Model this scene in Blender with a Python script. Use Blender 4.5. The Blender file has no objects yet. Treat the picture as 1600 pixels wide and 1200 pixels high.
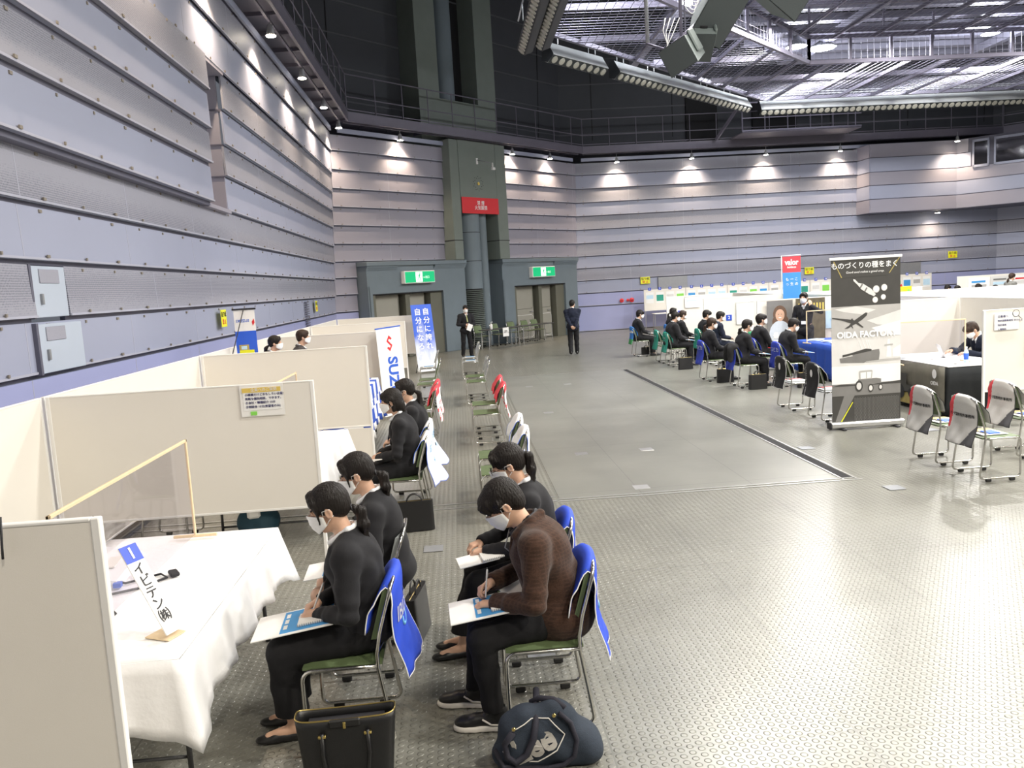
import bpy, bmesh, math, random
import numpy as np
from mathutils import Matrix, Vector
random.seed(7)
sc = bpy.context.scene
COL = sc.collection
R = math.radians

# ------------------------------------------------------------------ camera
cam = bpy.data.objects.new('camera', bpy.data.cameras.new('camera'))
COL.objects.link(cam); sc.camera = cam
EYE = Vector((0, 0, 2.25)); PITCH = R(6.98); ROLL = R(3.35); YAW = R(3.5)
_f = Vector((math.sin(YAW)*math.cos(PITCH), math.cos(YAW)*math.cos(PITCH), -math.sin(PITCH)))
_r0 = Vector((math.cos(YAW), -math.sin(YAW), 0)); _u0 = _r0.cross(_f)
_r = math.cos(ROLL)*_r0 - math.sin(ROLL)*_u0; _u = math.sin(ROLL)*_r0 + math.cos(ROLL)*_u0
cam.matrix_world = Matrix(((_r.x, _u.x, -_f.x, EYE.x), (_r.y, _u.y, -_f.y, EYE.y), (_r.z, _u.z, -_f.z, EYE.z), (0, 0, 0, 1)))
cam.data.sensor_width = 36; cam.data.lens = 1265/1600*36
cam.data.clip_start = 0.05; cam.data.clip_end = 200

# ------------------------------------------------------------------ world, exposure, large lights
w = bpy.data.worlds.new('world'); sc.world = w; w.use_nodes = True
w.node_tree.nodes['Background'].inputs[0].default_value = (0.80, 0.86, 1.0, 1)
w.node_tree.nodes['Background'].inputs[1].default_value = 0.16
vs = sc.view_settings
vs.view_transform = 'Standard'; vs.look = 'None'; vs.gamma = 1; vs.exposure = 0.0; vs.use_curve_mapping = False

def light(name, kind, loc, power, color=(1, 1, 1), size=1.0, aim=None, spot=60, blend=.6):
    d = bpy.data.lights.new(name, kind); d.energy = power; d.color = color
    if kind == 'AREA': d.shape = 'DISK'; d.size = size
    elif kind == 'SPOT': d.spot_size = R(spot); d.spot_blend = blend; d.shadow_soft_size = size
    else: d.shadow_soft_size = size
    o = bpy.data.objects.new(name, d); COL.objects.link(o); o.location = loc
    if aim is not None:
        o.rotation_euler = (Vector(aim)-Vector(loc)).to_track_quat('-Z', 'Y').to_euler()
    return o
HALL_POWER = 540
HALL_LIGHTS = [(x, y, 8.75) for x, y in ((5.2, 3), (10.5, 3), (15.5, 3), (5.0, 9), (10.5, 9), (15.5, 9), (5.2, 15), (10.5, 15.5), (15.5, 15),
               (9.5, 21.5), (14.5, 21.5), (19.5, 21.5), (12.5, 26.3), (17.5, 26.3), (21.5, 14), (2.0, -2.5), (7.5, -2.5), (13.0, -2.5))]
for p in HALL_LIGHTS:
    light('hall_light', 'AREA', p, HALL_POWER*((.75 if p[0] < 4 else 1.5) if p[1] < 0 else 1), (1.0, .965, .90) if p[1] > 0 else (1.0, .91, .76), .7, (p[0], p[1], 0))
LAMP_SPOTS = []     # filled in by the wall lamps

# ------------------------------------------------------------------ materials
MATS = {}
def mat(name, color=(.5, .5, .5), rough=.5, metal=0, noise=0, nscale=20, bump=0, bscale=60, emit=None, estr=1, alpha=1, trans=0, coat=0, sheen=0, spec=.5, stretch=None):
    m = bpy.data.materials.new(name); m.use_nodes = True; nt = m.node_tree; b = nt.nodes['Principled BSDF']
    I = b.inputs
    I['Base Color'].default_value = (*color, 1); I['Roughness'].default_value = rough; I['Metallic'].default_value = metal
    I['Specular IOR Level'].default_value = spec
    if coat: I['Coat Weight'].default_value = coat
    if sheen: I['Sheen Weight'].default_value = sheen
    if trans: I['Transmission Weight'].default_value = trans
    if alpha < 1: I['Alpha'].default_value = alpha
    if emit: I['Emission Color'].default_value = (*emit, 1); I['Emission Strength'].default_value = estr
    if noise or bump:
        tc = nt.nodes.new('ShaderNodeTexCoord'); mp = nt.nodes.new('ShaderNodeMapping')
        nt.links.new(tc.outputs['Object'], mp.inputs[0])
        if stretch: mp.inputs['Scale'].default_value = stretch
    if noise:
        n = nt.nodes.new('ShaderNodeTexNoise'); n.inputs['Scale'].default_value = nscale; n.inputs['Detail'].default_value = 5
        nt.links.new(mp.outputs[0], n.inputs['Vector'])
        mx = nt.nodes.new('ShaderNodeMix'); mx.data_type = 'RGBA'
        mx.inputs['A'].default_value = (*[c*(1-noise) for c in color], 1); mx.inputs['B'].default_value = (*[min(1, c*(1+noise)) for c in color], 1)
        nt.links.new(n.outputs['Fac'], mx.inputs['Factor']); nt.links.new(mx.outputs['Result'], I['Base Color'])
    if bump:
        n2 = nt.nodes.new('ShaderNodeTexNoise'); n2.inputs['Scale'].default_value = bscale; n2.inputs['Detail'].default_value = 4
        nt.links.new(mp.outputs[0], n2.inputs['Vector'])
        bp = nt.nodes.new('ShaderNodeBump'); bp.inputs['Strength'].default_value = bump; bp.inputs['Distance'].default_value = .01
        nt.links.new(n2.outputs['Fac'], bp.inputs['Height']); nt.links.new(bp.outputs[0], I['Normal'])
    MATS[name] = m
    return m
mat('chrome', (.62, .61, .58), .22, 1, .05, 30)
mat('dark_metal', (.10, .10, .105), .45, .7, .1, 20)
mat('steel_grey', (.30, .31, .33), .5, .5, .1, 10)
mat('rubber', (.015, .015, .015), .7, 0, .1, 40)
mat('green_vinyl', (.115, .16, .075), .5, 0, .12, 14, .15, 150)
mat('grey_vinyl', (.30, .32, .32), .45, 0, .08, 14)
mat('panel_white', (.81, .775, .715), .62, 0, .02, 4, .05, 300)
mat('panel_edge', (.86, .85, .83), .45, 0, .03, 6)
mat('alu', (.60, .60, .60), .35, .8, .05, 8)
mat('cloth_white', (.86, .86, .87), .85, 0, .02, 8, .2, 30, sheen=.2)
mat('wood_light', (.78, .62, .40), .55, 0, .12, 12, .05, 80, stretch=(1, 8, 1))
mat('paper', (.88, .88, .87), .7, 0, .02, 9)
mat('print_blue', (.06, .33, .72), .5, 0, .05, 20)
mat('print_pale', (.55, .75, .90), .5, 0, .1, 20)
mat('sign_blue', (.02, .07, .55), .4, 0, .03, 9)
mat('ink', (.02, .02, .025), .6, 0, .05, 30)
mat('ink_navy', (.03, .03, .15), .6, 0, .05, 30)
mat('white_ink', (.90, .90, .90), .5, 0, .01, 30)
mat('red_ink', (.70, .03, .04), .5, 0, .04, 30)
mat('blue_ink', (.03, .12, .62), .5, 0, .04, 30)
mat('sky_ink', (.20, .55, .85), .5, 0, .04, 30)
mat('yellow', (.80, .80, .02), .5, 0, .04, 30)
mat('lime', (.25, .70, .10), .5, 0, .04, 30)
mat('gold', (.75, .55, .12), .5, 0, .04, 30)
mat('brass', (.65, .50, .18), .3, 1, .04, 30)
mat('suit_black', (.017, .017, .020), .85, 0, .25, 30, .15, 260, sheen=.05, spec=.25)
mat('suit_navy', (.012, .016, .032), .85, 0, .2, 30, .15, 260, sheen=.05, spec=.25)
mat('suit_grey', (.045, .042, .045), .85, 0, .2, 30, .1, 260)
mat('vest_grey', (.14, .14, .13), .85, 0, .2, 30, .1, 260)
mat('shirt_white', (.86, .87, .90), .8, 0, .02, 20)
mat('tie_green', (.45, .48, .22), .6, 0, .1, 60)
mat('trouser_black', (.014, .014, .016), .88, 0, .25, 25, .15, 200, spec=.25)
mat('skin', (.66, .41, .29), .5, 0, .06, 30, .04, 300)
mat('lip', (.50, .20, .16), .5, 0, .05, 30)
mat('eye_dark', (.02, .015, .012), .25, 0, .05, 30)
mat('hair', (.012, .009, .008), .50, 0, .5, 40, .8, 120, stretch=(1, 1, .10), spec=.28)
mat('hair_brown', (.035, .02, .014), .50, 0, .5, 40, .8, 120, stretch=(1, 1, .10), spec=.28)
mat('mask_white', (.86, .87, .88), .8, 0, .01, 20, .1, 120)
mat('leather_black', (.012, .012, .013), .38, 0, .15, 30, .12, 250)
mat('sneaker_sole', (.72, .69, .64), .6, 0, .05, 30)
mat('denim', (.022, .032, .050), .85, 0, .3, 60, .3, 250)
mat('strap_navy', (.018, .018, .030), .8, 0, .2, 60, .3, 300)
mat('cover_blue', (.02, .07, .60), .7, 0, .06, 10, .1, 40)
mat('cover_blue2', (.025, .05, .42), .7, 0, .06, 10, .1, 40)
mat('cover_sky', (.05, .25, .72), .7, 0, .06, 10)
mat('cover_green', (.08, .45, .15), .7, 0, .06, 10)
mat('cover_teal', (.03, .32, .24), .7, 0, .06, 10, .1, 40)
mat('cover_black', (.012, .012, .014), .75, 0, .1, 20, .1, 40)
mat('cover_grey', (.62, .61, .59), .8, 0, .04, 10, .15, 40)
mat('cover_white', (.84, .85, .87), .8, 0, .03, 10, .15, 40)
mat('cover_red', (.72, .05, .07), .7, 0, .06, 10, .1, 40)
mat('cover_slate', (.10, .10, .11), .75, 0, .1, 20)
mat('blue_cloth', (.015, .07, .42), .8, 0, .08, 10, .15, 30)
mat('green_cloth', (.02, .28, .13), .8, 0, .08, 10, .15, 30)
mat('black_cloth', (.012, .014, .016), .85, 0, .2, 20, .1, 40)
mat('laptop_grey', (.60, .61, .62), .35, .4, .03, 10)
mat('screen_dark', (.012, .012, .015), .05, 0, .1, 10)
mat('plastic_white', (.82, .82, .82), .35, 0, .02, 10)
mat('pillar_green', (.185, .215, .195), .6, 0, .08, 3, .04, 40)
mat('door_blue', (.165, .205, .235), .6, 0, .07, 3, .04, 40)
mat('door_leaf', (.33, .32, .275), .55, 0, .05, 3, .03, 40)
mat('door_jamb', (.13, .13, .10), .6, 0, .06, 3)
mat('gap_black', (.012, .012, .014), .8, 0, .2, 10)
mat('wall_smooth', (.335, .36, .48), .48, 0, .035, 1.3, .03, 25)
mat('wall_tan', (.31, .30, .365), .50, 0, .035, 1.3, .03, 25)
mat('wall_low', (.34, .365, .60), .45, 0, .035, 1.3, .03, 25)
mat('groove', (.11, .11, .155), .5, 0, .1, 3)
mat('ledge', (.42, .43, .52), .4, 0, .05, 10)
mat('clip', (.27, .24, .20), .5, .3, .1, 20)
mat('dark_wall', (.060, .064, .075), .7, 0, .1, 1.2)
mat('dark_line', (.10, .105, .12), .6, 0, .1, 3)
mat('catwalk', (.14, .13, .17), .5, .2, .1, 4)
mat('ceiling_black', (.012, .012, .014), .9, 0, .2, 2)
mat('rig', (.19, .18, .24), .45, .4, .1, 4)
mat('hatch_blue', (.46, .52, .62), .4, 0, .03, 3)
mat('rig_wire', (.27, .27, .34), .4, .5, .05, 4)
mat('deck', (.30, .30, .38), .5, .1, .15, .8)
mat('speaker_grey', (.13, .155, .150), .6, 0, .08, 6, .05, 60)
mat('speaker_face', (.05, .06, .062), .7, 0, .1, 60, .3, 300)
mat('batten_body', (.78, .82, .84), .35, .3, .06, 5)
mat('batten_dark', (.03, .035, .04), .5, .2, .1, 5)
mat('lens', (.42, .41, .36), .25, 0, .1, 12)
mat('glow_warm', (1, 1, 1), .5, emit=(1, .88, .70), estr=60)
mat('glow_cool', (1, 1, 1), .5, emit=(.95, .97, 1), estr=28)
mat('exit_green', (.01, .45, .18), .4, emit=(.0, .55, .20), estr=.55)
mat('exit_white', (.9, .9, .9), .4, emit=(.85, 1, .9), estr=.9)
mat('grey1', (.055, .053, .050), .5, 0, .15, 8)
mat('grey2', (.20, .195, .19), .5, 0, .2, 5)
mat('grey3', (.46, .45, .44), .5, 0, .2, 4)
mat('grey4', (.70, .69, .68), .5, 0, .12, 5)
mat('grey5', (.84, .84, .83), .5, 0, .03, 5)
mat('field_gold', (.45, .36, .12), .6, 0, .6, 6)
mat('field_dusk', (.16, .15, .12), .6, 0, .6, 4)
mat('bokeh', (.12, .10, .06), .5, 0, .8, 9)
mat('knit', (.62, .68, .76), .8, 0, .1, 20)
mat('brown_hair_print', (.14, .08, .05), .6, 0, .4, 30)
mat('bag_teal', (.01, .05, .08), .7, 0, .2, 10, .1, 60)
mat('black_fabric', (.012, .012, .013), .9, 0, .2, 20, .3, 30)

# brown wool with a faint check
def brown_check():
    m = mat('brown_wool', (.07, .035, .022), .9, 0, 0, 1, 0, 1, sheen=.15, spec=.2); nt = m.node_tree; b = nt.nodes['Principled BSDF']
    tc = nt.nodes.new('ShaderNodeTexCoord'); outs = []
    for ax in ('X', 'Z'):
        wv = nt.nodes.new('ShaderNodeTexWave'); wv.bands_direction = ax; wv.inputs['Scale'].default_value = 16; wv.inputs['Distortion'].default_value = .4
        wv.inputs['Detail'].default_value = 2
        nt.links.new(tc.outputs['Object'], wv.inputs[0]); outs.append(wv)
    ad = nt.nodes.new('ShaderNodeMath'); ad.operation = 'MAXIMUM'
    nt.links.new(outs[0].outputs['Fac'], ad.inputs[0]); nt.links.new(outs[1].outputs['Fac'], ad.inputs[1])
    no = nt.nodes.new('ShaderNodeTexNoise'); no.inputs['Scale'].default_value = 120; no.inputs['Detail'].default_value = 6
    nt.links.new(tc.outputs['Object'], no.inputs[0])
    mu = nt.nodes.new('ShaderNodeMath'); mu.operation = 'MULTIPLY'; nt.links.new(ad.outputs[0], mu.inputs[0]); nt.links.new(no.outputs['Fac'], mu.inputs[1])
    cr = nt.nodes.new('ShaderNodeValToRGB'); cr.color_ramp.elements[0].color = (.044, .023, .016, 1); cr.color_ramp.elements[1].color = (.078, .040, .027, 1)
    cr.color_ramp.elements[0].position = .2; cr.color_ramp.elements[1].position = .7
    nt.links.new(mu.outputs[0], cr.inputs[0]); nt.links.new(cr.outputs[0], b.inputs['Base Color'])
    bp = nt.nodes.new('ShaderNodeBump'); bp.inputs['Strength'].default_value = .3; bp.inputs['Distance'].default_value = .004
    nt.links.new(no.outputs['Fac'], bp.inputs['Height']); nt.links.new(bp.outputs[0], b.inputs['Normal'])
brown_check()

# perforated grey wall sheet: tiny holes as colour and bump
def perforated():
    m = mat('wall_perf', (.30, .305, .35), .5); nt = m.node_tree; b = nt.nodes['Principled BSDF']
    tc = nt.nodes.new('ShaderNodeTexCoord'); vo = nt.nodes.new('ShaderNodeTexVoronoi'); vo.inputs['Scale'].default_value = 45; vo.inputs['Randomness'].default_value = .15
    nt.links.new(tc.outputs['Object'], vo.inputs['Vector'])
    cr = nt.nodes.new('ShaderNodeValToRGB'); cr.color_ramp.elements[0].color = (.15, .155, .20, 1); cr.color_ramp.elements[1].color = (.32, .325, .39, 1)
    cr.color_ramp.elements[0].position = .25; cr.color_ramp.elements[1].position = .45
    nt.links.new(vo.outputs['Distance'], cr.inputs[0]); nt.links.new(cr.outputs[0], b.inputs['Base Color'])
perforated()

# floor: coated metal plates with raised round studs; smooth plates inside the rails
def floor_mat(name, studs, base, plate=(1.2, 2.4)):
    m = mat(name, base, .3); nt = m.node_tree; b = nt.nodes['Principled BSDF']; N = nt.nodes.new; L = nt.links.new
    tc = N('ShaderNodeTexCoord'); sx = N('ShaderNodeSeparateXYZ'); L(tc.outputs['Object'], sx.inputs[0])
    def M(op, a, bb=None, c=None):
        n = N('ShaderNodeMath'); n.operation = op
        for i, v in enumerate((a, bb, c)):
            if v is None: continue
            if isinstance(v, (int, float)): n.inputs[i].default_value = v
            else: L(v, n.inputs[i])
        return n.outputs[0]
    n1 = N('ShaderNodeTexNoise'); n1.inputs['Scale'].default_value = .9; n1.inputs['Detail'].default_value = 6; L(tc.outputs['Object'], n1.inputs['Vector'])
    n3 = N('ShaderNodeTexNoise'); n3.inputs['Scale'].default_value = 7; n3.inputs['Detail'].default_value = 6; L(tc.outputs['Object'], n3.inputs['Vector'])
    cr = N('ShaderNodeValToRGB'); cr.color_ramp.elements[0].position = .3; cr.color_ramp.elements[1].position = .75
    cr.color_ramp.elements[0].color = (*[c*.82 for c in base], 1); cr.color_ramp.elements[1].color = (*[c*1.15 for c in base], 1)
    L(M('ADD', M('MULTIPLY', n1.outputs['Fac'], .85), M('MULTIPLY', n3.outputs['Fac'], .15)), cr.inputs[0])
    # plate joints
    jx = M('LESS_THAN', M('ABSOLUTE', M('SUBTRACT', M('FRACT', M('DIVIDE', sx.outputs[0], plate[0])), .5)), .004)
    jy = M('LESS_THAN', M('ABSOLUTE', M('SUBTRACT', M('FRACT', M('DIVIDE', sx.outputs[1], plate[1])), .5)), .002)
    j = M('MAXIMUM', jx, jy)
    mx = N('ShaderNodeMix'); mx.data_type = 'RGBA'; mx.inputs['B'].default_value = (*[c*.45 for c in base], 1)
    L(cr.outputs[0], mx.inputs['A']); L(M('MULTIPLY', j, .6), mx.inputs['Factor']); L(mx.outputs['Result'], b.inputs['Base Color'])
    ro = N('ShaderNodeMapRange'); ro.inputs['To Min'].default_value = .27; ro.inputs['To Max'].default_value = .36; L(n3.outputs['Fac'], ro.inputs['Value'])
    L(ro.outputs[0], b.inputs['Roughness'])
    h = M('MULTIPLY', n1.outputs['Fac'], .03)
    if studs:
        P = .05
        fx = M('SUBTRACT', M('FRACT', M('DIVIDE', sx.outputs[0], P)), .5)
        row = M('MULTIPLY', M('MODULO', M('FLOOR', M('DIVIDE', sx.outputs[0], P)), 2), .5)
        fy = M('SUBTRACT', M('FRACT', M('ADD', M('DIVIDE', sx.outputs[1], P), row)), .5)
        r2 = M('SQRT', M('ADD', M('MULTIPLY', fx, fx), M('MULTIPLY', fy, fy)))
        st = N('ShaderNodeMapRange'); st.inputs['From Min'].default_value = .36; st.inputs['From Max'].default_value = .27; L(r2, st.inputs['Value'])
        h = M('ADD', h, st.outputs[0])
    bp = N('ShaderNodeBump'); bp.inputs['Strength'].default_value = .8 if studs else .12; bp.inputs['Distance'].default_value = .006
    L(h, bp.inputs['Height']); L(bp.outputs[0], b.inputs['Normal'])
    b.inputs['Metallic'].default_value = .20; b.inputs['Specular IOR Level'].default_value = .65
floor_mat('floor_studs', True, (.235, .233, .205))
floor_mat('floor_smooth', False, (.255, .256, .232))

def acrylic():
    m = mat('acrylic', (.9, .9, .93), .03); nt = m.node_tree; nt.nodes.clear() if False else None
    b = nt.nodes['Principled BSDF']; out = nt.nodes['Material Output']
    tr = nt.nodes.new('ShaderNodeBsdfTransparent'); tr.inputs[0].default_value = (.93, .92, .95, 1)
    gl = nt.nodes.new('ShaderNodeBsdfGlossy'); gl.inputs['Roughness'].default_value = .03
    lw = nt.nodes.new('ShaderNodeLayerWeight'); lw.inputs[0].default_value = .5; pw = nt.nodes.new('ShaderNodeMath'); pw.operation = 'POWER'; pw.inputs[1].default_value = 4
    nt.links.new(lw.outputs['Facing'], pw.inputs[0]); fr = nt.nodes.new('ShaderNodeMapRange'); fr.inputs['To Min'].default_value = .04; fr.inputs['To Max'].default_value = .45; nt.links.new(pw.outputs[0], fr.inputs['Value'])
    no = nt.nodes.new('ShaderNodeTexNoise'); no.inputs['Scale'].default_value = 3; bp = nt.nodes.new('ShaderNodeBump'); bp.inputs['Strength'].default_value = .2
    nt.links.new(no.outputs['Fac'], bp.inputs['Height']); nt.links.new(bp.outputs[0], gl.inputs['Normal'])
    mx = nt.nodes.new('ShaderNodeMixShader'); nt.links.new(fr.outputs[0], mx.inputs[0]); nt.links.new(tr.outputs[0], mx.inputs[1]); nt.links.new(gl.outputs[0], mx.inputs[2])
    nt.links.new(mx.outputs[0], out.inputs['Surface'])
acrylic()
def sky_print():
    m = mat('sky_print', (.1, .3, .8), .45); nt = m.node_tree; b = nt.nodes['Principled BSDF']; tc = nt.nodes.new('ShaderNodeTexCoord')
    no = nt.nodes.new('ShaderNodeTexNoise'); no.inputs['Scale'].default_value = 2.2; no.inputs['Detail'].default_value = 6; nt.links.new(tc.outputs['Generated'], no.inputs[0])
    sx = nt.nodes.new('ShaderNodeSeparateXYZ'); nt.links.new(tc.outputs['Generated'], sx.inputs[0])
    ad = nt.nodes.new('ShaderNodeMath'); ad.operation = 'SUBTRACT'; nt.links.new(no.outputs['Fac'], ad.inputs[0])
    ml = nt.nodes.new('ShaderNodeMath'); ml.operation = 'MULTIPLY'; ml.inputs[1].default_value = .9; nt.links.new(sx.outputs[2], ml.inputs[0]); nt.links.new(ml.outputs[0], ad.inputs[1])
    cr = nt.nodes.new('ShaderNodeValToRGB'); cr.color_ramp.elements[0].position = -.0; cr.color_ramp.elements[0].color = (.03, .12, .70, 1)
    cr.color_ramp.elements[1].position = .22; cr.color_ramp.elements[1].color = (.85, .9, .95, 1)
    mp = nt.nodes.new('ShaderNodeMapRange'); mp.inputs['From Min'].default_value = -.4; mp.inputs['From Max'].default_value = .9; nt.links.new(ad.outputs[0], mp.inputs['Value'])
    cr.color_ramp.elements[0].position = .25; cr.color_ramp.elements[1].position = .55
    nt.links.new(mp.outputs[0], cr.inputs[0]); nt.links.new(cr.outputs[0], b.inputs['Base Color'])
sky_print()

# ------------------------------------------------------------------ mesh helpers
class MB:
    def __init__(s): s.v = []; s.f = []; s.m = []; s.mats = []
    def mi(s, m):
        if m not in s.mats: s.mats.append(m)
        return s.mats.index(m)
    def add(s, vs_, fs, m):
        o = len(s.v); s.v += [tuple(v) for v in vs_]; k = s.mi(m)
        for f in fs: s.f.append(tuple(i+o for i in f)); s.m.append(k)
    def box(s, c, d, m, rot=None, bev=0):
        x, y, z = d[0]/2, d[1]/2, d[2]/2
        if bev:
            b = min(bev, x*.9, y*.9, z*.9); pts = []
            for sz in (-1, 1):
                for (ix, iy) in ((-1, -1), (1, -1), (1, 1), (-1, 1)): pts.append(((x-b)*ix, (y-b)*iy, z*sz))
            for sz in (-1, 1):
                for (ix, iy) in ((-1, -1), (1, -1), (1, 1), (-1, 1)): pts.append((x*ix, (y-b)*iy, (z-b)*sz))
                for (ix, iy) in ((-1, -1), (1, -1), (1, 1), (-1, 1)): pts.append(((x-b)*ix, y*iy, (z-b)*sz))
            # hull by convex faces
            bm = bmesh.new(); [bm.verts.new(p) for p in pts]; bmesh.ops.convex_hull(bm, input=bm.verts)
            bm.verts.ensure_lookup_table(); bm.verts.index_update()
            vv = [v.co.copy() for v in bm.verts]; ff = [[q.index for q in f.verts] for f in bm.faces]; bm.free()
        else:
            vv = [Vector((x*a, y*b_, z*c_)) for c_ in (-1, 1) for b_ in (-1, 1) for a in (-1, 1)]
            ff = [(0, 2, 3, 1), (4, 5, 7, 6), (0, 1, 5, 4), (2, 6, 7, 3), (0, 4, 6, 2), (1, 3, 7, 5)]
        if rot is not None: vv = [rot @ v for v in vv]
        s.add([v+Vector(c) for v in vv], ff, m); return s
    def bx(s, x0, x1, y0, y1, z0, z1, m, bev=0):
        return s.box(((x0+x1)/2, (y0+y1)/2, (z0+z1)/2), (x1-x0, y1-y0, z1-z0), m, None, bev)
    def bar(s, a, b, w, h, m):
        a = Vector(a); b = Vector(b); d = b-a
        q = d.to_track_quat('Y', 'Z').to_matrix()
        return s.box((a+b)/2, (w, d.length, h), m, q)
    def tube(s, pts, r, m, n=8, closed=False, caps=True):
        pts = [Vector(p) for p in pts]; N = len(pts); rr = r if isinstance(r, (list, tuple)) else [r]*N
        vv = []; up = None
        for i, p in enumerate(pts):
            if closed: t = pts[(i+1) % N]-pts[i-1]
            else: t = pts[min(i+1, N-1)]-pts[max(i-1, 0)]
            t.normalize()
            if up is None: up = t.orthogonal().normalized()
            up = (up-t*up.dot(t))
            if up.length < 1e-5: up = t.orthogonal()
            up.normalize(); bi = t.cross(up)
            for k in range(n):
                a = 2*math.pi*k/n; vv.append(p+(up*math.cos(a)+bi*math.sin(a))*rr[i])
        ff = []
        for i in range(N if closed else N-1):
            j = (i+1) % N
            for k in range(n): ff.append((i*n+k, i*n+(k+1) % n, j*n+(k+1) % n, j*n+k))
        if caps and not closed: ff += [tuple(range(n))[::-1], tuple((N-1)*n+k for k in range(n))]
        s.add(vv, ff, m); return s
    def cyl(s, a, b, r, m, n=16, r2=None): return s.tube([a, b], [r, r if r2 is None else r2], m, n)
    def lathe(s, prof, m, c=(0, 0, 0), n=20, rot=None):
        vv = []; c = Vector(c)
        for (r, z) in prof:
            for k in range(n):
                a = 2*math.pi*k/n; v = Vector((r*math.cos(a), r*math.sin(a), z)); vv.append((rot @ v if rot else v)+c)
        ff = [(i*n+k, i*n+(k+1) % n, (i+1)*n+(k+1) % n, (i+1)*n+k) for i in range(len(prof)-1) for k in range(n)]
        ff += [tuple(range(n))[::-1], tuple((len(prof)-1)*n+k for k in range(n))]
        s.add(vv, ff, m); return s
    def poly(s, pts, m, thick=0, n=None):
        """planar polygon; optional thickness along -n"""
        pts = [Vector(p) for p in pts]; k = len(pts)
        if not thick: s.add(pts, [tuple(range(k))], m); return s
        n = n or (pts[1]-pts[0]).cross(pts[2]-pts[0]).normalized()
        s.add(pts+[p-n*thick for p in pts], [tuple(range(k)), tuple(range(2*k-1, k-1, -1))]+[(i, i+k, (i+1) % k+k, (i+1) % k) for i in range(k)], m); return s
    def grid(s, fn, nu, nv, m, closed_u=False):
        """fn(i,j)->point ; m may be a function (i,j)->material"""
        o = len(s.v)
        for j in range(nv):
            for i in range(nu): s.v.append(tuple(fn(i, j)))
        for j in range(nv-1):
            for i in range(nu if closed_u else nu-1):
                i2 = (i+1) % nu
                s.f.append((o+j*nu+i, o+j*nu+i2, o+(j+1)*nu+i2, o+(j+1)*nu+i)); s.m.append(s.mi(m(i, j) if callable(m) else m))
        return s
    def build(s, name, parent=None, smooth=False, solid=0, xf=None):
        me = bpy.data.meshes.new(name); me.from_pydata(s.v, [], s.f)
        for m in s.mats: me.materials.append(MATS[m])
        me.polygons.foreach_set('material_index', s.m)
        if smooth is True: me.polygons.foreach_set('use_smooth', [True]*len(s.f))
        me.update(); me.validate()
        if xf is not None: me.transform(xf)
        o = bpy.data.objects.new(name, me); COL.objects.link(o)
        if parent is not None: o.parent = parent
        if smooth == 'auto':
            me.polygons.foreach_set('use_smooth', [True]*len(me.polygons)); me.set_sharp_from_angle(angle=R(38))
        if solid:
            md = o.modifiers.new('thickness', 'SOLIDIFY'); md.thickness = solid; md.offset = 0
        return o

def tag(o, label=None, cat=None, group=None, kind=None):
    if label: o['label'] = label
    if cat: o['category'] = cat
    if group: o['group'] = group
    if kind: o['kind'] = kind
    return o
def thing(name, label, cat, loc=(0, 0, 0), rz=0, group=None):
    o = bpy.data.objects.new(name, None); COL.objects.link(o); o.location = loc; o.rotation_euler = (0, 0, rz); o.empty_display_size = .1
    return tag(o, label, cat, group)
def struct(name, mb, **k):
    o = mb.build(name, **k); o['kind'] = 'structure'; return o
def copy_tree(o, parent=None):
    c = o.copy(); COL.objects.link(c); c.parent = parent
    for ch in o.children: copy_tree(ch, c)
    return c
def dup(o, loc, rz, label, group=None):
    c = copy_tree(o); c.location = loc; c.rotation_euler = (0, 0, rz); c['label'] = label
    if group: c['group'] = group
    return c
def frame(o, right, up):
    """matrix with local x=right, y=up, z=right x up"""
    r = Vector(right).normalized(); n = r.cross(Vector(up)).normalized(); u = n.cross(r)
    return Matrix(((r.x, u.x, n.x, o[0]), (r.y, u.y, n.y, o[1]), (r.z, u.z, n.z, o[2]), (0, 0, 0, 1)))
def text(name, s, size, m, origin, right, up, parent=None, align='CENTER', bold=0, xs=1, shear=0, sp=1, mesh_only=False):
    cjk = bold > 0 and any(ord(q) > 0x3400 for q in s); wb = bold; bold = 0 if cjk else bold
    c = bpy.data.curves.new(name, 'FONT'); c.body = s; c.size = size; c.align_x = align; c.align_y = 'CENTER'; c.offset = bold*size; c.resolution_u = 3
    c.extrude = .0008; c.shear = shear; c.space_line = sp
    o = bpy.data.objects.new(name, c); COL.objects.link(o)
    dg = bpy.context.evaluated_depsgraph_get()
    me = bpy.data.meshes.new_from_object(o.evaluated_get(dg)); bpy.data.objects.remove(o)
    if cjk:      # heavier strokes: the same glyphs laid side by side
        bs = bmesh.new(); d_ = wb*size*.9
        for k_, (ox, oy) in enumerate(((0, 0), (d_, 0), (-d_, 0), (0, d_), (0, -d_))):
            m2 = me.copy(); m2.transform(Matrix.Translation((ox, oy, k_*.00012))); bs.from_mesh(m2); bpy.data.meshes.remove(m2)
        bs.to_mesh(me); bs.free()
    me.transform(frame(origin, right, up) @ Matrix.Diagonal((xs, 1, 1, 1)))
    me.materials.clear(); me.materials.append(MATS[m]); me.name = name
    ob = bpy.data.objects.new(name, me); COL.objects.link(ob)
    if parent is not None: ob.parent = parent
    return ob
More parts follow.
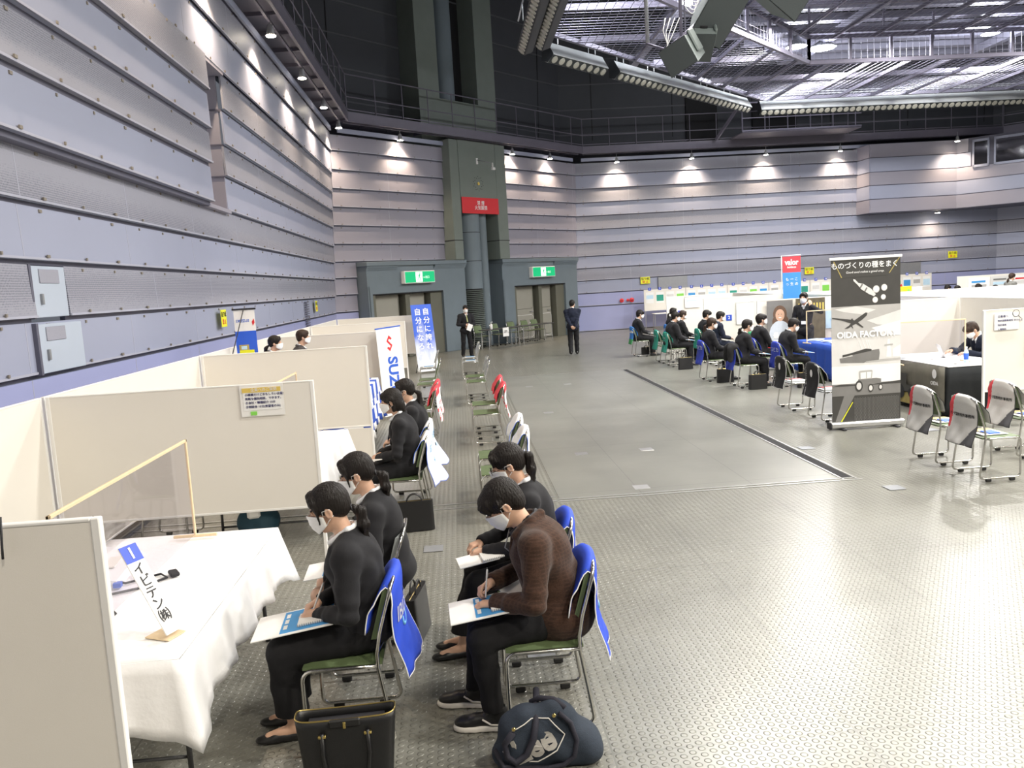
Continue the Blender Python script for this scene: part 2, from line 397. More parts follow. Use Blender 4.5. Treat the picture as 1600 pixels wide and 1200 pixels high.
# ------------------------------------------------------------------ smooth surfaces from blended round shapes
A_ = lambda *v: np.array(v, dtype=np.float32)
def rc(a, b, ra, rb=None, k=.012): return ('c', A_(*a), A_(*b), float(ra), float(ra if rb is None else rb), k, 1)
def el(c, r, k=.012, rot=None): return ('e', A_(*c), A_(*r), np.eye(3, dtype=np.float32) if rot is None else np.array(rot, dtype=np.float32), 0, k, 1)
def cut(p, k=None): return p[:5]+(p[5] if k is None else k, -1)
def dist(p, P):
    if p[0] == 'c':
        a, b, ra, rb = p[1:5]; ab = b-a; L = float(ab @ ab)
        if L < 1e-10: return np.sqrt(((P-a)**2).sum(-1))-ra
        t = np.clip(((P-a) @ ab)/L, 0, 1)
        return np.sqrt(((P-a-t[..., None]*ab)**2).sum(-1))-(ra+t*(rb-ra))
    q = (P-p[1]) @ p[3]; r = p[2]
    k0 = np.sqrt(((q/r)**2).sum(-1)); k1 = np.sqrt(((q/(r*r))**2).sum(-1))+1e-6
    return np.where(k0 < .3, -(1-k0)*r.min(), k0*(k0-1)/k1)
def bounds(p):
    if p[0] == 'c': r = max(p[3], p[4]); return np.minimum(p[1], p[2])-r, np.maximum(p[1], p[2])+r
    e = np.sqrt(((p[3]*p[2])**2).sum(1)); return p[1]-e, p[1]+e
def surf(prims, h, post=None):
    B = 8; S = B*h; RR = S*.87
    bb = [bounds(p) for p in prims if p[6] > 0]
    lo = np.min([b[0] for b in bb], 0)-.02; hi = np.max([b[1] for b in bb], 0)+.02
    n = np.ceil((hi-lo)/S).astype(int)
    g = np.stack(np.meshgrid(*[np.arange(q) for q in n], indexing='ij'), -1).reshape(-1, 3)
    cen = (lo+(g+.5)*S).astype(np.float32)
    D = np.stack([dist(p, cen) for p in prims], 1); un = np.array([p[6] > 0 for p in prims])
    dmin = D[:, un].min(1); act = (dmin < RR+.03) & (dmin > -1.7*RR-.03)
    if (~un).any(): act |= (dmin < RR+.03) & (D[:, ~un].min(1) < RR+.03)
    g = g[act]; cen = cen[act]; D = D[act]; dmin = dmin[act]; na = len(g)
    if na == 0: return np.zeros((0, 3)), []
    ar = np.arange(B+1); off = np.stack(np.meshgrid(ar, ar, ar, indexing='ij'), -1).reshape(-1, 3)
    P = (lo+((g[:, None, :]*B+off[None])*h)).astype(np.float32)
    val = np.full(P.shape[:2], 9., dtype=np.float32)
    for i, p in enumerate(prims):
        k = max(p[5], 1e-4)
        rel = np.nonzero(D[:, i] < (dmin+2*RR+k+.02 if p[6] > 0 else RR+k+.03))[0]
        if len(rel) == 0: continue
        di = dist(p, P[rel]); d = val[rel]
        if p[6] > 0:
            q = np.clip(.5+.5*(d-di)/k, 0, 1); d = di*q+d*(1-q)-k*q*(1-q)
        else:
            di = -di; q = np.clip(.5-.5*(d-di)/k, 0, 1); d = di*q+d*(1-q)+k*q*(1-q)
        val[rel] = d
    if post is not None: val = post(P, val).astype(np.float32)
    V = val.reshape(na, B+1, B+1, B+1); ins = V < 0
    c8 = [(a, b, c) for a in (0, 1) for b in (0, 1) for c in (0, 1)]
    sl = lambda X, o: X[:, o[0]:o[0]+B, o[1]:o[1]+B, o[2]:o[2]+B]
    cnt = sum(sl(ins, o).astype(np.int8) for o in c8); idx = np.argwhere((cnt > 0) & (cnt < 8))
    cv = np.stack([V[idx[:, 0], idx[:, 1]+o[0], idx[:, 2]+o[1], idx[:, 3]+o[2]] for o in c8], 1)
    acc = np.zeros((len(idx), 3)); num = np.zeros(len(idx))
    for i, a in enumerate(c8):
        for j, b in enumerate(c8):
            if j > i and sum(abs(a[q]-b[q]) for q in range(3)) == 1:
                x = cv[:, i]; y = cv[:, j]; m = (x < 0) != (y < 0); t = np.where(m, x/(x-y+1e-12), 0)
                acc += np.where(m[:, None], np.array(a)+t[:, None]*(np.array(b)-np.array(a)), 0); num += m
    gc = g[idx[:, 0]]*B+idx[:, 1:]
    verts = lo+(gc+acc/num[:, None])*h
    M = 1 << 20
    key = lambda q: ((q[:, 0]+4)*M+(q[:, 1]+4))*M+(q[:, 2]+4)
    kk = key(gc.astype(np.int64)); order = np.argsort(kk); ks = kk[order]
    F = []
    for ax in range(3):
        o1 = [0, 0, 0]; o1[ax] = 1; b_, c_ = (ax+1) % 3, (ax+2) % 3
        v0 = sl(ins, (0, 0, 0)); v1 = sl(ins, o1); e = np.argwhere(v0 != v1)
        if len(e) == 0: continue
        s0 = ins[e[:, 0], e[:, 1], e[:, 2], e[:, 3]]; q = (g[e[:, 0]]*B+e[:, 1:]).astype(np.int64)
        ids = []; ok = np.ones(len(e), bool)
        for (db, dc) in ((0, 0), (1, 0), (1, 1), (0, 1)):
            cc = q.copy(); cc[:, b_] -= db; cc[:, c_] -= dc; k_ = key(cc)
            pos = np.clip(np.searchsorted(ks, k_), 0, len(ks)-1); ok &= ks[pos] == k_; ids.append(order[pos])
        ids = np.stack(ids, 1)
        ids = np.where(s0[:, None], ids, ids[:, ::-1])[ok]; F.append(ids)
    return verts, np.concatenate(F)
def surf_obj(name, prims, h, m, parent=None, post=None, pick=None):
    """pick(centres)->index into m when m is a list"""
    v, f = surf(prims, h, post)
    me = bpy.data.meshes.new(name); me.vertices.add(len(v)); me.vertices.foreach_set('co', v.astype(np.float32).ravel())
    nf = len(f); me.loops.add(nf*4); me.loops.foreach_set('vertex_index', f.astype(np.int32).ravel())
    me.polygons.add(nf); me.polygons.foreach_set('loop_start', np.arange(nf, dtype=np.int32)*4); me.polygons.foreach_set('loop_total', np.full(nf, 4, np.int32))
    me.polygons.foreach_set('use_smooth', np.ones(nf, bool))
    for q in (m if isinstance(m, (list, tuple)) else [m]): me.materials.append(MATS[q])
    if pick is not None: me.polygons.foreach_set('material_index', pick(v[f].mean(1)).astype(np.int32))
    me.update(calc_edges=True); me.validate()
    o = bpy.data.objects.new(name, me); COL.objects.link(o)
    if parent is not None: o.parent = parent
    return o
def folds(amp, f=26, seed=0):
    rs = np.random.RandomState(seed); K = rs.normal(size=(4, 3)); K /= np.linalg.norm(K, axis=1)[:, None]; ph = rs.rand(4)*6
    def g(P, d):
        w_ = sum(np.sin((P @ (K[i]*f*(1+.35*i)).astype(np.float32))+ph[i]+1.3*np.sin((P @ (K[(i+1) % 4]*f*.5).astype(np.float32))+ph[(i+2) % 4])) for i in range(4))
        return d-amp*w_/2
    return g

# ------------------------------------------------------------------ people
def nrm(v): v = np.array(v, float); return v/np.linalg.norm(v)
def ik(a, t, l1, l2, pole):
    a = np.array(a, float); t = np.array(t, float); d = t-a; L = np.linalg.norm(d); L2 = min(L, (l1+l2)*.999); u = d/L; t = a+u*L2
    p = np.array(pole, float); p = p-u*(p @ u); p = nrm(p)
    x = (l1*l1-l2*l2+L2*L2)/(2*L2); y = math.sqrt(max(l1*l1-x*x, 0))
    return a+u*x+p*y, t
def rotm(pitch, yaw=0, roll=0):
    """columns = local axes; pitch>0 looks down"""
    cp, sp = math.cos(pitch), math.sin(pitch); cy, sy = math.cos(yaw), math.sin(yaw); cr, sr = math.cos(roll), math.sin(roll)
    Rx = np.array([[1, 0, 0], [0, cp, sp], [0, -sp, cp]]); Rz = np.array([[cy, -sy, 0], [sy, cy, 0], [0, 0, 1]]); Ry = np.array([[cr, 0, sr], [0, 1, 0], [-sr, 0, cr]])
    return Rz @ Rx @ Ry
def hand_prims(W, D, U, side, curl=.5, fr=0, grip=None):
    """W wrist, D towards the fingers, U back of the hand, side +1 right / -1 left"""
    W = np.array(W, float); D = nrm(D); U = np.array(U, float); U = nrm(U-D*(U @ D)); T = np.cross(D, U)*(-1 if side > 0 else 1)
    out = [rc(W-D*.03, W+D*.02, .025, .026, .01)]
    for o_, e in ((.024, .078), (.008, .082), (-.008, .080), (-.024, .074)):
        out.append(rc(W+D*.018+T*o_*.6, W+D*e+T*o_, .0145, .0115, .012))
    for i, (o_, L, e) in enumerate(((.027, .070, .080), (.009, .078, .084), (-.009, .073, .081), (-.026, .058, .075))):
        p = W+D*e+T*o_; a = 0; c = curl[i] if isinstance(curl, (list, tuple)) else curl*(1+.12*i)
        for fq, r0, r1 in ((.46, .0088, .0082), (.30, .0082, .0075), (.24, .0074, .0062)):
            a += c*(.9 if fq == .46 else 1.1); d = D*math.cos(a)-U*math.sin(a); d = nrm(d+T*o_*1.5)
            q = p+d*L*fq; out.append(rc(p, q, r0+fr, r1+fr, .0035)); p = q
    p = W+D*.022+T*.024; d = nrm(D*.62+T*.62-U*.30); q = p+d*.042; out.append(rc(W+D*.012+T*.008, p, .015, .014, .01)); out.append(rc(p, q, .0125, .0105, .01))
    d = nrm(D*.85+T*.05-U*.35*(curl if not isinstance(curl, (list, tuple)) else .6)); p = q; q = p+d*.03; out.append(rc(p, q, .0100+fr, .0092+fr, .004))
    d = nrm(D*.9-T*.25-U*.3); out.append(rc(q, q+d*.022, .0092+fr, .0075+fr, .004))
    return out
def person(label, loc, rz, look, pose, h=.006, group=None, name='person'):
    """local axes: x right, y forward, z up; the root stands on the floor under the pelvis"""
    root = thing(name, label, 'person', loc, rz, group); lo = look; po = pose
    female = lo.get('female', 0); s = lo.get('s', 1.)
    Pz = po.get('pelvis', .525); P = np.array([0, po.get('py', 0.), Pz]); ln = po.get('lean', .05); tw = po.get('twist', 0)
    TR = rotm(ln, tw); up = TR[:, 2]; fw = TR[:, 1]; rt = TR[:, 0]
    curve = po.get('hunch', .03)
    N = P+up*.485*s+fw*curve; C = P+up*.33*s+fw*curve*.3; sw = (.165 if female else .19)*s
    SR = N-up*.062*s+rt*sw; SL = N-up*.062*s-rt*sw
    HR = rotm(ln*.5+po.get('hp', .25), po.get('hy', 0)+tw, po.get('hr', 0)); hx, hf, hu = HR[:, 0], HR[:, 1], HR[:, 2]
    HB = N+up*.055+fw*.018; HC = HB+hu*.112+hf*.022+fw*.008
    Hd = lambda x, y, z: HC+hx*x+hf*y+hu*z
    hs = .97 if female else 1.0
    body = [el(Hd(0, -.014, .030), (.074*hs, .094*hs, .088*hs), .02, HR), el(Hd(0, .024, -.038), (.058*hs, .066*hs, .074*hs), .03, HR),
            el(Hd(0, .050, -.088), (.030, .028, .022), .03, HR), rc(N-up*.05, HC-hu*.03-hf*.02, .056*(.9 if female else 1), .048*(.93 if female else 1.05), .02),
            rc(Hd(0, .086, .004), Hd(0, .104, -.030), .008, .0125, .012), el(Hd(.013, .094, -.034), (.009, .010, .007), .006, HR), el(Hd(-.013, .094, -.034), (.009, .010, .007), .006, HR),
            el(Hd(0, .078, .022), (.05, .014, .010), .012, HR), el(Hd(0, .084, -.060), (.022, .012, .0075), .008, HR)]
    for sg in (-1, 1):
        body += [el(Hd(.032*sg, .066, -.030), (.022, .02, .02), .02, HR), el(Hd(.077*hs*sg, -.008, -.012), (.009, .019, .031), .006, HR), cut(el(Hd(.083*hs*sg, -.003, -.010), (.006, .010, .018), .004, HR)),
                 cut(el(Hd(.031*sg, .100, .004), (.019, .018, .012), .008, HR)), el(Hd(.031*sg, .0735, .003), (.0125, .0125, .0115), .003, HR)]
    # torso core
    body += [el(C, (.135*s, .09*s, .16*s), .04, TR), el(P+up*.06, (.135, .10, .11), .05, TR), rc(SL, SR, .045, .045, .04)]
    arms = []; hands = []
    for sd, S_, key in ((1, SR, 'R'), (-1, SL, 'L')):
        hd = po[key]; W = np.array(hd['w'], float); pole = hd.get('pole', (.55*sd, -.35, -.6))
        E, W = ik(S_, W, .272*s, .245*s, pole); arms.append((S_, E, W, sd, hd))
        body += [rc(S_, E, .040, .034, .03), rc(E, W, .034, .0235, .02)]
        hands += hand_prims(W, hd.get('d', (-.4*sd, .9, -.1)), hd.get('u', (0, .1, 1)), sd, hd.get('curl', .5), lo.get('fr', 0))
    legs = []
    for sd, key in ((1, 'R'), (-1, 'L')):
        Hj = P+np.array([.088*sd, 0, -.0]); A = np.array(po['foot'+key], float); th = po.get('toe'+key, .1*sd)
        K, A = ik(Hj, A, .415*s, .40*s, po.get('kpole', (.12*sd, 1, .6))); legs.append((Hj, K, A, sd, th))
        body += [rc(Hj, K, .070, .046, .04), rc(K, K+(A-K)*.35-np.array([0, .008, 0]), .047, .050, .03), rc(K+(A-K)*.35, A, .047, .032, .03)]
        t = np.array([math.sin(th), math.cos(th), 0]); fz = A[2]-.085
        body += [rc(A-np.array([0, 0, .01])-t*.025, A-np.array([0, 0, .052])-t*.03, .030, .026, .02), rc(A-np.array([0, 0, .03]), A+t*.13-np.array([0, 0, .06]), .030, .024, .02)]
    body += hands
    eyes = [Hd(.031, .0855, .003), Hd(-.031, .0855, .003)]; brows = [Hd(.032, .084, .026), Hd(-.032, .084, .026)]; mouth = Hd(0, .094, -.062)
    def pick(c):
        k = np.zeros(len(c), int)
        for e in eyes: k[np.linalg.norm((c-e) @ HR * np.array([1, 1, 1.8]), axis=1) < .0105] = 1
        for e in brows: k[np.linalg.norm((c-e) @ HR * np.array([1, .8, 3.2]), axis=1) < .0165] = 1
        k[np.linalg.norm((c-mouth) @ HR * np.array([.55, .6, 1.4]), axis=1) < .012] = 2
        return k
    surf_obj('body', body, h, ['skin', 'eye_dark', 'lip'], root, None, pick)
    # hair -------------------------------------------------
    hm = lo.get('hairmat', 'hair'); st = lo.get('hair', 'short'); hh = max(h, .0055) if h < .009 else h
    HP = [el(Hd(0, -.018, .036), (.086*hs, .106*hs, .098*hs), .02, HR)]
    if st == 'short': HP += [el(Hd(0, .045, .085), (.060, .040, .030), .02, HR), rc(Hd(-.05, .05, .075), Hd(.03, .072, .066), .018, .014, .02), el(Hd(0, -.06, -.030), (.062, .045, .05), .03, HR)]
    if st == 'mop': HP += [el(Hd(0, .058, .060), (.074, .046, .050), .02, HR), rc(Hd(-.045, .088, .055), Hd(-.040, .092, .018), .018, .007, .012), rc(Hd(.0, .098, .055), Hd(.0, .102, .022), .020, .007, .012), rc(Hd(.045, .085, .055), Hd(.045, .092, .018), .018, .007, .012),
                           el(Hd(0, -.06, -.025), (.072, .050, .065), .03, HR), rc(Hd(.078, .01, .03), Hd(.080, .012, -.012), .018, .010, .015), rc(Hd(-.078, .01, .03), Hd(-.080, .012, -.012), .018, .010, .015)]
    if st == 'bob': HP += [rc(Hd(-.03, .070, .075), Hd(-.03, .088, .03), .022, .009, .015), rc(Hd(.03, .070, .075), Hd(.03, .088, .03), .022, .009, .015), rc(Hd(-.072, -.01, .02), Hd(-.070, -.015, -.085), .028, .018, .03), rc(Hd(.072, -.01, .02), Hd(.070, -.015, -.085), .028, .018, .03),
                           el(Hd(0, -.06, -.04), (.080, .055, .085), .03, HR), rc(Hd(0, -.075, -.05), N+up*.03-fw*.05, .05, .025, .03)]
    if st in ('tail', 'lowtail', 'longtail'):
        HP += [el(Hd(0, -.06, -.015), (.066, .048, .055), .03, HR), rc(Hd(.02, .056, .098), Hd(.062, .050, .058), .014, .012, .02), rc(Hd(-.02, .056, .098), Hd(-.062, .050, .058), .014, .012, .02)]
        if lo.get('bangs'): HP += [rc(Hd(x, .070, .078), Hd(x*1.15, .090-abs(x)*.25, .030), .018, .007, .012) for x in (-.045, -.015, .015, .045)]
        else: LK = [rc(Hd(sg*.052, .050, .075), Hd(sg*.066, .046, .025), .009, .007, .02) for sg in (-1, 1)]+[rc(Hd(sg*.066, .046, .025), Hd(sg*.069, .056, -.050), .007, .003, .006) for sg in (-1, 1)]; HP += LK
    HP += [cut(el(Hd(0, .105, -.030), (.062, .062, .082), .012, HR), .012), cut(el(Hd(.088, .004, -.03), (.022, .026, .045), .01, HR), .01), cut(el(Hd(-.088, .004, -.03), (.022, .026, .045), .01, HR), .01)]
    if st in ('tail', 'lowtail', 'longtail') and not lo.get('bangs'): HP += LK+[rc(Hd(sg*.018, .064, .094), Hd(sg*.056, .058, .055), .013, .012, .02) for sg in (-1, 1)]
    if st == 'mop': HP += [rc(Hd(x, .086, .06), Hd(x*1.12, .100-.02*abs(x)/.05, .012), .018, .005, .012) for x in (-.05, -.02, .012, .042)]
    def strands(P_, d):
        q = (P_-HC.astype(np.float32)) @ HR.astype(np.float32); a = np.arctan2(q[..., 0], q[..., 1]+.02)
        return d-.0011*np.sin(a*34+q[..., 2]*25)-.0007*np.sin(a*71-q[..., 2]*60)
    head_hair = surf_obj('hair', HP, hh, hm, root, strands)
    if st in ('tail', 'lowtail', 'longtail'):
        z0 = {'tail': .02, 'lowtail': -.045, 'longtail': -.03}[st]; L = {'tail': .17, 'lowtail': .15, 'longtail': .30}[st]
        b = Hd(0, -.108, z0); c1 = b-hf*.045-np.array([0, 0, .04]); c2 = c1-np.array([0, 0, L*.45])-fw*.01; c3 = c2-np.array([0, 0, L*.5])-fw*.004
        c2 = c2-rt*.01; c3 = c3-rt*.02
        T_ = [rc(b, c1, .016, .026, .012), rc(c1, c2, .027, .030, .015), rc(c2, c3, .029, .008, .015), rc(c1+rt*.015, c3-rt*.012, .016, .006, .01), rc(c1-rt*.015, c3+rt*.015-fw*.02, .015, .005, .01)]
        def st2(P_, d): return d-.0022*np.sin(P_[..., 0]*260)-.0018*np.sin(P_[..., 1]*230+P_[..., 2]*20)
        surf_obj('ponytail', T_, hh, hm, root, st2)
        if h < .008: MB().tube([b+hx*.018*math.cos(t)+hu*.018*math.sin(t) for t in np.linspace(0, 6.28, 14)[:-1]], .005, 'ink', 6, True).build('hair_tie', root, True)
    # face mask ----------------------------------------------
    if not lo.get('nomask'):
        mb = MB(); nu, nv = (17, 11) if h < .012 else (11, 7)
        def mk(i, j):
            u = (i/(nu-1)*2-1); v = j/(nv-1); ph = u*R(76); zt = .006-.026*u*u; zb = -.104+.038*u*u; z = zt+(zb-zt)*v
            bul = 1-abs(v-.42)*1.05; rx = .071*hs+.004; ry = .092+.024*max(0, bul)*(1-u*u)**1.2+.010*math.exp(-(u/.16)**2)*max(0, 1-v*2.2); ry -= .012*max(0, v-.75)*4*(1-abs(u))
            x = rx*math.sin(ph); y = (.004+ry*math.cos(ph)); pl = .0012*math.sin(v*math.pi*7)*(1-u*u)
            return Hd(x, y+pl, z)
        mb.grid(mk, nu, nv, 'mask_white'); mask = mb.build('face_mask', root, True, solid=.002)
        if h < .012:
            lp = MB()
            for sg in (-1, 1):
                e0 = mk(0 if sg < 0 else nu-1, 0); e1 = mk(0 if sg < 0 else nu-1, nv-1); er = Hd(.083*hs*sg, -.022, .006); er2 = Hd(.080*hs*sg, -.026, -.030)
                lp.tube([e0, Hd(.078*hs*sg, .02, .008), er], .0016, 'mask_white', 5); lp.tube([e1, Hd(.074*hs*sg, .01, -.05), er2], .0016, 'mask_white', 5)
            lp.build('ear_loop', mask, True)
    if lo.get('glasses'):
        g = MB(); rim = lambda sg: [Hd(.033*sg+.024*math.cos(t), .106, .002+.017*math.sin(t)) for t in np.linspace(0, 6.283, 17)[:-1]]
        for sg in (-1, 1): g.tube(rim(sg), .0022, 'ink', 5, True); g.tube([Hd(.057*sg, .104, .006), Hd(.076*sg, .07, .006), Hd(.080*sg, -.01, .0)], .002, 'ink', 5)
        g.tube([Hd(-.010, .108, .006), Hd(.010, .108, .006)], .002, 'ink', 5); g.build('glasses', root, True)
    # upper clothing -------------------------------------------
    jm = lo.get('jacket', 'suit_black'); kind = lo.get('top', 'suit'); ch = max(h*1.25, .0075)
    bulk = lo.get('bulk', 1.0); bot = po.get('hem', -.02)
    J = [rc(SL, SR, .060*bulk, .060*bulk, .05), rc(N+up*.0-rt*.05, SL+up*.005, .040, .05*bulk, .04), rc(N+up*.0+rt*.05, SR+up*.005, .040, .05*bulk, .04),
         el(C+fw*.004, (.174*s*bulk, .140*bulk, .190*s), .05, TR), el(P+up*.15, (.150*bulk*(.95 if female else 1), .142*bulk, .15), .06, TR), el(P+up*(.045+bot)-fw*.005, (.180*bulk, .165*bulk, .125), .06, TR)]
    if female: J += [el(C+up*.02+fw*.095+rt*.06, (.055, .045, .06), .05, TR), el(C+up*.02+fw*.095-rt*.06, (.055, .045, .06), .05, TR)]
    if kind == 'zip': J += [el(P-up*.02-fw*.01, (.195, .175, .15), .05, TR), rc(P+fw*.10+rt*.05, P+fw*.10-rt*.05, .075, .075, .04)]
    if po.get('coat'): J += [el(P-up*.12, (.18, .14, .2), .06, TR)]
    for S_, E, W, sd, hd in arms:
        e = nrm(W-E); J += [rc(S_, E, .066*bulk, .052*bulk, .03), rc(E, W-e*.005, .052*bulk, .043*bulk, .012)]
    for S_, E, W, sd, hd in arms:
        e = nrm(W-E); J += [cut(rc(W+e*.030, W+e*.12, .034, .05), .004)]
    J += [cut(rc(N-up*.02, N+up*.16+fw*.02, .050, .06), .01)]
    vdepth = lo.get('v', .23)
    Vb = N-up*vdepth+fw*(.155); Vt = N+fw*.090
    if kind == 'suit': J += [cut(rc(Vt, Vb, .050, .004), .006)]
    if kind == 'zip': J += [cut(rc(Vt, N-up*.13+fw*.13, .040, .004), .006)]
    nb = N-fw*.064+up*.040
    lapel = []
    for sg in (-1, 1):
        a = N+rt*.064*sg+up*.018-fw*.015; b = N+rt*.068*sg-up*.040+fw*.074; c = Vb+rt*.012*sg+fw*.002
        if kind == 'suit': lapel += [rc(nb, a, .017, .015, .012), rc(a, b, .015, .018, .012), rc(b+rt*.012*sg, c, .019, .006, .012)]
        if kind == 'zip': lapel += [rc(nb-fw*.008, a+up*.012, .026, .026, .012), rc(a+up*.012, b+up*.02, .026, .022, .012), rc(a+rt*.02*sg-up*.01, b+rt*.03*sg-up*.03, .028, .020, .010)]
    J += lapel
    fo = folds(.0035 if h < .012 else .002, 30, len(label)); seat = po.get('seat_z', None)
    def crease(P_, d, a, b, amp, fq, sp=.085):
        a = np.asarray(a, np.float32); b = np.asarray(b, np.float32); ax = ((b-a)/np.linalg.norm(b-a)).astype(np.float32); q = P_-b; al_ = q @ ax; r2 = (q*q).sum(-1)
        side = (q @ np.array([.3, .5, .8], np.float32))
        return d-amp*np.sin(al_*fq+side*22)*np.exp(-r2/(sp*sp*2))
    def jpost(P_, d):
        d = fo(P_, d)
        if h < .012:
            for S_, E, W, sd, hd in arms:
                d = crease(P_, d, S_, E, .0045, 95); d = crease(P_, d, W, S_+(E-S_)*.25, .003, 60, .07); d = crease(P_, d, E, W-(W-E)*.2, .0025, 110, .05)
            d = crease(P_, d, N, P+up*.10+fw*.02, .005, 55, .13)
        if seat is not None: d = np.maximum(d, seat-P_[..., 2])
        return d
    jk = surf_obj('jacket', J, ch, jm, root, jpost)
    if kind in ('suit', 'zip'):
        sm = lo.get('shirt', 'shirt_white')
        SH = [el(C+fw*.016+up*.01, (.135*s, .092, .15*s), .04, TR), rc(N-up*.04+fw*.01, N+up*.030, .054, .053, .02), rc(SL+rt*.07+fw*.01-up*.01, SR-rt*.07+fw*.01-up*.01, .036, .036, .04)]
        for sg in (-1, 1): SH += [rc(N+rt*.056*sg+up*.050-fw*.01, N+rt*.030*sg-up*.015+fw*.092, .013, .014, .01), rc(N-fw*.052+up*.062, N+rt*.056*sg+up*.050-fw*.01, .012, .013, .01)]
        SH += [cut(rc(N+up*.0, N+up*.2+fw*.03, .046, .050), .005)]
        zmin = float((Vb-up*.06)[2])
        surf_obj('shirt', SH, max(ch, .008), sm, root, lambda P_, d: np.maximum(d, zmin-P_[..., 2]))
        if lo.get('tie'):
            TI = [el(N-up*.03+fw*.098, (.016, .012, .02), .01, TR), rc(N-up*.05+fw*.108, Vb+fw*.0, .012, .024, .01)]
            surf_obj('necktie', TI, .006 if h < .01 else .01, lo['tie'], root)
    if kind == 'zip' and h < .01:
        z = MB(); z.tube([N-up*.02+fw*.10+rt*.06, N-up*.10+fw*.145+rt*.03, C+fw*.135+rt*.018, P+up*.16+fw*.135+rt*.012, P+up*.02+fw*.145+rt*.01], .004, 'steel_grey', 6); z.build('zipper', jk, True)
    # lower clothing -------------------------------------------
    tm = lo.get('trousers', 'trouser_black'); Lr = lo.get('leg', (.096, .076, .070, .064))
    T = [el(P+up*.01, (.165, .135, .098), .05, TR)]
    if lo.get('skirt'):
        for Hj, K, A, sd, th in legs: T += [rc(Hj, K-nrm(K-Hj)*.02, .098, .080, .06)]
        T += [rc(legs[0][0], legs[1][0], .09, .09, .05), rc((legs[0][0]+legs[1][0])/2, (legs[0][1]+legs[1][1])/2-nrm(legs[0][1]-legs[0][0])*.05, .09, .07, .06)]
        yc = float(max(legs[0][1][1], legs[1][1][1])-.035)
        tp = lambda P_, d: np.maximum(fo(P_, d), P_[..., 1]-yc)
        surf_obj('skirt', T, ch, tm, root, tp)
    else:
        for Hj, K, A, sd, th in legs:
            mid = K+(A-K)*.45
            T += [rc(Hj, K, Lr[0], Lr[1], .035), rc(K, mid, Lr[1]*.98, Lr[2], .02), rc(mid, A-nrm(A-K)*.0, Lr[2], Lr[3], .02)]
        cz = po.get('cuff', .095)
        def tp(P_, d):
            d = fo(P_, d)
            if h < .012:
                for Hj, K, A, sd, th in legs: d = crease(P_, d, Hj, Hj+(K-Hj)*.2, .005, 70, .09); d = crease(P_, d, A, K, .003, 80, .07); d = crease(P_, d, K, A, .0035, 85, .07)
            return np.maximum(d, cz-P_[..., 2])
        surf_obj('trousers', T, ch, tm, root, tp)
    # shoes ---------------------------------------------------
    sk = lo.get('shoe', 'leather')
    for Hj, K, A, sd, th in legs:
        t = np.array([math.sin(th), math.cos(th), 0]); x = np.array([t[1], -t[0], 0]); fz = A[2]-.088; O = np.array([A[0], A[1], 0])-t*.015
        Q = lambda a, b, c: O+x*a+t*b+np.array([0, 0, c+fz]); RM = np.stack([x, t, np.array([0, 0, 1.])], 1)
        fh = max(h, .0065)
        if sk == 'pump':
            SP = [el(Q(0, -.035, .030), (.031, .040, .040), .015, RM), rc(Q(0, 0, .024), Q(0, .11, .020), .032, .035, .02), el(Q(0, .150, .018), (.036, .065, .024), .02, RM), cut(el(Q(0, .035, .070), (.029, .082, .040), .01, RM), .006)]
            hl = surf_obj('shoe', SP, fh, 'leather_black', root, lambda P_, d: np.maximum(d, .006+fz-P_[..., 2]))
        elif sk == 'sneaker':
            SP = [el(Q(0, -.035, .055), (.036, .046, .050), .02, RM), rc(Q(0, .0, .05), Q(0, .11, .045), .038, .038, .03), rc(Q(0, .02, .085), Q(0, -.01, .105), .040, .038, .02), el(Q(0, .155, .038), (.044, .068, .032), .02, RM), cut(rc(Q(0, -.005, .10), Q(0, -.01, .16), .030, .034), .005)]
            sh = surf_obj('shoe', SP, fh, 'leather_black', root, lambda P_, d: np.maximum(d, .022+fz-P_[..., 2]))
            SO = [el(Q(0, -.035, .015), (.042, .052, .04), .02, RM), rc(Q(0, .0, .012), Q(0, .11, .012), .044, .046, .03), el(Q(0, .155, .012), (.050, .076, .04), .02, RM)]
            surf_obj('sole', SO, .006, 'sneaker_sole', sh, lambda P_, d: np.maximum(np.maximum(d, fz-P_[..., 2]), P_[..., 2]-.030-fz))
            lc = MB()
            for q in range(5):
                y0 = .035+.018*q; z0 = .106-.009*q
                lc.tube([Q(-.026, y0, z0-.012), Q(0, y0+.003, z0), Q(.026, y0+.006, z0-.012)], .0028, 'ink', 5)
            lc.build('shoelace', sh, True)
            st_ = MB().tube([Q(-.042*sd*1, -.02, .035), Q(-.044*sd, .03, .040), Q(-.040*sd, .075, .068)], .005, 'sneaker_sole', 6); st_.tube([Q(.042*sd*1, -.02, .035), Q(.044*sd, .03, .040), Q(.040*sd, .075, .068)], .005, 'sneaker_sole', 6); st_.build('side_stripe', sh, True)
        else:
            SP = [el(Q(0, -.035, .045), (.034, .044, .048), .02, RM), rc(Q(0, 0, .04), Q(0, .12, .028), .037, .037, .03), el(Q(0, .165, .024), (.040, .070, .028), .02, RM), rc(Q(0, .02, .07), Q(0, -.01, .085), .034, .036, .02)]
            surf_obj('shoe', SP, max(fh, .007), 'leather_black', root, lambda P_, d: np.maximum(d, .002+fz-P_[..., 2]))
    root['_'] = 0; del root['_']
    return root, dict(P=P, N=N, HC=HC, arms=arms, legs=legs)
def sit_pose(**k):
    d = dict(pelvis=.552, lean=.06, hp=.25, seat_z=.458, R=dict(w=(.10, .27, .66)), L=dict(w=(-.10, .25, .66)), footR=(.10, .44, .088), footL=(-.10, .44, .088))
    d.update(k); return d
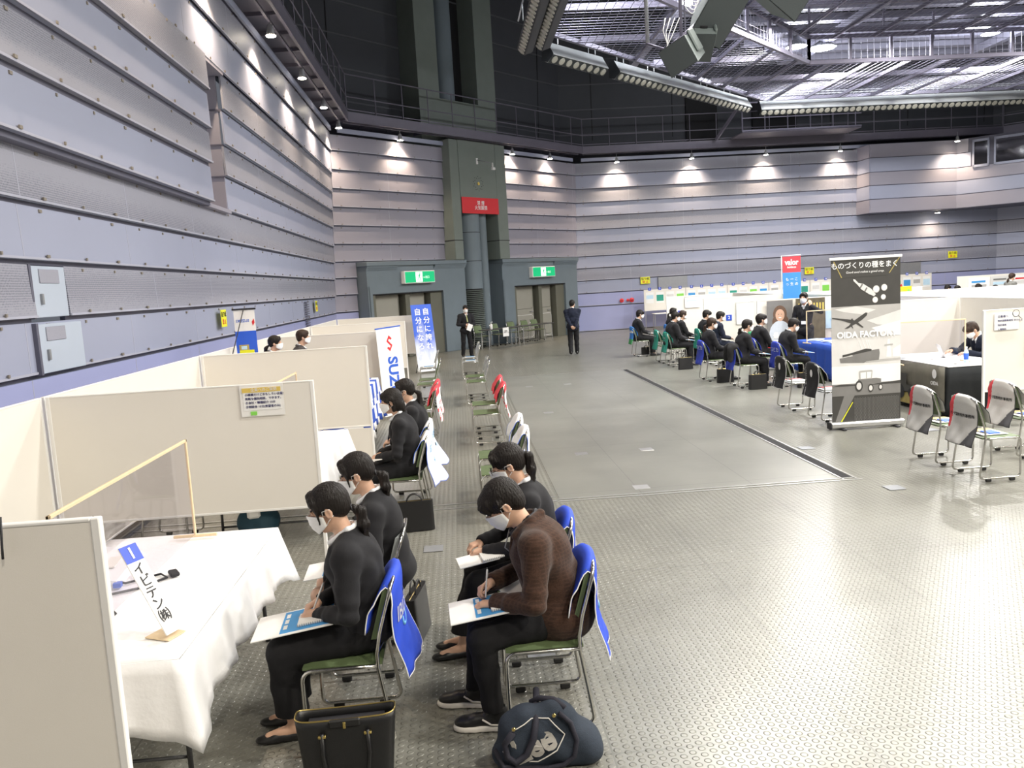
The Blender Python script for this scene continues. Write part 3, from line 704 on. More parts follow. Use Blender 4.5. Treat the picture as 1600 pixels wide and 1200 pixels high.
def stand_pose(**k):
    d = dict(pelvis=.91, lean=.02, hp=.08, R=dict(w=(.25, .02, .80), d=(0, .1, -1), u=(1, 0, 0)), L=dict(w=(-.25, .02, .80), d=(0, .1, -1), u=(-1, 0, 0)), footR=(.10, -.01, .088), footL=(-.10, -.01, .088), kpole=(0, 1, .1), hem=-.09, cuff=.05)
    d.update(k); return d
# ------------------------------------------------------------------ chairs
def arc(c, r, a0, a1, n, ax='yz'):
    return [(c[0], c[1]+r*math.cos(t), c[2]+r*math.sin(t)) for t in np.linspace(a0, a1, n)]
def make_chair(label, loc, rz, seat='green_vinyl', back='green_vinyl', cover=None, group=None, hi=True):
    t = thing('stacking_chair', label, 'chair', loc, rz, group)
    n = 8 if hi else 6; f = MB(); W = .225; r = .0105; z0 = .034
    for s in (-1, 1):
        x = W*s
        path = [(x, -.165, .435), (x, -.05, .437)]+[(x, .155+.05*math.sin(a), .387+.05*math.cos(a)) for a in np.linspace(0, math.pi/2, 6)]
        path += [(x, .205+.0*s, .20)]+[(x, .165+.04*math.cos(a), z0+.04-.04*math.sin(a)) for a in np.linspace(0, math.pi/2, 5)]
        path += [(x, 0, z0)]+[(x, -.18-.04*math.sin(a), z0+.04-.04*math.cos(a)) for a in np.linspace(0, math.pi/2, 5)]
        path += [(x, -.165, .43), (x*.99, -.165, .50), (x*.97, -.185, .60), (x*.96, -.215, .70), (x*.93, -.243, .79)]
        if s == -1: left = path
        else: right = path
    top = [(-.19, -.253, .825), (-.14, -.262, .842), (0, -.266, .846), (.14, -.262, .842), (.19, -.253, .825)]
    f.tube(left+top+right[::-1], r, 'chrome', n)
    for y, z in ((.15, .425), (-.12, .425)): f.tube([(-W, y, z), (W, y, z)], .008, 'chrome', 6)
    f.tube([(-W, -.165, .50), (-.1, -.18, .50), (.1, -.18, .50), (W, -.165, .50)], .007, 'chrome', 6)
    f.build('frame', t, True)
    st = MB()
    def sp(i, j):
        u = -1+2*i/10; v = -1+2*j/10; e = max(abs(u), abs(v)); x = .212*u*(1-.03*v*v); y = .01+.195*v
        return (x, y, .455-.014*(e**6)-.006*(1-u*u)*(1-v*v)*1.0+.006)
    st.grid(sp, 11, 11, seat); st.grid(lambda i, j: (sp(10-i, j)[0], sp(10-i, j)[1], .434), 11, 11, seat)
    ring = [(i, 0) for i in range(10)]+[(10, j) for j in range(10)]+[(i, 10) for i in range(10, 0, -1)]+[(0, j) for j in range(10, 0, -1)]
    st.grid(lambda i, j: (sp(*ring[i])[0], sp(*ring[i])[1], .434 if j == 0 else sp(*ring[i])[2]), 40, 2, seat, True)
    st.build('seat', t, 'auto')
    bk = MB()
    def bp(i, j, d):
        u = -1+2*i/10; v = j/8; z = .56+.265*v; w_ = .195*(1-.10*max(0, v-.7)**1.2*3); y = -.178-.08*v+.028*u*u*1.0-.03*(1-u*u)*0
        return (w_*u, y-d+.0, z)
    bk.grid(lambda i, j: bp(i, j, -.012), 11, 9, back); bk.grid(lambda i, j: bp(10-i, j, .012), 11, 9, back)
    ring = [(i, 0) for i in range(10)]+[(10, j) for j in range(8)]+[(i, 8) for i in range(10, 0, -1)]+[(0, j) for j in range(8, 0, -1)]
    bk.grid(lambda i, j: bp(*ring[i], -.012 if j else .012), 36, 2, back, True)
    bk.build('backrest', t, 'auto')
    for s in (-1, 1):
        for y in (-.13, .12):
            MB().bx(W*s-.014, W*s+.014, y-.028, y+.028, 0, .030, 'rubber', .005).build('rubber_foot', t)
    if cover: slipcover(t, cover)
    return t
def slipcover(t, scheme):
    prof = [(-.150, .60), (-.160, .66), (-.180, .74), (-.208, .81), (-.235, .855), (-.262, .872), (-.288, .858), (-.293, .80), (-.288, .72), (-.282, .64), (-.285, .56), (-.300, .47), (-.318, .39), (-.322, .36)]
    # resample
    P_ = [Vector((0, *p)) for p in prof]; nv = 67 if scheme == 'redgrey' else 34; KJ = 33/(nv-1); L = [0]
    for a, b in zip(P_, P_[1:]): L.append(L[-1]+(b-a).length)
    def at(s):
        s *= L[-1]
        for k in range(len(P_)-1):
            if s <= L[k+1]+1e-9: return P_[k].lerp(P_[k+1], (s-L[k])/(L[k+1]-L[k]))
        return P_[-1]
    nu = 41 if scheme == 'redgrey' else 17; mb = MB(); sd = len(scheme)
    def fn(i, j):
        u = -1+2*i/(nu-1); p = at(j/(nv-1)); back = p.y < -.262 or j*KJ > 14
        w_ = .228; zt = max(0, p.z-.74)/.13; w_ *= 1-.16*zt*zt
        zz = p.z-(.055*(abs(u)**3.2) if p.z > .80 else .055*(abs(u)**3.2)*max(0, (p.z-.7)/.1))
        low = max(0, (.70-p.z))/.34 if back else 0
        y = p.y+.035*u*u*(1 if not back else 1-.6*low)+.006*math.sin(u*5+p.z*14+sd)*low+.004*math.sin(u*9-p.z*25)*low
        if scheme == 'ecot' and back: y -= .13*low*(u+1)/2; w_ *= 1+.10*low; zz -= .02*low*math.sin(u*3)
        if scheme == 'blue' and back: y -= .05*low*(u+1)/2
        return (w_*u, y, zz)
    def mm(i, j):
        j = j*KJ; back = j > 13; u = i/(nu-1)
        if scheme == 'redgrey':
            if u < .26-.013*max(0, j-14) and j < 27: return 'cover_red'
            if back and u > .98-.045*(j-24) and j > 24: return 'cover_slate'
            return 'cover_grey'
        if scheme == 'redwhite': return 'cover_red' if (j < 17 or (j > 24 and (i+j) % 5 < 2)) else 'cover_white'
        if scheme == 'skygreen': return 'cover_green' if j > 26 else ('cover_white' if 17 <= j < 20 else 'cover_sky')
        return {'blue': 'cover_blue', 'darkblue': 'cover_blue2', 'teal': 'cover_teal', 'black': 'cover_black', 'ecot': 'cover_white', 'white': 'cover_white'}[scheme]
    mb.grid(fn, nu, nv, mm)
    c = mb.build('slipcover', t, True, solid=.004)
    c['label'] = {'redgrey': 'pale grey slipcover with a red band and lettering', 'redwhite': 'red and white slipcover', 'skygreen': 'sky blue and green slipcover', 'blue': 'bright blue slipcover with white piping',
                  'darkblue': 'dark blue slipcover with white lettering', 'teal': 'teal green slipcover', 'black': 'black slipcover with white vertical lettering', 'ecot': 'white slipcover with blue edging', 'white': 'white slipcover'}[scheme]
    e = [fn(0, j) for j in range(nv)]+[fn(i, nv-1) for i in range(1, nu)]+[fn(nu-1, j) for j in range(nv-2, -1, -1)]
    pm = {'blue': 'white_ink', 'ecot': 'blue_ink', 'white': 'blue_ink', 'redgrey': 'ink', 'black': 'white_ink'}.get(scheme)
    if pm: MB().tube(e, .0035, pm, 5).build('piping', c, True)
    def on(jj, off=.006): p = fn(nu//2, round(jj/KJ)); return (0, p[1]-off, p[2])
    r_, u_ = (1, 0, 0), (0, .02, 1)
    def curve_text(s, size, m, jj, vert=False, dx=0, bold=.01):
        o = on(jj, 0)
        ob = text('lettering', s, size, m, (dx, 0, o[2]), (0, 0, 1) if vert else (1, 0, 0), (-1, 0, 0) if vert else (0, 0, 1), c, bold=bold)
        for v in ob.data.vertices:   # wrap onto the cloth
            u = max(-1, min(1, v.co.x/.22)); best = min(range(round(14/KJ), nv-1), key=lambda j: abs(fn(int((u+1)/2*(nu-1)), j)[2]-v.co.z)); a = (u+1)/2*(nu-1); i0 = min(int(a), nu-2)
            y = fn(i0, best)[1]*(1-(a-i0))+fn(i0+1, best)[1]*(a-i0); v.co.y = y-.009
    if scheme == 'blue':
        curve_text('IBIDEN', .11, 'white_ink', 21, bold=.02)
        MB().tube([(.06*math.cos(a)-.02, fn(8, 21)[1]-.006, fn(8, 21)[2]-.06+.035*math.sin(a)) for a in np.linspace(2.6, 6.6, 16)], [.002+.008*math.sin(k/15*3.14) for k in range(16)], 'sky_ink', 6).build('emblem', c, True)
    if scheme == 'darkblue': curve_text('クスビカ', .10, 'white_ink', 19, bold=.02)
    if scheme == 'redgrey': curve_text('オンダ国際特許事務所', .040, 'ink', 21, bold=.02)
    if scheme == 'teal': curve_text('NAITOX', .07, 'white_ink', 19, bold=.015)
    if scheme == 'skygreen': curve_text('TTOYIN', .045, 'blue_ink', 18, bold=.02)
    if scheme == 'ecot': curve_text('ECOT', .10, 'sky_ink', 19); curve_text('ECOT', .07, 'sky_ink', 24, dx=.06)
    if scheme == 'black':
        curve_text('OIDA カンパニー', .062, 'white_ink', 24, True, -.12, .02)
        MB().grid(lambda i, j: (.06+.042*math.cos(i/16*6.283)*j/2, fn(10, 19)[1]-.007, fn(8, 19)[2]+.055*math.sin(i/16*6.283)*j/2), 16, 3, 'white_ink', True).build('emblem', c)
# ------------------------------------------------------------------ tables, cloths, partitions
def folding_table(label, x0, x1, y0, y1, z=.70, top='panel_edge', leg='dark_metal', group=None):
    cx, cy = (x0+x1)/2, (y0+y1)/2; t = thing('folding_table', label, 'table', (cx, cy, 0), 0, group); a, b = (x1-x0)/2, (y1-y0)/2
    MB().bx(-a, a, -b, b, z-.03, z, top, .006).build('tabletop', t)
    for sx in (-1, 1):
        for sy in (-1, 1):
            m = MB().tube([(sx*(a-.05), sy*(b-.16), z-.03), (sx*(a-.04), sy*(b-.14), .02)], .013, leg, 8); m.cyl((sx*(a-.04), sy*(b-.14), 0), (sx*(a-.04), sy*(b-.14), .03), .017, 'rubber', 8); m.build('leg', t, True)
    for sy in (-1, 1): MB().tube([(-(a-.05), sy*(b-.155), .12), ((a-.05), sy*(b-.155), .12)], .009, leg, 6).build('brace', t, True)
    return t
def tablecloth(label, x0, x1, y0, y1, z, m='cloth_white', drop=.33, corner=.10, amp=.02, group=None, drops=None, flare=.05):
    cx, cy = (x0+x1)/2, (y0+y1)/2; a, b = (x1-x0)/2, (y1-y0)/2; mb = MB(); nx, ny = 10, 18
    mb.grid(lambda i, j: (-a+2*a*i/nx, -b+2*b*j/ny, z+.001*math.sin(i*2.1+j*1.3)), nx+1, ny+1, m)
    ring = [(i, 0) for i in range(nx)]+[(nx, j) for j in range(ny)]+[(i, ny) for i in range(nx, 0, -1)]+[(0, j) for j in range(ny, 0, -1)]
    rp = []
    for k in range(len(ring)):
        i, j = ring[k]; i2, j2 = ring[(k+1) % len(ring)]
        for q in range(3): rp.append((i+(i2-i)*q/3, j+(j2-j)*q/3))
    drops = drops or (drop, drop, drop, drop)   # -y, +x, +y, -x
    def skirt(i, j):
        u, v = rp[i]; x = -a+2*a*u/nx; y = -b+2*b*v/ny; s = j/6
        ox = (1 if u >= nx else -1 if u <= 0 else 0); oy = (1 if v >= ny else -1 if v <= 0 else 0)
        dx_ = min(u, nx-u)/nx*2*a; dy_ = min(v, ny-v)/ny*2*b; near = math.exp(-(max(dx_, 0) if oy else max(dy_, 0))/.13)
        d = drops[0] if oy < 0 else drops[2] if oy > 0 else drops[1] if ox > 0 else drops[3]
        if ox and oy: d = max(drops[0 if oy < 0 else 2], drops[1 if ox > 0 else 3])
        ph = (x*1.0+y*1.0)*14
        o = .004+s*(flare+amp*math.sin(ph)+.5*amp*math.sin(ph*2.3+1))+near*s*.03
        if ox and oy: o *= .75; o += .035*s
        xx = x+ox*o+(0 if ox else s*.02*math.sin(ph*.7)*(1-near)); yy = y+oy*o
        # pull towards the corner so that it folds into a point
        if not (ox and oy):
            if oy: xx += (1 if x > 0 else -1)*near*s*.05
            else: yy += (1 if y > 0 else -1)*near*s*.05
        return (xx, yy, z-.006*(s > 0)-d*s-corner*near*s+.008*math.sin(ph*1.7)*s)
    mb.grid(skirt, len(rp), 7, m, True)
    c = mb.build('tablecloth', None, True, solid=.003); c.location = (cx, cy, 0)
    return tag(c, label, 'tablecloth', group)
def panel(label, p0, p1, z0=.5, z1=1.57, group='white partition panels', thick=.03, low=False, legs=(1, 1)):
    """p0,p1 plan points"""
    p0 = Vector((*p0, 0)); p1 = Vector((*p1, 0)); L = (p1-p0).length; ang = math.atan2(p1.y-p0.y, p1.x-p0.x)
    t = thing('partition_panel', label, 'partition', p0, ang, group)
    MB().bx(.03, L-.03, -thick/2+.004, thick/2-.004, z0+.02, z1-.012, 'panel_white').build('board', t)
    f = MB().bx(0.03, L-.03, -thick/2, thick/2, z1-.012, z1, 'panel_edge', .003); f.bx(.03, L-.03, -thick/2, thick/2, z0, z0+.02, 'panel_edge', .003); f.build('rail', t)
    for k, x in enumerate((.0, L-.03)):
        if legs[k]: m = MB().bx(x, x+.03, -thick/2-.001, thick/2+.001, .0, z1, 'panel_edge', .004); m.build('post', t)
    if low: MB().bx(L-1.0, L-.03, -.012, .012, .03, z0-.02, 'panel_white').build('lower_board', t)
    return t
def shield(label, p, ry, W=.9, H=.62, z=.723, group=None):
    """clear acrylic shield in a thin wooden frame, standing on a table; local x = width"""
    t = thing('acrylic_shield', label, 'shield', (p[0], p[1], z), ry, group)
    f = MB(); w_ = .014
    f.bx(-W/2, W/2, -w_/2, w_/2, H-.018, H, 'wood_light', .002)
    for s in (-1, 1): f.bx(s*W/2-.009*(1+s), s*W/2+.009*(1-s), -w_/2, w_/2, .015, H, 'wood_light', .002)
    f.bx(-W/2, W/2, -w_/2, w_/2, .10, .112, 'wood_light', .002) if False else None
    f.build('wooden_frame', t)
    for s in (-1, 1): MB().bx(s*(W/2-.008)-.011, s*(W/2-.008)+.011, -.14, .14, 0, .018, 'wood_light', .003).build('foot_bar', t)
    MB().bx(-W/2+.018, W/2-.018, -.0015, .0015, .02, H-.018, 'acrylic').build('clear_sheet', t)
    return t
# ------------------------------------------------------------------ bags and small things
def briefcase(label, loc, rz, s=1., group=None, tilt=0):
    t = thing('briefcase', label, 'bag', loc, rz, group); w_, h_, d_ = .36*s, .28*s, .11*s
    SP = [rc((-w_/2+.03, 0, .05), (w_/2-.03, 0, .05), d_/2+.004, None, .03), rc((-w_/2+.03, 0, h_-.03), (w_/2-.03, 0, h_-.03), d_/2-.022, None, .03), el((0, 0, h_/2), (w_/2, d_/2, h_/2), .06)]
    mb = MB()
    def bd(i, j):
        a = i/24*2*math.pi; v = j/6; ww = w_/2*(1-.03*v); dd = d_/2*(1-.35*v); c_, s_ = math.cos(a), math.sin(a)
        x = ww*(abs(c_)**.25)*(1 if c_ > 0 else -1); y = dd*(abs(s_)**.45)*(1 if s_ > 0 else -1)
        return (x, y+tilt*v, .004+h_*v)
    mb.grid(bd, 24, 7, 'leather_black', True); mb.poly([bd(i, 6) for i in range(24)], 'leather_black'); mb.poly([bd(i, 0) for i in range(24)][::-1], 'leather_black'); mb.build('bag_body', t, 'auto')
    for s_ in (-1, 1):
        MB().tube([(x, s_*.018+tilt, h_-.02+.09*s*math.sin(q)) for x, q in [(-.075*s*math.cos(a), a) for a in np.linspace(0, math.pi, 12)]], .006*s, 'leather_black', 7).build('handle', t, True)
    MB().tube([(-w_/2+.02, tilt, h_+.004), (w_/2-.02, tilt, h_+.004)], .003, 'brass', 6).build('zipper', t)
    return t
def folder(label, loc, rz, w_=.42, d_=.30, tilt=0, blue=True, book=True, group=None, name='document_folder'):
    """white sheet board with a blue printed page; local x along width"""
    t = thing(name, label, 'papers', loc, rz, group); t.rotation_euler = (tilt, 0, rz)
    MB().bx(-w_/2, w_/2, -d_/2, d_/2, 0, .006, 'paper', .001).build('sheet', t)
    if blue:
        m = MB(); m.bx(-w_*.16, w_*.46, -d_*.44, d_*.44, .006, .0075, 'print_blue'); m.build('printed_page', t)
        for k in range(3): MB().bx(-w_*.13, -w_*.08, -d_*.3+k*.07, -d_*.3+k*.07+.05, .0077, .0082, 'paper').build('print_mark', t)
    if book:
        b = MB().bx(.02, .15, -.10, .05, .0080, .018, 'paper', .002); b.build('notebook', t)
        r = MB(); [r.tube([(.024+.0108*k, -.102, .010), (.024+.0108*k, -.104, .020), (.024+.0108*k, -.096, .019)], .0016, 'steel_grey', 4) for k in range(12)]; r.build('ring_binding', t)
    return t
def pen(label, a, b):
    t = thing('pen', label, 'pen', a, 0); d = Vector(b)-Vector(a)
    MB().tube([(0, 0, 0), d*.06, d*.9, d], [.001, .004, .0045, .0035], 'plastic_white', 8).build('barrel', t, True)
    MB().tube([d*.98, d*1.06], .0018, 'steel_grey', 6).build('button', t); MB().bar(d*.7+Vector((.006, 0, 0)), d*.98+Vector((.005, 0, 0)), .002, .003, 'steel_grey').build('pen_clip', t)
    return t
# ------------------------------------------------------------------ the hall
SE = [1.10, 1.67, 2.22, 2.76, 3.28, 3.84, 4.42, 5.00, 5.57, 6.15, 6.73, 7.25]
LSE = [1.10, 1.66, 2.18, 2.71, 3.24, 3.76, 4.34, 4.86, 5.43, 6.02, 6.70, 7.30]
LEAN = .055
def lean(z): return LEAN*max(0, z-2.2)
def wall(name, A, B, z0=0., z1=7.25, gaps=(), clips=True, miter=(0, 0), base=None, rows_=None):
    """panelled wall from plan point A to B, hall on the left of A->B turned right (n = towards the hall); gaps: (s0,s1,za,zb)"""
    A = Vector((*A, 0)); B = Vector((*B, 0)); d = (B-A); L = d.length; d.normalize(); n = Vector((d.y, -d.x, 0))
    mb = MB(); rows = [0]+(rows_ or SE)
    P = lambda s, o, z: A+d*s+n*o+Vector((0, 0, z))
    ms = [miter[0], miter[1]]
    for i in range(len(rows)-1):
        za, zb = rows[i], rows[i+1]
        if zb <= z0+.01 or za >= z1-.01: continue
        kind = 'wall_low' if i < 2 else ('wall_perf' if i % 2 == 1 else 'wall_smooth')
        if base: kind = base if i >= 2 else kind
        segs = [(0, L)]
        for (s0, s1, ga, gb) in gaps:
            if (za+zb)/2 > ga and (za+zb)/2 < gb:
                segs = [x for (a, b) in segs for x in ((a, min(b, s0)), (max(a, s1), b)) if x[1]-x[0] > .02]
        for (a, b) in segs:
            g = .022; o0 = lean(za)+(.045 if i >= 3 else .0); o1 = lean(zb)
            e0 = lambda o: a-(o*ms[0] if a == 0 else 0); e1 = lambda o: b+(o*ms[1] if b == L else 0)
            q = [P(e0(o0), o0, za+g), P(e1(o0), o0, za+g), P(e1(o1), o1, zb-g), P(e0(o1), o1, zb-g)]
            mb.poly(q, kind, .03, n)
            # lip and groove at the foot of the row
            mb.poly([P(e0(o0+.012), o0+.012, za+g), P(e1(o0+.012), o0+.012, za+g), P(e1(o0+.012), o0+.012, za+g+.022), P(e0(o0+.012), o0+.012, za+g+.022)], 'ledge', .014, n)
            mb.poly([P(e0(o0-.05), o0-.06, za-g), P(e1(o0-.05), o0-.06, za-g), P(e1(o0-.05), o0-.06, za+g), P(e0(o0-.05), o0-.06, za+g)], 'groove', .05, n)
            # vertical joints
            s = a+2.4
            while s < b-.3:
                zz = (o0+o1)/2; mb.poly([P(s-.006, o0+.002, za+g), P(s+.006, o0+.002, za+g), P(s+.006, o1+.002, zb-g), P(s-.006, o1+.002, zb-g)], 'ledge', .004, n); s += 2.4
            if clips and i >= 2:
                s = a+.4
                while s < b-.1:
                    w_ = .025 if int(round((s-a)/.8)) % 3 else .05
                    for zc, oc in ((za+g+.035, o0+.018), (zb-g-.03, o1+.006)): mb.box(P(s, oc, zc), (w_, .015, .028), 'clip', Matrix(((d.x, n.x, 0), (d.y, n.y, 0), (0, 0, 1))))
                    s += .8
    return struct(name, mb)
# plan: left wall, 45 degree facet, back wall, right facet
LW0 = (-3.9, -2); C1 = (-3.9, 26.4); C2 = (5.3, 35.6); C3 = (24.5, 35.6); C4 = (31, 29.1)
t22 = math.tan(R(22.5))
wall('wall_left', LW0, C1, rows_=LSE, gaps=((15.1, 16.3, 3.76, 6.02), (9.75, 10.4, 2.18, 2.71)), miter=(0, -t22))
FD = Vector((1, 1, 0)).normalized(); FN = Vector((1, -1, 0)).normalized()
FP = lambda s, o, z: Vector((-3.9, 26.4, 0))+FD*s+FN*o+Vector((0, 0, z))
FR = Matrix(((FD.x, FN.x, 0), (FD.y, FN.y, 0), (0, 0, 1)))
wall('wall_facet', C1, C2, gaps=((5.1, 7.9, 0, 8), (.9, 12.4, 0, 3.2)), miter=(-t22, -t22), base='wall_tan')
wall('wall_back', C2, C3, miter=(-t22, -t22), clips=True)
wall('wall_right', C3, C4, miter=(-t22, 0), clips=False)
# alcove in the left wall
al = MB(); al.bx(-4.5, -4.45, 13.0, 14.4, 3.7, 6.1, 'wall_smooth'); al.bx(-4.5, -3.78, 14.28, 14.33, 3.78, 6.0, 'wall_tan'); al.bx(-4.5, -3.86, 13.0, 13.06, 3.78, 6.0, 'wall_tan'); al.bx(-4.5, -3.72, 13.0, 14.3, 3.72, 3.78, 'wall_tan'); al.bx(-4.5, -3.64, 13.0, 14.3, 5.98, 6.05, 'wall_tan')
for z in (4.34, 4.86, 5.43): al.bx(-4.45, -4.44, 13.06, 14.28, z-.012, z+.012, 'groove'); al.bx(-4.45, -3.76, 14.26, 14.28, z-.012, z+.012, 'groove')
for z in (4.1, 4.7, 5.75): al.bx(-4.42, -4.38, 14.0, 14.06, z, z+.25, 'steel_grey')
struct('wall_alcove', al)
# projecting rows on the near half of the left wall
nr = MB()
for i in range(5, 9):
    za, zb = LSE[i], LSE[i+1]
    k = 'wall_perf' if i % 2 == 0 else 'wall_smooth'; o0 = .13+lean(za)+.045; o1 = .13+lean(zb)
    nr.poly([(-3.9+o0, -2, za+.03), (-3.9+o0, 13.05, za+.03), (-3.9+o1, 13.05, zb-.03), (-3.9+o1, -2, zb-.03)], k, .06, Vector((1, 0, 0)))
    nr.poly([(-3.9+o0+.014, -2, za+.03), (-3.9+o0+.014, 13.05, za+.03), (-3.9+o0+.014, 13.05, za+.055), (-3.9+o0+.014, -2, za+.055)], 'ledge', .02, Vector((1, 0, 0)))
    nr.poly([(-3.9+o0-.06, -2, za-.03), (-3.9+o0-.06, 13.03, za-.03), (-3.9+o0-.06, 13.03, za+.03), (-3.9+o0-.06, -2, za+.03)], 'groove', .2, Vector((1, 0, 0)))
    nr.poly([(-3.9+o0-.005, 13.05, za+.03), (-3.9, 13.05, za+.03), (-3.9, 13.05, zb-.03), (-3.9+o1-.005, 13.05, zb-.03)], 'wall_tan', .03, Vector((0, 1, 0)))
    y = 1.0
    while y < 13:
        for zc, oc in ((za+.07, o0+.02), (zb-.06, o1+.006)): nr.box((-3.9+oc, y, zc), (.015, .05 if int(y/.8) % 3 == 0 else .025, .03), 'clip')
        y += .8
struct('trim_1', nr)
# floor
fl = MB(); fl.bx(-6, 32, -4, 38, -.08, -.004, 'floor_studs'); struct('floor', fl)
fi = MB(); fi.bx(.93, 3.93, 8.2, 19.75, -.003, .0, 'floor_smooth'); struct('floor_inner', fi)
fr = MB()
for (a, b) in (((3.96, 8.15), (3.96, 19.85)), ((4.10, 8.15), (4.10, 19.85)), ((.9, 8.12), (4.15, 8.12)), ((.9, 8.2), (4.1, 8.2)), ((.9, 19.8), (4.15, 19.8)), ((-3.4, 8.15), (.9, 8.15)), ((-3.4, 8.32), (.9, 8.32))):
    fr.bar((*a, 0), (*b, 0), .022, .006, 'alu')
fr.bx(3.985, 4.075, 8.2, 19.75, -.002, .001, 'gap_black'); struct('trim_2', fr)
for i, (x, y) in enumerate(((1.46, 17.67), (2.31, 17.68), (1.46, 13.9), (1.49, 10.35), (2.35, 10.34), (1.85, 8.45), (4.25, 9.75), (4.26, 7.7), (6.2, 10.3), (.37, 4.74), (6.2, 12.4), (-.35, 6.9))):
    tag(MB().bx(x-.085, x+.085, y-.085, y+.085, 0, .003, 'alu' if i < 6 else 'steel_grey', .001).build('floor_hatch'), 'small '+('bright', 'dark')[i >= 6]+' square floor hatch '+['in the railed area, far left one of the farthest pair', 'in the railed area, far right one of the farthest pair', 'in the railed area, alone halfway along its left edge', 'in the railed area, left one of the nearer pair', 'in the railed area, right one of the nearer pair', 'just inside the near rail of the railed area', 'beside the long floor rail, before the covered chairs', 'just outside the near corner of the railed area', 'in front of the big black and white banner foot', 'behind the brown jacket, between the two chair rows', 'behind the big black and white banner', 'in the aisle between the briefcase and the empty chairs'][i], 'hatch', ['bright floor hatches', 'dark floor hatches'][i >= 6])
# upper dark walls, roof
uw = MB()
def upper(A, B, o=-.9):
    A = Vector((*A, 0)); B = Vector((*B, 0)); d = (B-A); L = d.length; d.normalize(); n = Vector((d.y, -d.x, 0)); A = A+n*o-d*.9; L += 1.8
    P = lambda s, q, z: A+d*s+n*q+Vector((0, 0, z))
    uw.poly([P(0, 0, 7.0), P(L, 0, 7.0), P(L, .3, 16), P(0, .3, 16)], 'dark_wall', .1, n)
    for z in np.arange(8.6, 15, 1.05): uw.poly([P(0, .035*(z-7)+.02, z), P(L, .035*(z-7)+.02, z), P(L, .035*(z-7)+.02, z+.05), P(0, .035*(z-7)+.02, z+.05)], 'dark_line', .03, n)
    for s in np.arange(2, L, 3.6): uw.poly([P(s, .03, 8), P(s+.03, .03, 8), P(s+.03, .33, 15), P(s, .33, 15)], 'gap_black', .01, n)
upper(LW0, C1); upper(C1, C2); upper(C2, C3); upper(C3, C4)
struct('wall_upper', uw)
cl = MB(); cl.bx(-7, 33, -4, 40, 15.5, 15.7, 'ceiling_black')
for y in np.arange(2, 36, 3.2): cl.bx(-7, 33, y, y+.25, 14.2, 15.5, 'ceiling_black')
struct('ceiling', cl)
bw = MB(); bw.bx(-7, 33, -4.2, -4, 0, 15.6, 'dark_wall'); struct('wall_rear', bw)
# catwalk around the hall
def catwalk(name, A, B, label_, o=.9):
    A = Vector((*A, 0)); B = Vector((*B, 0)); d = (B-A); L = d.length; d.normalize(); n = Vector((d.y, -d.x, 0))
    P = lambda s, q, z: A+d*s+n*q+Vector((0, 0, z)); RM = Matrix(((d.x, n.x, 0), (d.y, n.y, 0), (0, 0, 1)))
    t = bpy.data.objects.new(name, None); COL.objects.link(t); t['kind'] = 'structure'
    k = t22*o; m = MB()
    m.poly([P(-.3, -.9, 7.78), P(L+.3, -.9, 7.78), P(L-k, o, 7.78), P(k, o, 7.78)], 'catwalk', .05, Vector((0, 0, 1)))
    m.bar(P(k, o, 7.68), P(L-k, o, 7.68), .06, .30, 'catwalk'); m.bar(P(k, o-.25, 7.55), P(L-k, o-.25, 7.55), .05, .05, 'catwalk')
    s = .6
    while s < L-.3: m.bar(P(s, -.3, 7.68), P(s, o-.05, 7.72), .05, .10, 'catwalk'); s += 1.2
    m.bar(P(k, .34, 7.36), P(L-k, .34, 7.36), .05, .14, 'wall_smooth')
    m.build('walkway', t)
    r = MB(); r.tube([P(k, o, 8.95), P(L-k, o, 8.95)], .022, 'catwalk', 6); r.tube([P(k, o, 8.28), P(L-k, o, 8.28)], .02, 'catwalk', 6)
    s = k
    while s < L-k: r.tube([P(s, o, 7.8), P(s, o, 8.95)], .018, 'catwalk', 6); r.bar(P(s+.02, o, 7.9), P(min(s+1.1, L-k), o, 7.9), .02, .03, 'catwalk'); s += 1.15
    r.build('railing', t)
    return t
catwalk('catwalk', LW0, C1, ''); catwalk('catwalk', C1, C2, ''); catwalk('catwalk', C2, C3, ''); catwalk('catwalk', C3, C4, '')
# pillar between the doors, with its recess and round column
pb = MB()
def fbox(mb, s0, s1, o0, o1, z0, z1, m, bev=0): mb.box(FP((s0+s1)/2, (o0+o1)/2, (z0+z1)/2), (s1-s0, o1-o0, z1-z0), m, FR, bev); return mb
fbox(pb, 4.95, 5.40, -.5, .64, 3.25, 7.5, 'pillar_green', .02); fbox(pb, 7.35, 7.93, -.5, .64, 3.25, 7.5, 'pillar_green', .02); fbox(pb, 5.40, 7.35, -.5, .64, 5.0, 7.5, 'pillar_green')
fbox(pb, 5.3, 7.45, -.6, -.45, 0, 5.1, 'door_blue')
for z in (3.95,): fbox(pb, 4.94, 5.41, -.4, .645, z-.012, z+.012, 'gap_black'); fbox(pb, 7.34, 7.94, -.4, .645, z-.012, z+.012, 'gap_black')
fbox(pb, 4.2, 5.2, -.9, .1, 7.5, 15.6, 'pillar_green'); fbox(pb, 7.2, 8.2, -.9, .1, 7.5, 15.6, 'pillar_green'); fbox(pb, 5.2, 7.2, -.9, .1, 7.5, 9.0, 'pillar_green'); fbox(pb, 5.2, 7.2, -.9, -.7, 9.0, 15.6, 'gap_black')
cu = FP(5.9, -.35, 0); pb.cyl((cu.x, cu.y, 9.0), (cu.x, cu.y, 15.6), .38, 'door_blue', 24)
struct('pillar', pb, smooth='auto')
cb = MB(); cc = FP(6.15, .18, 0)
prof = [(.42, 0), (.42, 2.18)]
for z in np.arange(.06, 2.15, .07): cb.lathe([(.40, z), (.455, z+.015), (.40, z+.045)], 'pillar_green', (cc.x, cc.y, 0), 28)
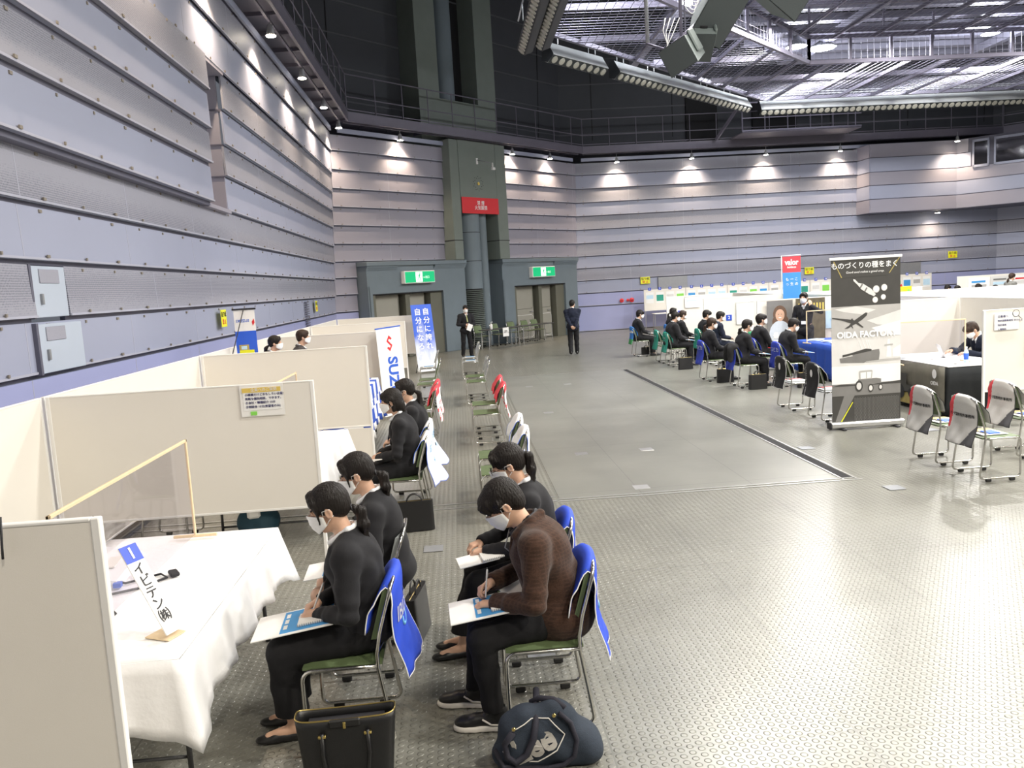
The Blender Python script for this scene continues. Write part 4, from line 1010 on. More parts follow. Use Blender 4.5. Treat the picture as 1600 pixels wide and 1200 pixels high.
cb.cyl((cc.x, cc.y, 0), (cc.x, cc.y, 2.18), .395, 'gap_black', 28); cb.cyl((cc.x, cc.y, 2.18), (cc.x, cc.y, 5.02), .43, 'door_blue', 32)
for z in (3.2, 4.25): cb.cyl((cc.x, cc.y, z-.01), (cc.x, cc.y, z+.01), .433, 'gap_black', 32)
cb.cyl((cc.x+.5, cc.y+.45, 0), (cc.x+.5, cc.y+.45, 5.02), .2, 'door_blue', 20)
struct('round_column', cb, smooth='auto')
# door surrounds
def door_unit(n_, s0, s1, d0, d1, mid, ex0, ex1):
    m = MB(); zt = 3.25; o = .5; zo = 2.2
    fbox(m, s0, d0, -.3, o, 0, zo, 'door_blue'); fbox(m, d1, s1, -.3, o, 0, zo, 'door_blue'); fbox(m, s0, s1, -.3, o, zo, zt-.14, 'door_blue'); fbox(m, s0-.04, s1+.04, -.3, o+.10, zt-.14, zt, 'door_blue', .01)
    for q, w_ in ((0, .08), (.045, .05), (.085, .025)):
        fbox(m, s0-.02, ex0-.15, o, o+w_, zt-.19-q, zt-.15-q, 'door_blue'); fbox(m, ex1+.15, s1+.02, o, o+w_, zt-.19-q, zt-.15-q, 'door_blue')
    for q in (0, .05, .10): fbox(m, s0-.01+q*.3, s0+.02+q, o, o+.03, .1, 2.45, 'door_blue')
    struct('trim_%d' % (2+n_), m)
    j = MB(); fbox(j, d0, d0+.12, -.2, o-.03, 0, zo, 'door_jamb'); fbox(j, d1-.55, d1, -.2, o-.10, 0, zo, 'door_jamb'); fbox(j, mid-.10, mid+.10, -.2, o-.12, 0, zo, 'door_jamb', .01); fbox(j, d0, d1, -.28, -.2, 0, zo, 'gap_black'); fbox(j, d0, d1, -.2, o-.02, zo-.04, zo, 'gap_black')
    t = thing('door_%d' % (2*n_-1), None, None, (0, 0, 0)); t['kind'] = 'structure'
    j.build('door_frame', t)
    for (a, b, hs_) in ((d0+.12, mid-.22, 1), (mid+.10, d1-.62, 0)):
        l = MB(); fbox(l, a, b, .1, .16, .02, zo-.05, 'door_leaf', .01)
        l.tube([FP(a+.05+.1*(x < .5), .165, z) if False else FP(a+(b-a)*x, .165, z) for x, z in ((.08, .1), (.90, .1), (.97, .2), (.97, .90), (.90, 1.0), (.08, 1.0))], .008, 'panel_edge', 5)
        l.tube([FP(a+(b-a)*x, .165, z) for x, z in ((.08, 1.25), (.90, 1.25), (.97, 1.33), (.97, 2.02))], .008, 'door_jamb', 5)
        lf = l.build('door_leaf', t); hh = MB(); hh.bar(FP(b-.28, .20, 1.12), FP(b-.08, .20, 1.12), .03, .03, 'alu'); hh.build('door_handle', lf)
    e = thing('exit_sign', ['green lit exit sign with a running figure over the left double doors', 'green lit exit sign with a running figure over the right double doors'][n_-1], 'sign', FP((ex0+ex1)/2, o, 2.70), R(45))
    W = (ex1-ex0)/2
    MB().bx(-W, W, -.20, 0, -.21, .21, 'panel_edge', .01).build('sign_box', e)
    MB().bx(-W+.03, W-.03, -.208, -.20, -.18, .18, 'exit_green').build('green_face', e)
    g = MB(); g.bx(-.22*W/.75, .10, -.214, -.208, -.17, .17, 'exit_white'); g.build('white_doorway', e)
    r = MB(); y = -.220
    r.poly([(-.02+.022*math.cos(a), y, .12+.022*math.sin(a)) for a in np.linspace(0, 6.28, 12)[:-1]][::-1], 'exit_green')
    for a, b, w_ in (((-.03, .09), (-.06, .0), .045), ((-.045, .08), (.03, .04), .018), ((-.04, .075), (-.10, .04), .018), ((-.06, .01), (.0, -.06), .022), ((0, -.06), (-.03, -.13), .02), ((-.06, .0), (-.09, -.07), .022), ((-.09, -.07), (-.15, -.09), .02)): r.bar((a[0], y, a[1]), (b[0], y, b[1]), .002, w_, 'exit_green')
    r.build('running_figure', e)
    text('arrow', '←出口', .10, 'exit_white', (.28, -.211, -.02), (1, 0, 0), (0, 0, 1), e)
door_unit(1, .95, 5.50, 1.15, 4.35, 2.75, 2.40, 3.80)
door_unit(2, 7.55, 12.35, 8.23, 11.5, 9.95, 9.15, 10.60)
# red notice over the column
t = thing('warning_sign', 'red rectangular sign with white characters above the round column', 'sign', FP(6.38, .66, 5.2), R(45))
MB().bx(-.98, .98, -.03, 0, -.29, .29, 'red_ink', .005).build('red_plate', t)
text('lettering', '禁 煙\n火気厳禁', .17, 'white_ink', (0, -.034, 0), (1, 0, 0), (0, 0, 1), t, bold=.01)
t = thing('security_camera', 'small white camera on a bracket high on the green pillar', 'camera', FP(6.4, .64, 6.7), R(45))
MB().bx(-.1, .0, -.03, 0, .0, .22, 'plastic_white', .01).build('wall_plate', t); MB().tube([(-.05, -.03, .15), (.3, -.45, .0)], .015, 'steel_grey', 6).build('bracket', t, True)
MB().tube([(.3, -.45, .02), (.3, -.45, -.14)], .03, 'plastic_white', 8).build('camera_body', t, True); MB().bx(.25, .42, -.5, -.4, -.24, -.14, 'plastic_white', .02).build('camera_head', t)
t = thing('wall_emblem', 'faint ring of dots with a small yellow mark on the green pillar', 'emblem', FP(6.35, .645, 6.0), R(45))
m = MB(); [m.box((.2*math.cos(a)*(1+.3*(k % 2)), -.01, .2*math.sin(a)*(1+.3*(k % 2))), (.02, .01, .02), 'gap_black') for k, a in enumerate(np.linspace(0, 6.1, 20))]; m.build('dot_ring', t); MB().lathe([(.05, 0), (.06, .02), (.0, .03)], 'gold', (0, -.01, 0), 10, Matrix.Rotation(R(90), 3, 'X')).build('yellow_mark', t)
# hatches and seams on the left wall
for k, (z0, z1, y1) in enumerate(((1.68, 2.14, 8.62), (2.20, 2.68, 8.39))):
    d_ = thing('door_%d' % (5+k), None, None); d_['kind'] = 'structure'
    MB().bx(-3.93, -3.865, 7.75, y1, z0, z1, 'hatch_blue', .005).build('hatch_leaf', d_); MB().bx(-3.865, -3.855, 7.88, 8.25, z1-.16, z1-.03, 'wall_perf', .003).build('name_plate', d_); MB().bx(-3.865, -3.84, 7.86, 7.89, z0+.12, z0+.22, 'steel_grey', .003).build('door_handle', d_)
    MB().bx(-3.95, -3.86, 7.71, 7.75, z0-.01, z1+.01, 'groove').build('gap', d_)
for k in range(1): 
    g = MB(); [g.bx(-3.87, -3.85, 21.0, 21.5, z, z+.025, 'groove') for z in np.arange(.9, 2.1, .06)]; struct('wall_vent', g)
# box-shaped balcony on the right of the back wall
bx_ = MB()
def prism(pts, z0, z1, m): bx_.poly([(*p, z1) for p in pts], m, z1-z0, Vector((0, 0, 1)))
BP = [(17.9, 35.9), (17.95, 34.35), (21.8, 34.35), (30, 26.2), (31, 30), (25, 36)]
prism(BP, 4.40, 7.3, 'groove')
for i, (za, zb) in enumerate(((4.40, 4.98), (4.98, 5.56), (5.56, 6.12), (6.12, 6.72), (6.72, 7.3))):
    for (a, b, g_) in ((BP[0], BP[1], 0), (BP[1], BP[2], 0), (BP[2], BP[3], 1)):
        A = Vector((*a, 0)); B = Vector((*b, 0)); d = (B-A).normalized(); n = Vector((d.y, -d.x, 0)); o = .03; L = (B-A).length
        if d.y < -.9: n = Vector((-1, 0, 0))
        segs = [(0, L)]
        if g_ and i >= 3: segs = [(0, .55 if i == 3 else .45)]
        for (u, v) in segs: bx_.poly([A+d*u+n*o+Vector((0, 0, za+.02)), A+d*v+n*o+Vector((0, 0, za+.02)), A+d*v+n*o+Vector((0, 0, zb-.015)), A+d*u+n*o+Vector((0, 0, zb-.015))], ['wall_smooth', 'wall_tan'][i % 2 == 0], .05, n)
struct('wall_balcony', bx_)
d = (Vector((30, 26.2, 0))-Vector((21.8, 34.35, 0))).normalized(); n = Vector((d.y, -d.x, 0)); n = -n if n.y > 0 else n
RMx = Matrix(((d.x, -n.x, 0), (d.y, -n.y, 0), (0, 0, 1))).to_4x4()
for k, (a, b) in enumerate(((.62, 1.25), (1.42, 5.6))):
    o_ = Vector((21.8, 34.35, 0))+d*(a+b)/2+n*.05
    wn = thing('window_%d' % (k+1), None, None, o_); wn['kind'] = 'structure'; wn.rotation_euler = RMx.to_euler(); W = (b-a)/2
    m = MB()
    for (x0, x1, z0, z1) in ((-W, W, 6.05, 6.15), (-W, W, 7.1, 7.2), (-W, -W+.07, 6.05, 7.2), (W-.07, W, 6.05, 7.2)): m.bx(x0, x1, -.05, .05, z0, z1, 'wall_smooth')
    m.build('window_frame', wn); MB().bx(-W+.07, W-.07, -.01, .01, 6.15, 7.1, 'screen_dark').build('window_pane', wn)
# dark openings behind the far catwalk, doors and signs on the back wall
for k, (x0, x1, z0, z1) in enumerate(((10.6, 12.0, 7.8, 10.5), (13.6, 15.6, 7.8, 9.6))):
    MB().bx(x0, x1, 36.3, 36.5, z0, z1, 'gap_black').build('opening')['kind'] = 'structure'
def notice(label, loc, rz, w_, h_, bg, lines, ls, name='notice', cat='sign', lead=1.0, m='ink', bold=.01, group=None):
    t = thing(name, label, cat, loc, rz, group); MB().bx(-w_/2, w_/2, -.006, 0, -h_/2, h_/2, bg).build('sheet', t)
    for (s_, z, size, mm) in lines: text('lettering', s_, size, mm, (0, -.0085, z), (1, 0, 0), (0, 0, 1), t, bold=bold)
    return t
for lab, x in (('yellow posting-ban notice on the back wall beside the red alarm discs', 8.32), ('yellow posting-ban notice on the back wall behind the tall red and blue banner', 15.75), ('yellow posting-ban notice on the back wall far to the right', 22.4)):
    notice(lab, (x, 35.52, 2.1 if x < 20 else 2.45), 0, .42, .30, 'yellow', [('貼り紙', .06, .12, 'ink'), ('禁 止', -.07, .12, 'red_ink')], 1)
for lab, y, z in (('yellow posting-ban notice on the left wall near the rolled banner', 13.55, 1.98), ('yellow posting-ban notice in the far corner of the left wall', 22.4, 1.98)):
    notice(lab, (-3.82, y, z), R(90), .30, .28, 'yellow', [('貼り紙', .06, .09, 'ink'), ('禁 止', -.06, .09, 'red_ink')], 1)
for k, x in enumerate((7.23, 7.50, 7.68)):
    t = thing('alarm_disc', 'round red fire alarm disc on the back wall, ' + ['the one nearest the doors', 'the smallest in the middle', 'the one nearest the poster board'][k], 'alarm', (x, 35.5, 1.28+.0*k), 0, 'red fire alarm discs')
    r_ = (.09, .06, .10)[k]; MB().lathe([(r_, 0), (r_, .03), (r_*.7, .05), (0, .06)], 'red_ink', (0, 0, 0), 16, Matrix.Rotation(R(90), 3, 'X')).build('red_disc', t, 'auto'); MB().lathe([(r_*.3, 0), (r_*.3, .015)], 'ink', (0, -.05, 0), 10, Matrix.Rotation(R(90), 3, 'X')).build('button', t)
MB().bx(8.9, 10.2, 35.50, 35.56, 1.55, 2.2, 'steel_grey').build('wall_grille')['kind'] = 'structure'
MB().bx(19.3, 20.9, 35.50, 35.56, 1.55, 2.2, 'steel_grey').build('wall_grille')['kind'] = 'structure'
# ---------------------------------------------------------------- warm wall lamps
WL = [(-3.25, y, 7.33, (-3.75, y+.15, 0), s) for y, s in ((7.0, 0), (10.2, 0), (13.4, 0), (16.6, 1), (19.8, 1), (22.9, 1), (25.7, 1))]
for px, (x, y) in enumerate(((-1.55, 28.05), (.28, 29.9), (2.50, 32.1), (4.15, 33.7))): WL.append((x, y, 7.30, (x-.45, y+.45, 0), 2))
for x in (7.15, 10.4, 13.65, 16.95): WL.append((x, 34.95, 7.2, (x, 35.5, 0), 3))
WL.append((21.45, 33.75, 7.2, (21.6, 34.35, 0), 4)); WL.append((21.3, 34.9, 4.34, (21.3, 35.6, 0), 5))
names = ['on the left wall', 'on the left wall', 'on the angled wall with the doors', 'on the back wall', 'over the projecting balcony box', 'under the projecting balcony box']
words_ = ['first', 'second', 'third', 'fourth', 'fifth', 'sixth', 'farthest']
cnt_ = {}
for (x, y, z, aim, g) in WL:
    k = cnt_.get(g, 0); cnt_[g] = k+1
    lab = [f'warm spot lamp above the near part of the left wall, the {words_[k]} from the camera', f'warm spot lamp under the left catwalk, {words_[k]} of the four in the picture', f'warm spot lamp over the angled door wall, {words_[k]} counted from the left corner', f'warm spot lamp over the flat back wall, {words_[k]} counted from the doors', '', ''][g]
    if g == 4: lab = 'small bright spot lamp over the front of the projecting balcony box'
    if g == 5: lab = 'small recessed lamp under the projecting balcony box'
    t = thing('spot_lamp', lab, 'lamp', (x, y, z), 0, 'warm wall lamps')
    MB().lathe([(.05, .16), (.06, .10), (.085, -.02), (.085, -.05)], 'steel_grey', (0, 0, 0), 14).build('lamp_housing', t, 'auto')
    MB().lathe([(.095, -.045), (.095, -.055)], 'glow_warm', (0, 0, 0), 14).build('bulb_face', t); MB().tube([(0, 0, .15), (0, 0, .34)], .012, 'steel_grey', 6).build('bracket', t)
    tgt = Vector(aim)+Vector((0, 0, 1.0)); light('wall_lamp', 'SPOT', (x, y, z-.08), 470 if g < 5 else 170, (1, .78, .54), .05, tgt, 118, 1.0)
# ---------------------------------------------------------------- mesh ceiling grid
ZO, ZI = 8.25, 8.95
yo = lambda x: min(29.3, 20.3+(x-2.4)); yi = lambda x: min(24.4, 17.5+(x-4.0))
grid = thing('mesh_ceiling', 'suspended grid of wire mesh panels and lavender beams over the hall', 'ceiling grid', (0, 0, 0))
wm = MB()
def wire(a, b, w_=.010): wm.bar(a, b, w_, w_, 'rig_wire')
for x in np.arange(2.5, 26, .2):
    a = yo(x)
    if x < 4.0: wire((x, 8, ZO), (x, a, ZO))
    else: wire((x, yi(x), ZO), (x, a, ZO)); wire((x, 8, ZI), (x, yi(x), ZI))
for y in np.arange(8, 29.3, .2):
    x0 = max(2.4, 2.4+y-20.3)
    if y < 17.5: wire((x0, y, ZO), (4.0, y, ZO)); wire((4.0, y, ZI), (26, y, ZI))
    elif y < 24.4: wire((x0, y, ZO), (4.0+y-17.5, y, ZO)); wire((4.0+y-17.5, y, ZI), (26, y, ZI))
    else: wire((x0, y, ZO), (26, y, ZO))
wo = wm.build('wire_mesh', grid); wo['kind'] = 'stuff'
bm_ = MB(); bb = lambda a, b, w_=.07, h_=.12, m='rig': bm_.bar(a, b, w_, h_, m)
edge = [(2.4, 8), (2.4, 20.3), (11.4, 29.3), (26, 29.3)]; inner = [(4.0, 8), (4.0, 17.5), (10.9, 24.4), (26, 24.4)]
for pts, zs in ((edge, (ZO+.05,)), (inner, (ZO+.03, ZI+.05))):
    for z in zs:
        for a, b in zip(pts, pts[1:]): bb((*a, z), (*b, z), .09, .11)
for a, b in zip(inner, inner[1:]):
    A = Vector((*a, 0)); B = Vector((*b, 0)); L = (B-A).length; n = int(L/1.25)
    for k in range(n+1):
        p = A+(B-A)*k/n; bb((p.x, p.y, ZO), (p.x, p.y+.001, ZI), .05, .05); bm_.bx(p.x-.04, p.x+.04, p.y-.04, p.y+.04, ZO, ZI, 'rig')
    for k in range(int(L/.2)): p = A+(B-A)*(k*.2/L); wm2 = bm_.bx(p.x-.005, p.x+.005, p.y-.005, p.y+.005, ZO, ZI, 'rig_wire')
    for z in (ZO+.18, ZO+.35, ZO+.52): bb((*a, z), (*b, z), .01, .01, 'rig_wire')
for x in np.arange(5.4, 26, 1.25): bb((x, 8, ZI+.04), (x, yi(x), ZI+.04), .06, .10); bb((x, yi(x), ZO+.04), (x, yo(x), ZO+.04), .06, .10)
for y in np.arange(9, 29, 2.5):
    x0 = max(2.4, 2.4+y-20.3); x1 = 26 if y > 24.4 else max(4.0, 4.0+y-17.5); bb((x0, y, ZO+.12), (x1, y, ZO+.12), .08, .14)
    if y < 24.4: bb((x1, y, ZI+.12), (26, y, ZI+.12), .08, .14)
bm_.build('beams', grid)
dk = MB()
for k, y in enumerate(np.arange(9.2, 30, 1.15)):
    x0 = max(2.8, 2.8+y-20.3); dk.bx(x0, 26, y, y+(.34 if k % 3 else .6), 9.75, 9.95, 'deck')
for x in (6.5, 12.5, 19, 25): dk.bx(x, x+.25, 8.5, 29, 9.5, 9.75, 'deck')
for k in range(26):
    x = 4.5+random.random()*20; y = 10+random.random()*17; dk.bx(x, x+.05, y, y+.05, ZI, 9.75, 'rig')
dk.build('upper_deck', grid)
# bright lamps above the mesh (seen from below)
for k, (x, y, w_, lab) in enumerate(((12.6, 27.2, .34, 'bright round hall lamp above the mesh near its far corner'), (11.6, 26.9, .26, 'pair partner of the brightest hall lamp, just to its left'), (6.6, 22.3, .22, 'bright hall lamp above the mesh behind the hanging loudspeakers'), (3.6, 17.9, .5, 'bright hall lamp above the mesh by its near left edge'),
                                     (16.9, 25.6, .30, 'flat bright hall lamp above the far mesh strip'), (15.6, 18.1, .45, 'bright hall lamp above the raised mesh at the upper right'), (17.8, 26.3, .22, 'smaller flat hall lamp beside the far mesh strip lamp'), (9.9, 18.2, .4, 'bright hall lamp above the raised mesh beside the loudspeakers'), (6.3, 16.6, .4, 'bright hall lamp above the raised mesh over the near loudspeakers'))):
    w_ *= 1.35; t = thing('hall_lamp', lab, 'lamp', (x, y, 9.45), 0, 'hall lamps above the mesh')
    MB().lathe([(.08, .35), (.12, .2), (w_, .0), (w_, -.03)], 'steel_grey', (0, 0, 0), 18).build('reflector', t, 'auto'); MB().lathe([(w_*.9, -.02), (w_*.9, -.035)], 'glow_cool', (0, 0, 0), 18).build('lamp_glass', t)
    light('mesh_glow', 'POINT', (x, y, 9.1), 170, (.93, .95, 1), .25)
# ---------------------------------------------------------------- batten lights around the grid
def batten(label, a, b, nl, z=8.0, side=1):
    A = Vector((*a, z)); B = Vector((*b, z)); d = (B-A); L = d.length; d.normalize(); rz = math.atan2(d.y, d.x)
    t = thing('batten_light', label, 'stage light', A, rz, 'batten lights around the mesh')
    body = 'batten_body' if side > 0 else 'batten_dark'; fl = Matrix.Diagonal((1, side, 1, 1))
    P2 = [(-.18, .0), (.02, -.16), (.20, -.10), (.18, .30), (.02, .34)]   # (y toward the grid is negative side)
    h = MB(); h.add([(0, y, zz) for y, zz in P2]+[(L, y, zz) for y, zz in P2], [(0, 1, 2, 3, 4)[::-1], (5, 6, 7, 8, 9)]+[(i, (i+1) % 5, (i+1) % 5+5, i+5) for i in range(5)], body)
    h.add([(-.01, y*1.03, zz*1.03) for y, zz in P2]+[(0, y*1.03, zz*1.03) for y, zz in P2], [(0, 1, 2, 3, 4)[::-1], (5, 6, 7, 8, 9)]+[(i, (i+1) % 5, (i+1) % 5+5, i+5) for i in range(5)], 'batten_dark'); hb = h.build('housing', t, xf=fl)
    MB().poly([(0, -.165, -.01), (L, -.165, -.01), (L, .01, -.172), (0, .01, -.172)], 'batten_dark', .01).build('lens_strip', t, xf=fl)
    r = MB(); r.tube([(.1, -.1, .50), (L-.1, -.1, .50)], .022, 'batten_body', 6); r.tube([(.1, .12, .62), (L-.1, .12, .62)], .022, 'batten_body', 6)
    for s in np.arange(.3, L, 1.6): r.tube([(s, -.1, .30), (s, -.1, .5)], .012, 'batten_body', 5); r.tube([(s, .12, .25), (s, .12, .62)], .012, 'batten_body', 5)
    r.build('hanging_rail', t)
    rot = (Vector((0, -.165, -.01))-Vector((0, .01, -.172))).normalized(); nn = Vector((0, -rot.z, rot.y)); nn = nn if nn.z < 0 else -nn
    q = nn.to_track_quat('Z', 'Y').to_matrix(); lens = None
    for k in range(nl):
        x = L*(k+.5)/nl; c_ = Vector((x, -.078, -.092))+nn*.012
        if lens is None: lens = MB().lathe([(.098, 0), (.09, .02), (.0, .03)], 'lens', (0, 0, 0), 14, q).build('lens', t, 'auto', xf=fl); o_ = lens
        else: o_ = lens.copy(); COL.objects.link(o_); o_.parent = t
        o_.location = (c_.x, c_.y*side, c_.z)
    return t
batten('short white batten light with round lenses at the near corner of the mesh', (2.72, 21.4), (4.45, 23.05), 8)
batten('long diagonal batten light with round lenses below the mesh edge', (4.85, 23.45), (10.75, 29.15), 28)
batten('very long batten light with round lenses along the far mesh edge', (11.4, 29.7), (21.9, 29.9), 44)
batten('steep near batten light with round lenses, the outer one at the left mesh edge', (2.05, 9.5), (2.05, 20.7), 46, side=-1)
batten('steep near batten light with round lenses, the inner one at the left mesh edge', (2.45, 9.5), (2.45, 20.4), 46, side=-1)
# diagonal dark braces under the far catwalk and a mesh gallery
gl = MB()
for x in np.arange(12.0, 17.2, .95): gl.tube([(x, 33.2, 7.9), (x, 33.2, 9.0)], .025, 'rig', 5)
gl.bar((12, 33.2, 9.0), (17, 33.2, 9.0), .05, .05, 'rig'); gl.bar((12, 33.2, 7.9), (17, 33.2, 7.9), .05, .06, 'rig'); gl.bar((12, 33.2, 8.4), (17, 33.2, 8.4), .03, .03, 'rig'); gl.bx(12, 17, 33.2, 34.6, 7.82, 7.86, 'catwalk'); gl.bar((11.3, 34.4, 7.8), (12.2, 33.2, 9.3), .1, .1, 'catwalk')
struct('gallery', gl)
# hanging loudspeakers
def speaker(label, c, size, rot, up=0):
    t = thing('loudspeaker', label, 'loudspeaker', c, 0, 'hanging loudspeakers'); t.rotation_euler = rot
    a, b, h_ = size[0]/2, size[1]/2, size[2]/2; m = MB(); k = .72
    m.add([(-a, -b, -h_), (a, -b, -h_), (a, -b, h_), (-a, -b, h_), (-a*k, b, -h_*k), (a*k, b, -h_*k), (a*k, b, h_*k), (-a*k, b, h_*k)], [(4, 5, 6, 7)[::-1], (0, 4, 7, 3), (1, 2, 6, 5), (3, 7, 6, 2), (0, 1, 5, 4)], 'speaker_grey'); m.build('cabinet', t)
    MB().bx(-a*.97, a*.97, -b-.01, -b+.01, -h_*.97, h_*.97, 'speaker_face').build('grille', t); MB().bx(-.06, .06, -.02, .12, h_*.8, h_*.95+.02, 'gap_black').build('grip_hole', t)
    MB().bx(a*.9, a*.9+.05, -.15, .12, -.10, .28, 'speaker_grey', .02).build('bracket', t)
    return t
speaker('large tapering grey loudspeaker, the highest of the hanging cluster', (4.72, 14.0, 6.72), (.62, .55, 1.15), (R(38), R(22), R(12)))
speaker('lowest and foremost grey loudspeaker of the hanging cluster', (3.98, 13.6, 5.85), (.50, .75, .46), (R(22), R(-20), R(-42)))
speaker('small grey loudspeaker wedged between the two big hanging ones', (4.42, 14.1, 6.18), (.36, .5, .5), (R(45), R(5), R(-5)))
speaker('grey loudspeaker cropped by the top edge beside the hanging cluster', (5.9, 14.4, 7.0), (.8, .7, .6), (R(20), R(30), R(20)))
t = thing('speaker_frame', 'steel hanging frame with coiled white cables above the loudspeakers', 'rigging', (0, 0, 0))
m = MB(); m.tube([(4.05, 14, 6.1), (4.05, 14, 9.2)], .03, 'rig', 8); m.tube([(4.12, 14, 6.2), (4.12, 14, 9.2)], .014, 'rig_wire', 6); m.tube([(3.7, 14, 5.95), (4.35, 14, 6.45)], .03, 'rig', 8); m.tube([(3.6, 14.6, 9.2), (3.62, 14.6, 6.3)], .035, 'steel_grey', 8); m.tube([(3.6, 14.6, 6.3), (4.0, 14, 5.95)], .02, 'rig', 8); m.build('steel_tubes', t, True)
m = MB()
for k in range(7): m.tube([(4.10+.35*math.sin(a*.5)*(.6+.1*k), 14, 6.75+.06*k-.16*math.sin(a)) for a in np.linspace(0, math.pi, 10)], .008, 'white_ink', 5)
for k in range(4): m.tube([(4.0-.2*k*.4, 13.9, 6.5), (3.85-.05*k, 13.85, 6.2+.03*k), (3.72+.02*k, 13.8, 5.98)], .008, 'white_ink', 5)
m.build('cables', t, True)
# ================================================================== booths on the left
def side_pts(y, x0=-3.35, x1=-1.22): return (x0, y), (x1, y)
LP = [(2.69, 'white partition panel in the near left corner, its shaded side facing the camera'), (6.70, 'second white partition panel on the left, with a pinned orange-headed notice'), (10.70, 'third white partition panel on the left, with a lower board under it'),
      (14.50, 'fourth white partition panel on the left, behind the hanging white banner'), (18.65, 'fifth white partition panel on the left'), (22.80, 'last white partition panel on the left, nearest the doors')]
for i, (y, lab) in enumerate(LP):
    panel(lab, *side_pts(y), z0=.5 if i else .06, z1=1.57, low=(i == 2), group='dividers of the left booths')
ys = [0.7, 2.69, 6.7, 10.7, 14.5, 18.65, 22.8]
for i in range(6):
    a, b = ys[i]+.02, ys[i+1]-.02
    panel('white rear partition of the left booths, ' + ['the nearest, cut by the picture edge', 'behind the table with the number sign', 'behind the booth of the white-covered chairs', 'behind the two standing exhibitors', 'behind the booth of the hanging white banner', 'the farthest, near the doors'][i], (-3.39, a), (-3.39, b), z0=.1, group='rear panels of the left booths', legs=(1, 1))
# booth 1 table, cloth and things on it
folding_table('folding table under the nearest white tablecloth', -2.40, -1.36, 3.55, 5.38)
tablecloth('nearest white tablecloth, with the number sign standing on it', -2.42, -1.32, 3.48, 5.45, .706, drop=.30, corner=.10, group='white tablecloths', flare=.04)
folding_table('folding table under the second white tablecloth', -2.40, -1.40, 7.50, 9.25)
tablecloth('second white tablecloth, in the booth of the white-covered chairs', -2.42, -1.36, 7.42, 9.33, .706, drop=.30, corner=.10, group='white tablecloths', flare=.05)
shield('wide clear shield in a pale wooden frame on the nearest white table', (-1.82, 4.42), R(90), W=1.80, H=.655)
shield('clear shield whose wooden corner just shows over the notice panel', (-1.85, 8.5), R(90), W=1.3, H=.70)
t = thing('number_sign', 'slanted white name board with a blue number block on the nearest table', 'sign', (-1.42, 3.73, .712))
up = Vector((-.219, .105, .40)).normalized(); rg = Vector((.43, .90, 0)).normalized(); nn = rg.cross(up); FM = frame((0, 0, .02), rg, up)
MB().bx(-.05, .05, 0, .465, -.003, .003, 'white_ink').build('board', t, xf=FM); MB().bx(-.05, .05, .378, .465, .003, .0042, 'sign_blue').build('blue_block', t, xf=FM)
pt = lambda x, y, z=.0055: FM @ Vector((x, y, z))
text('numeral', '1', .080, 'white_ink', pt(0, .420), rg, up, t, bold=.02)
for k, c in enumerate('イビテン㈱'): text('lettering', c, .066, 'ink', pt(-.005 if k != 1 else -.003, .335-.062*k), rg, up, t, bold=.006)
MB().bx(-.055, .055, 0, .05, .004, .010, 'plastic_white').build('clip_rail', t, xf=FM); MB().box((-.05, .015, .003), (.14, .11, .005), 'wood_light', Matrix.Rotation(R(-25), 3, 'Z')).build('base_plate', t)
t = thing('white_console', 'low white box with a sloping top at the wall side of the nearest table', 'console', (-2.12, 4.72, .712), R(8))
b_ = MB(); b_.add([(-.12, -.30, 0), (.12, -.30, 0), (.12, .30, 0), (-.12, .30, 0), (-.10, -.28, .09), (.10, -.28, .04), (.10, .28, .04), (-.10, .28, .09)], [(0, 3, 2, 1), (4, 5, 6, 7), (0, 1, 5, 4), (1, 2, 6, 5), (2, 3, 7, 6), (3, 0, 4, 7)], 'plastic_white'); b_.build('console_body', t); MB().bx(-.05, .05, -.1, .1, .064, .070, 'panel_white').build('control_strip', t); MB().bx(.09, .13, -.31, -.27, .01, .035, 'blue_ink').build('cable_plug', t)
tag(MB().tube([(-2.07, 4.55, .735), (-1.95, 4.50, .722), (-1.80, 4.62, .720), (-1.74, 4.55, .720), (-1.85, 4.40, .720), (-2.05, 4.30, .720), (-2.2, 4.1, .720)], .007, 'ink', 6).build('cable', None, True), 'black cable looping off the white console', 'cable')
tag(MB().tube([(-1.95, 4.22, .720), (-1.82, 4.05, .720), (-1.84, 3.88, .720), (-1.98, 3.74, .720)], .005, 'ink', 6).build('cable', None, True), 'thin black cable curling at the near end of the nearest table', 'cable')
tag(MB().box((-1.72, 4.60, .726), (.05, .09, .022), 'ink', Matrix.Rotation(R(30), 3, 'Z'), .006).build('adapter'), 'small black plug adapter on the nearest table', 'plug')
t = thing('notice_sheet', 'laminated notice with a mustard heading pinned to the second left panel', 'notice', (-1.64, 6.68, 1.44)); t.rotation_euler = (0, 0, 0)
MB().bx(-.175, .175, -.006, 0, -.135, .125, 'panel_edge').build('sleeve', t); MB().bx(-.15, .15, -.010, -.006, -.085, .10, 'paper').build('sheet', t); MB().bx(-.155, .155, -.013, -.010, .062, .100, 'gold').build('heading_bar', t); MB().bx(-.10, -.05, -.013, -.006, -.125, -.095, 'lime').build('green_sticker', t)
text('heading', '企業へのご質問', .03, 'white_ink', (.02, -.0145, .081), (1, 0, 0), (0, 0, 1), t)
for k, s_ in enumerate(('小規模だけどおもしろい企業!', '気軽な個別相談、できます。', '①会社・職種紹介 15分', '②相談会 15分(希望者のみ)')): text('lettering', s_, .0235, 'ink_navy', (-.135, -.0115, .042-.033*k), (1, 0, 0), (0, 0, 1), t, align='LEFT', bold=.012)
MB().tube([(-1.52, 2.66, 1.60), (-1.525, 2.655, 1.50), (-1.53, 2.66, 1.46)], .004, 'ink', 5).build('cable_hook', None, True)['label'] = 'small dark hook hanging over the near panel top'
bpy.data.objects['cable_hook']['category'] = 'hook'
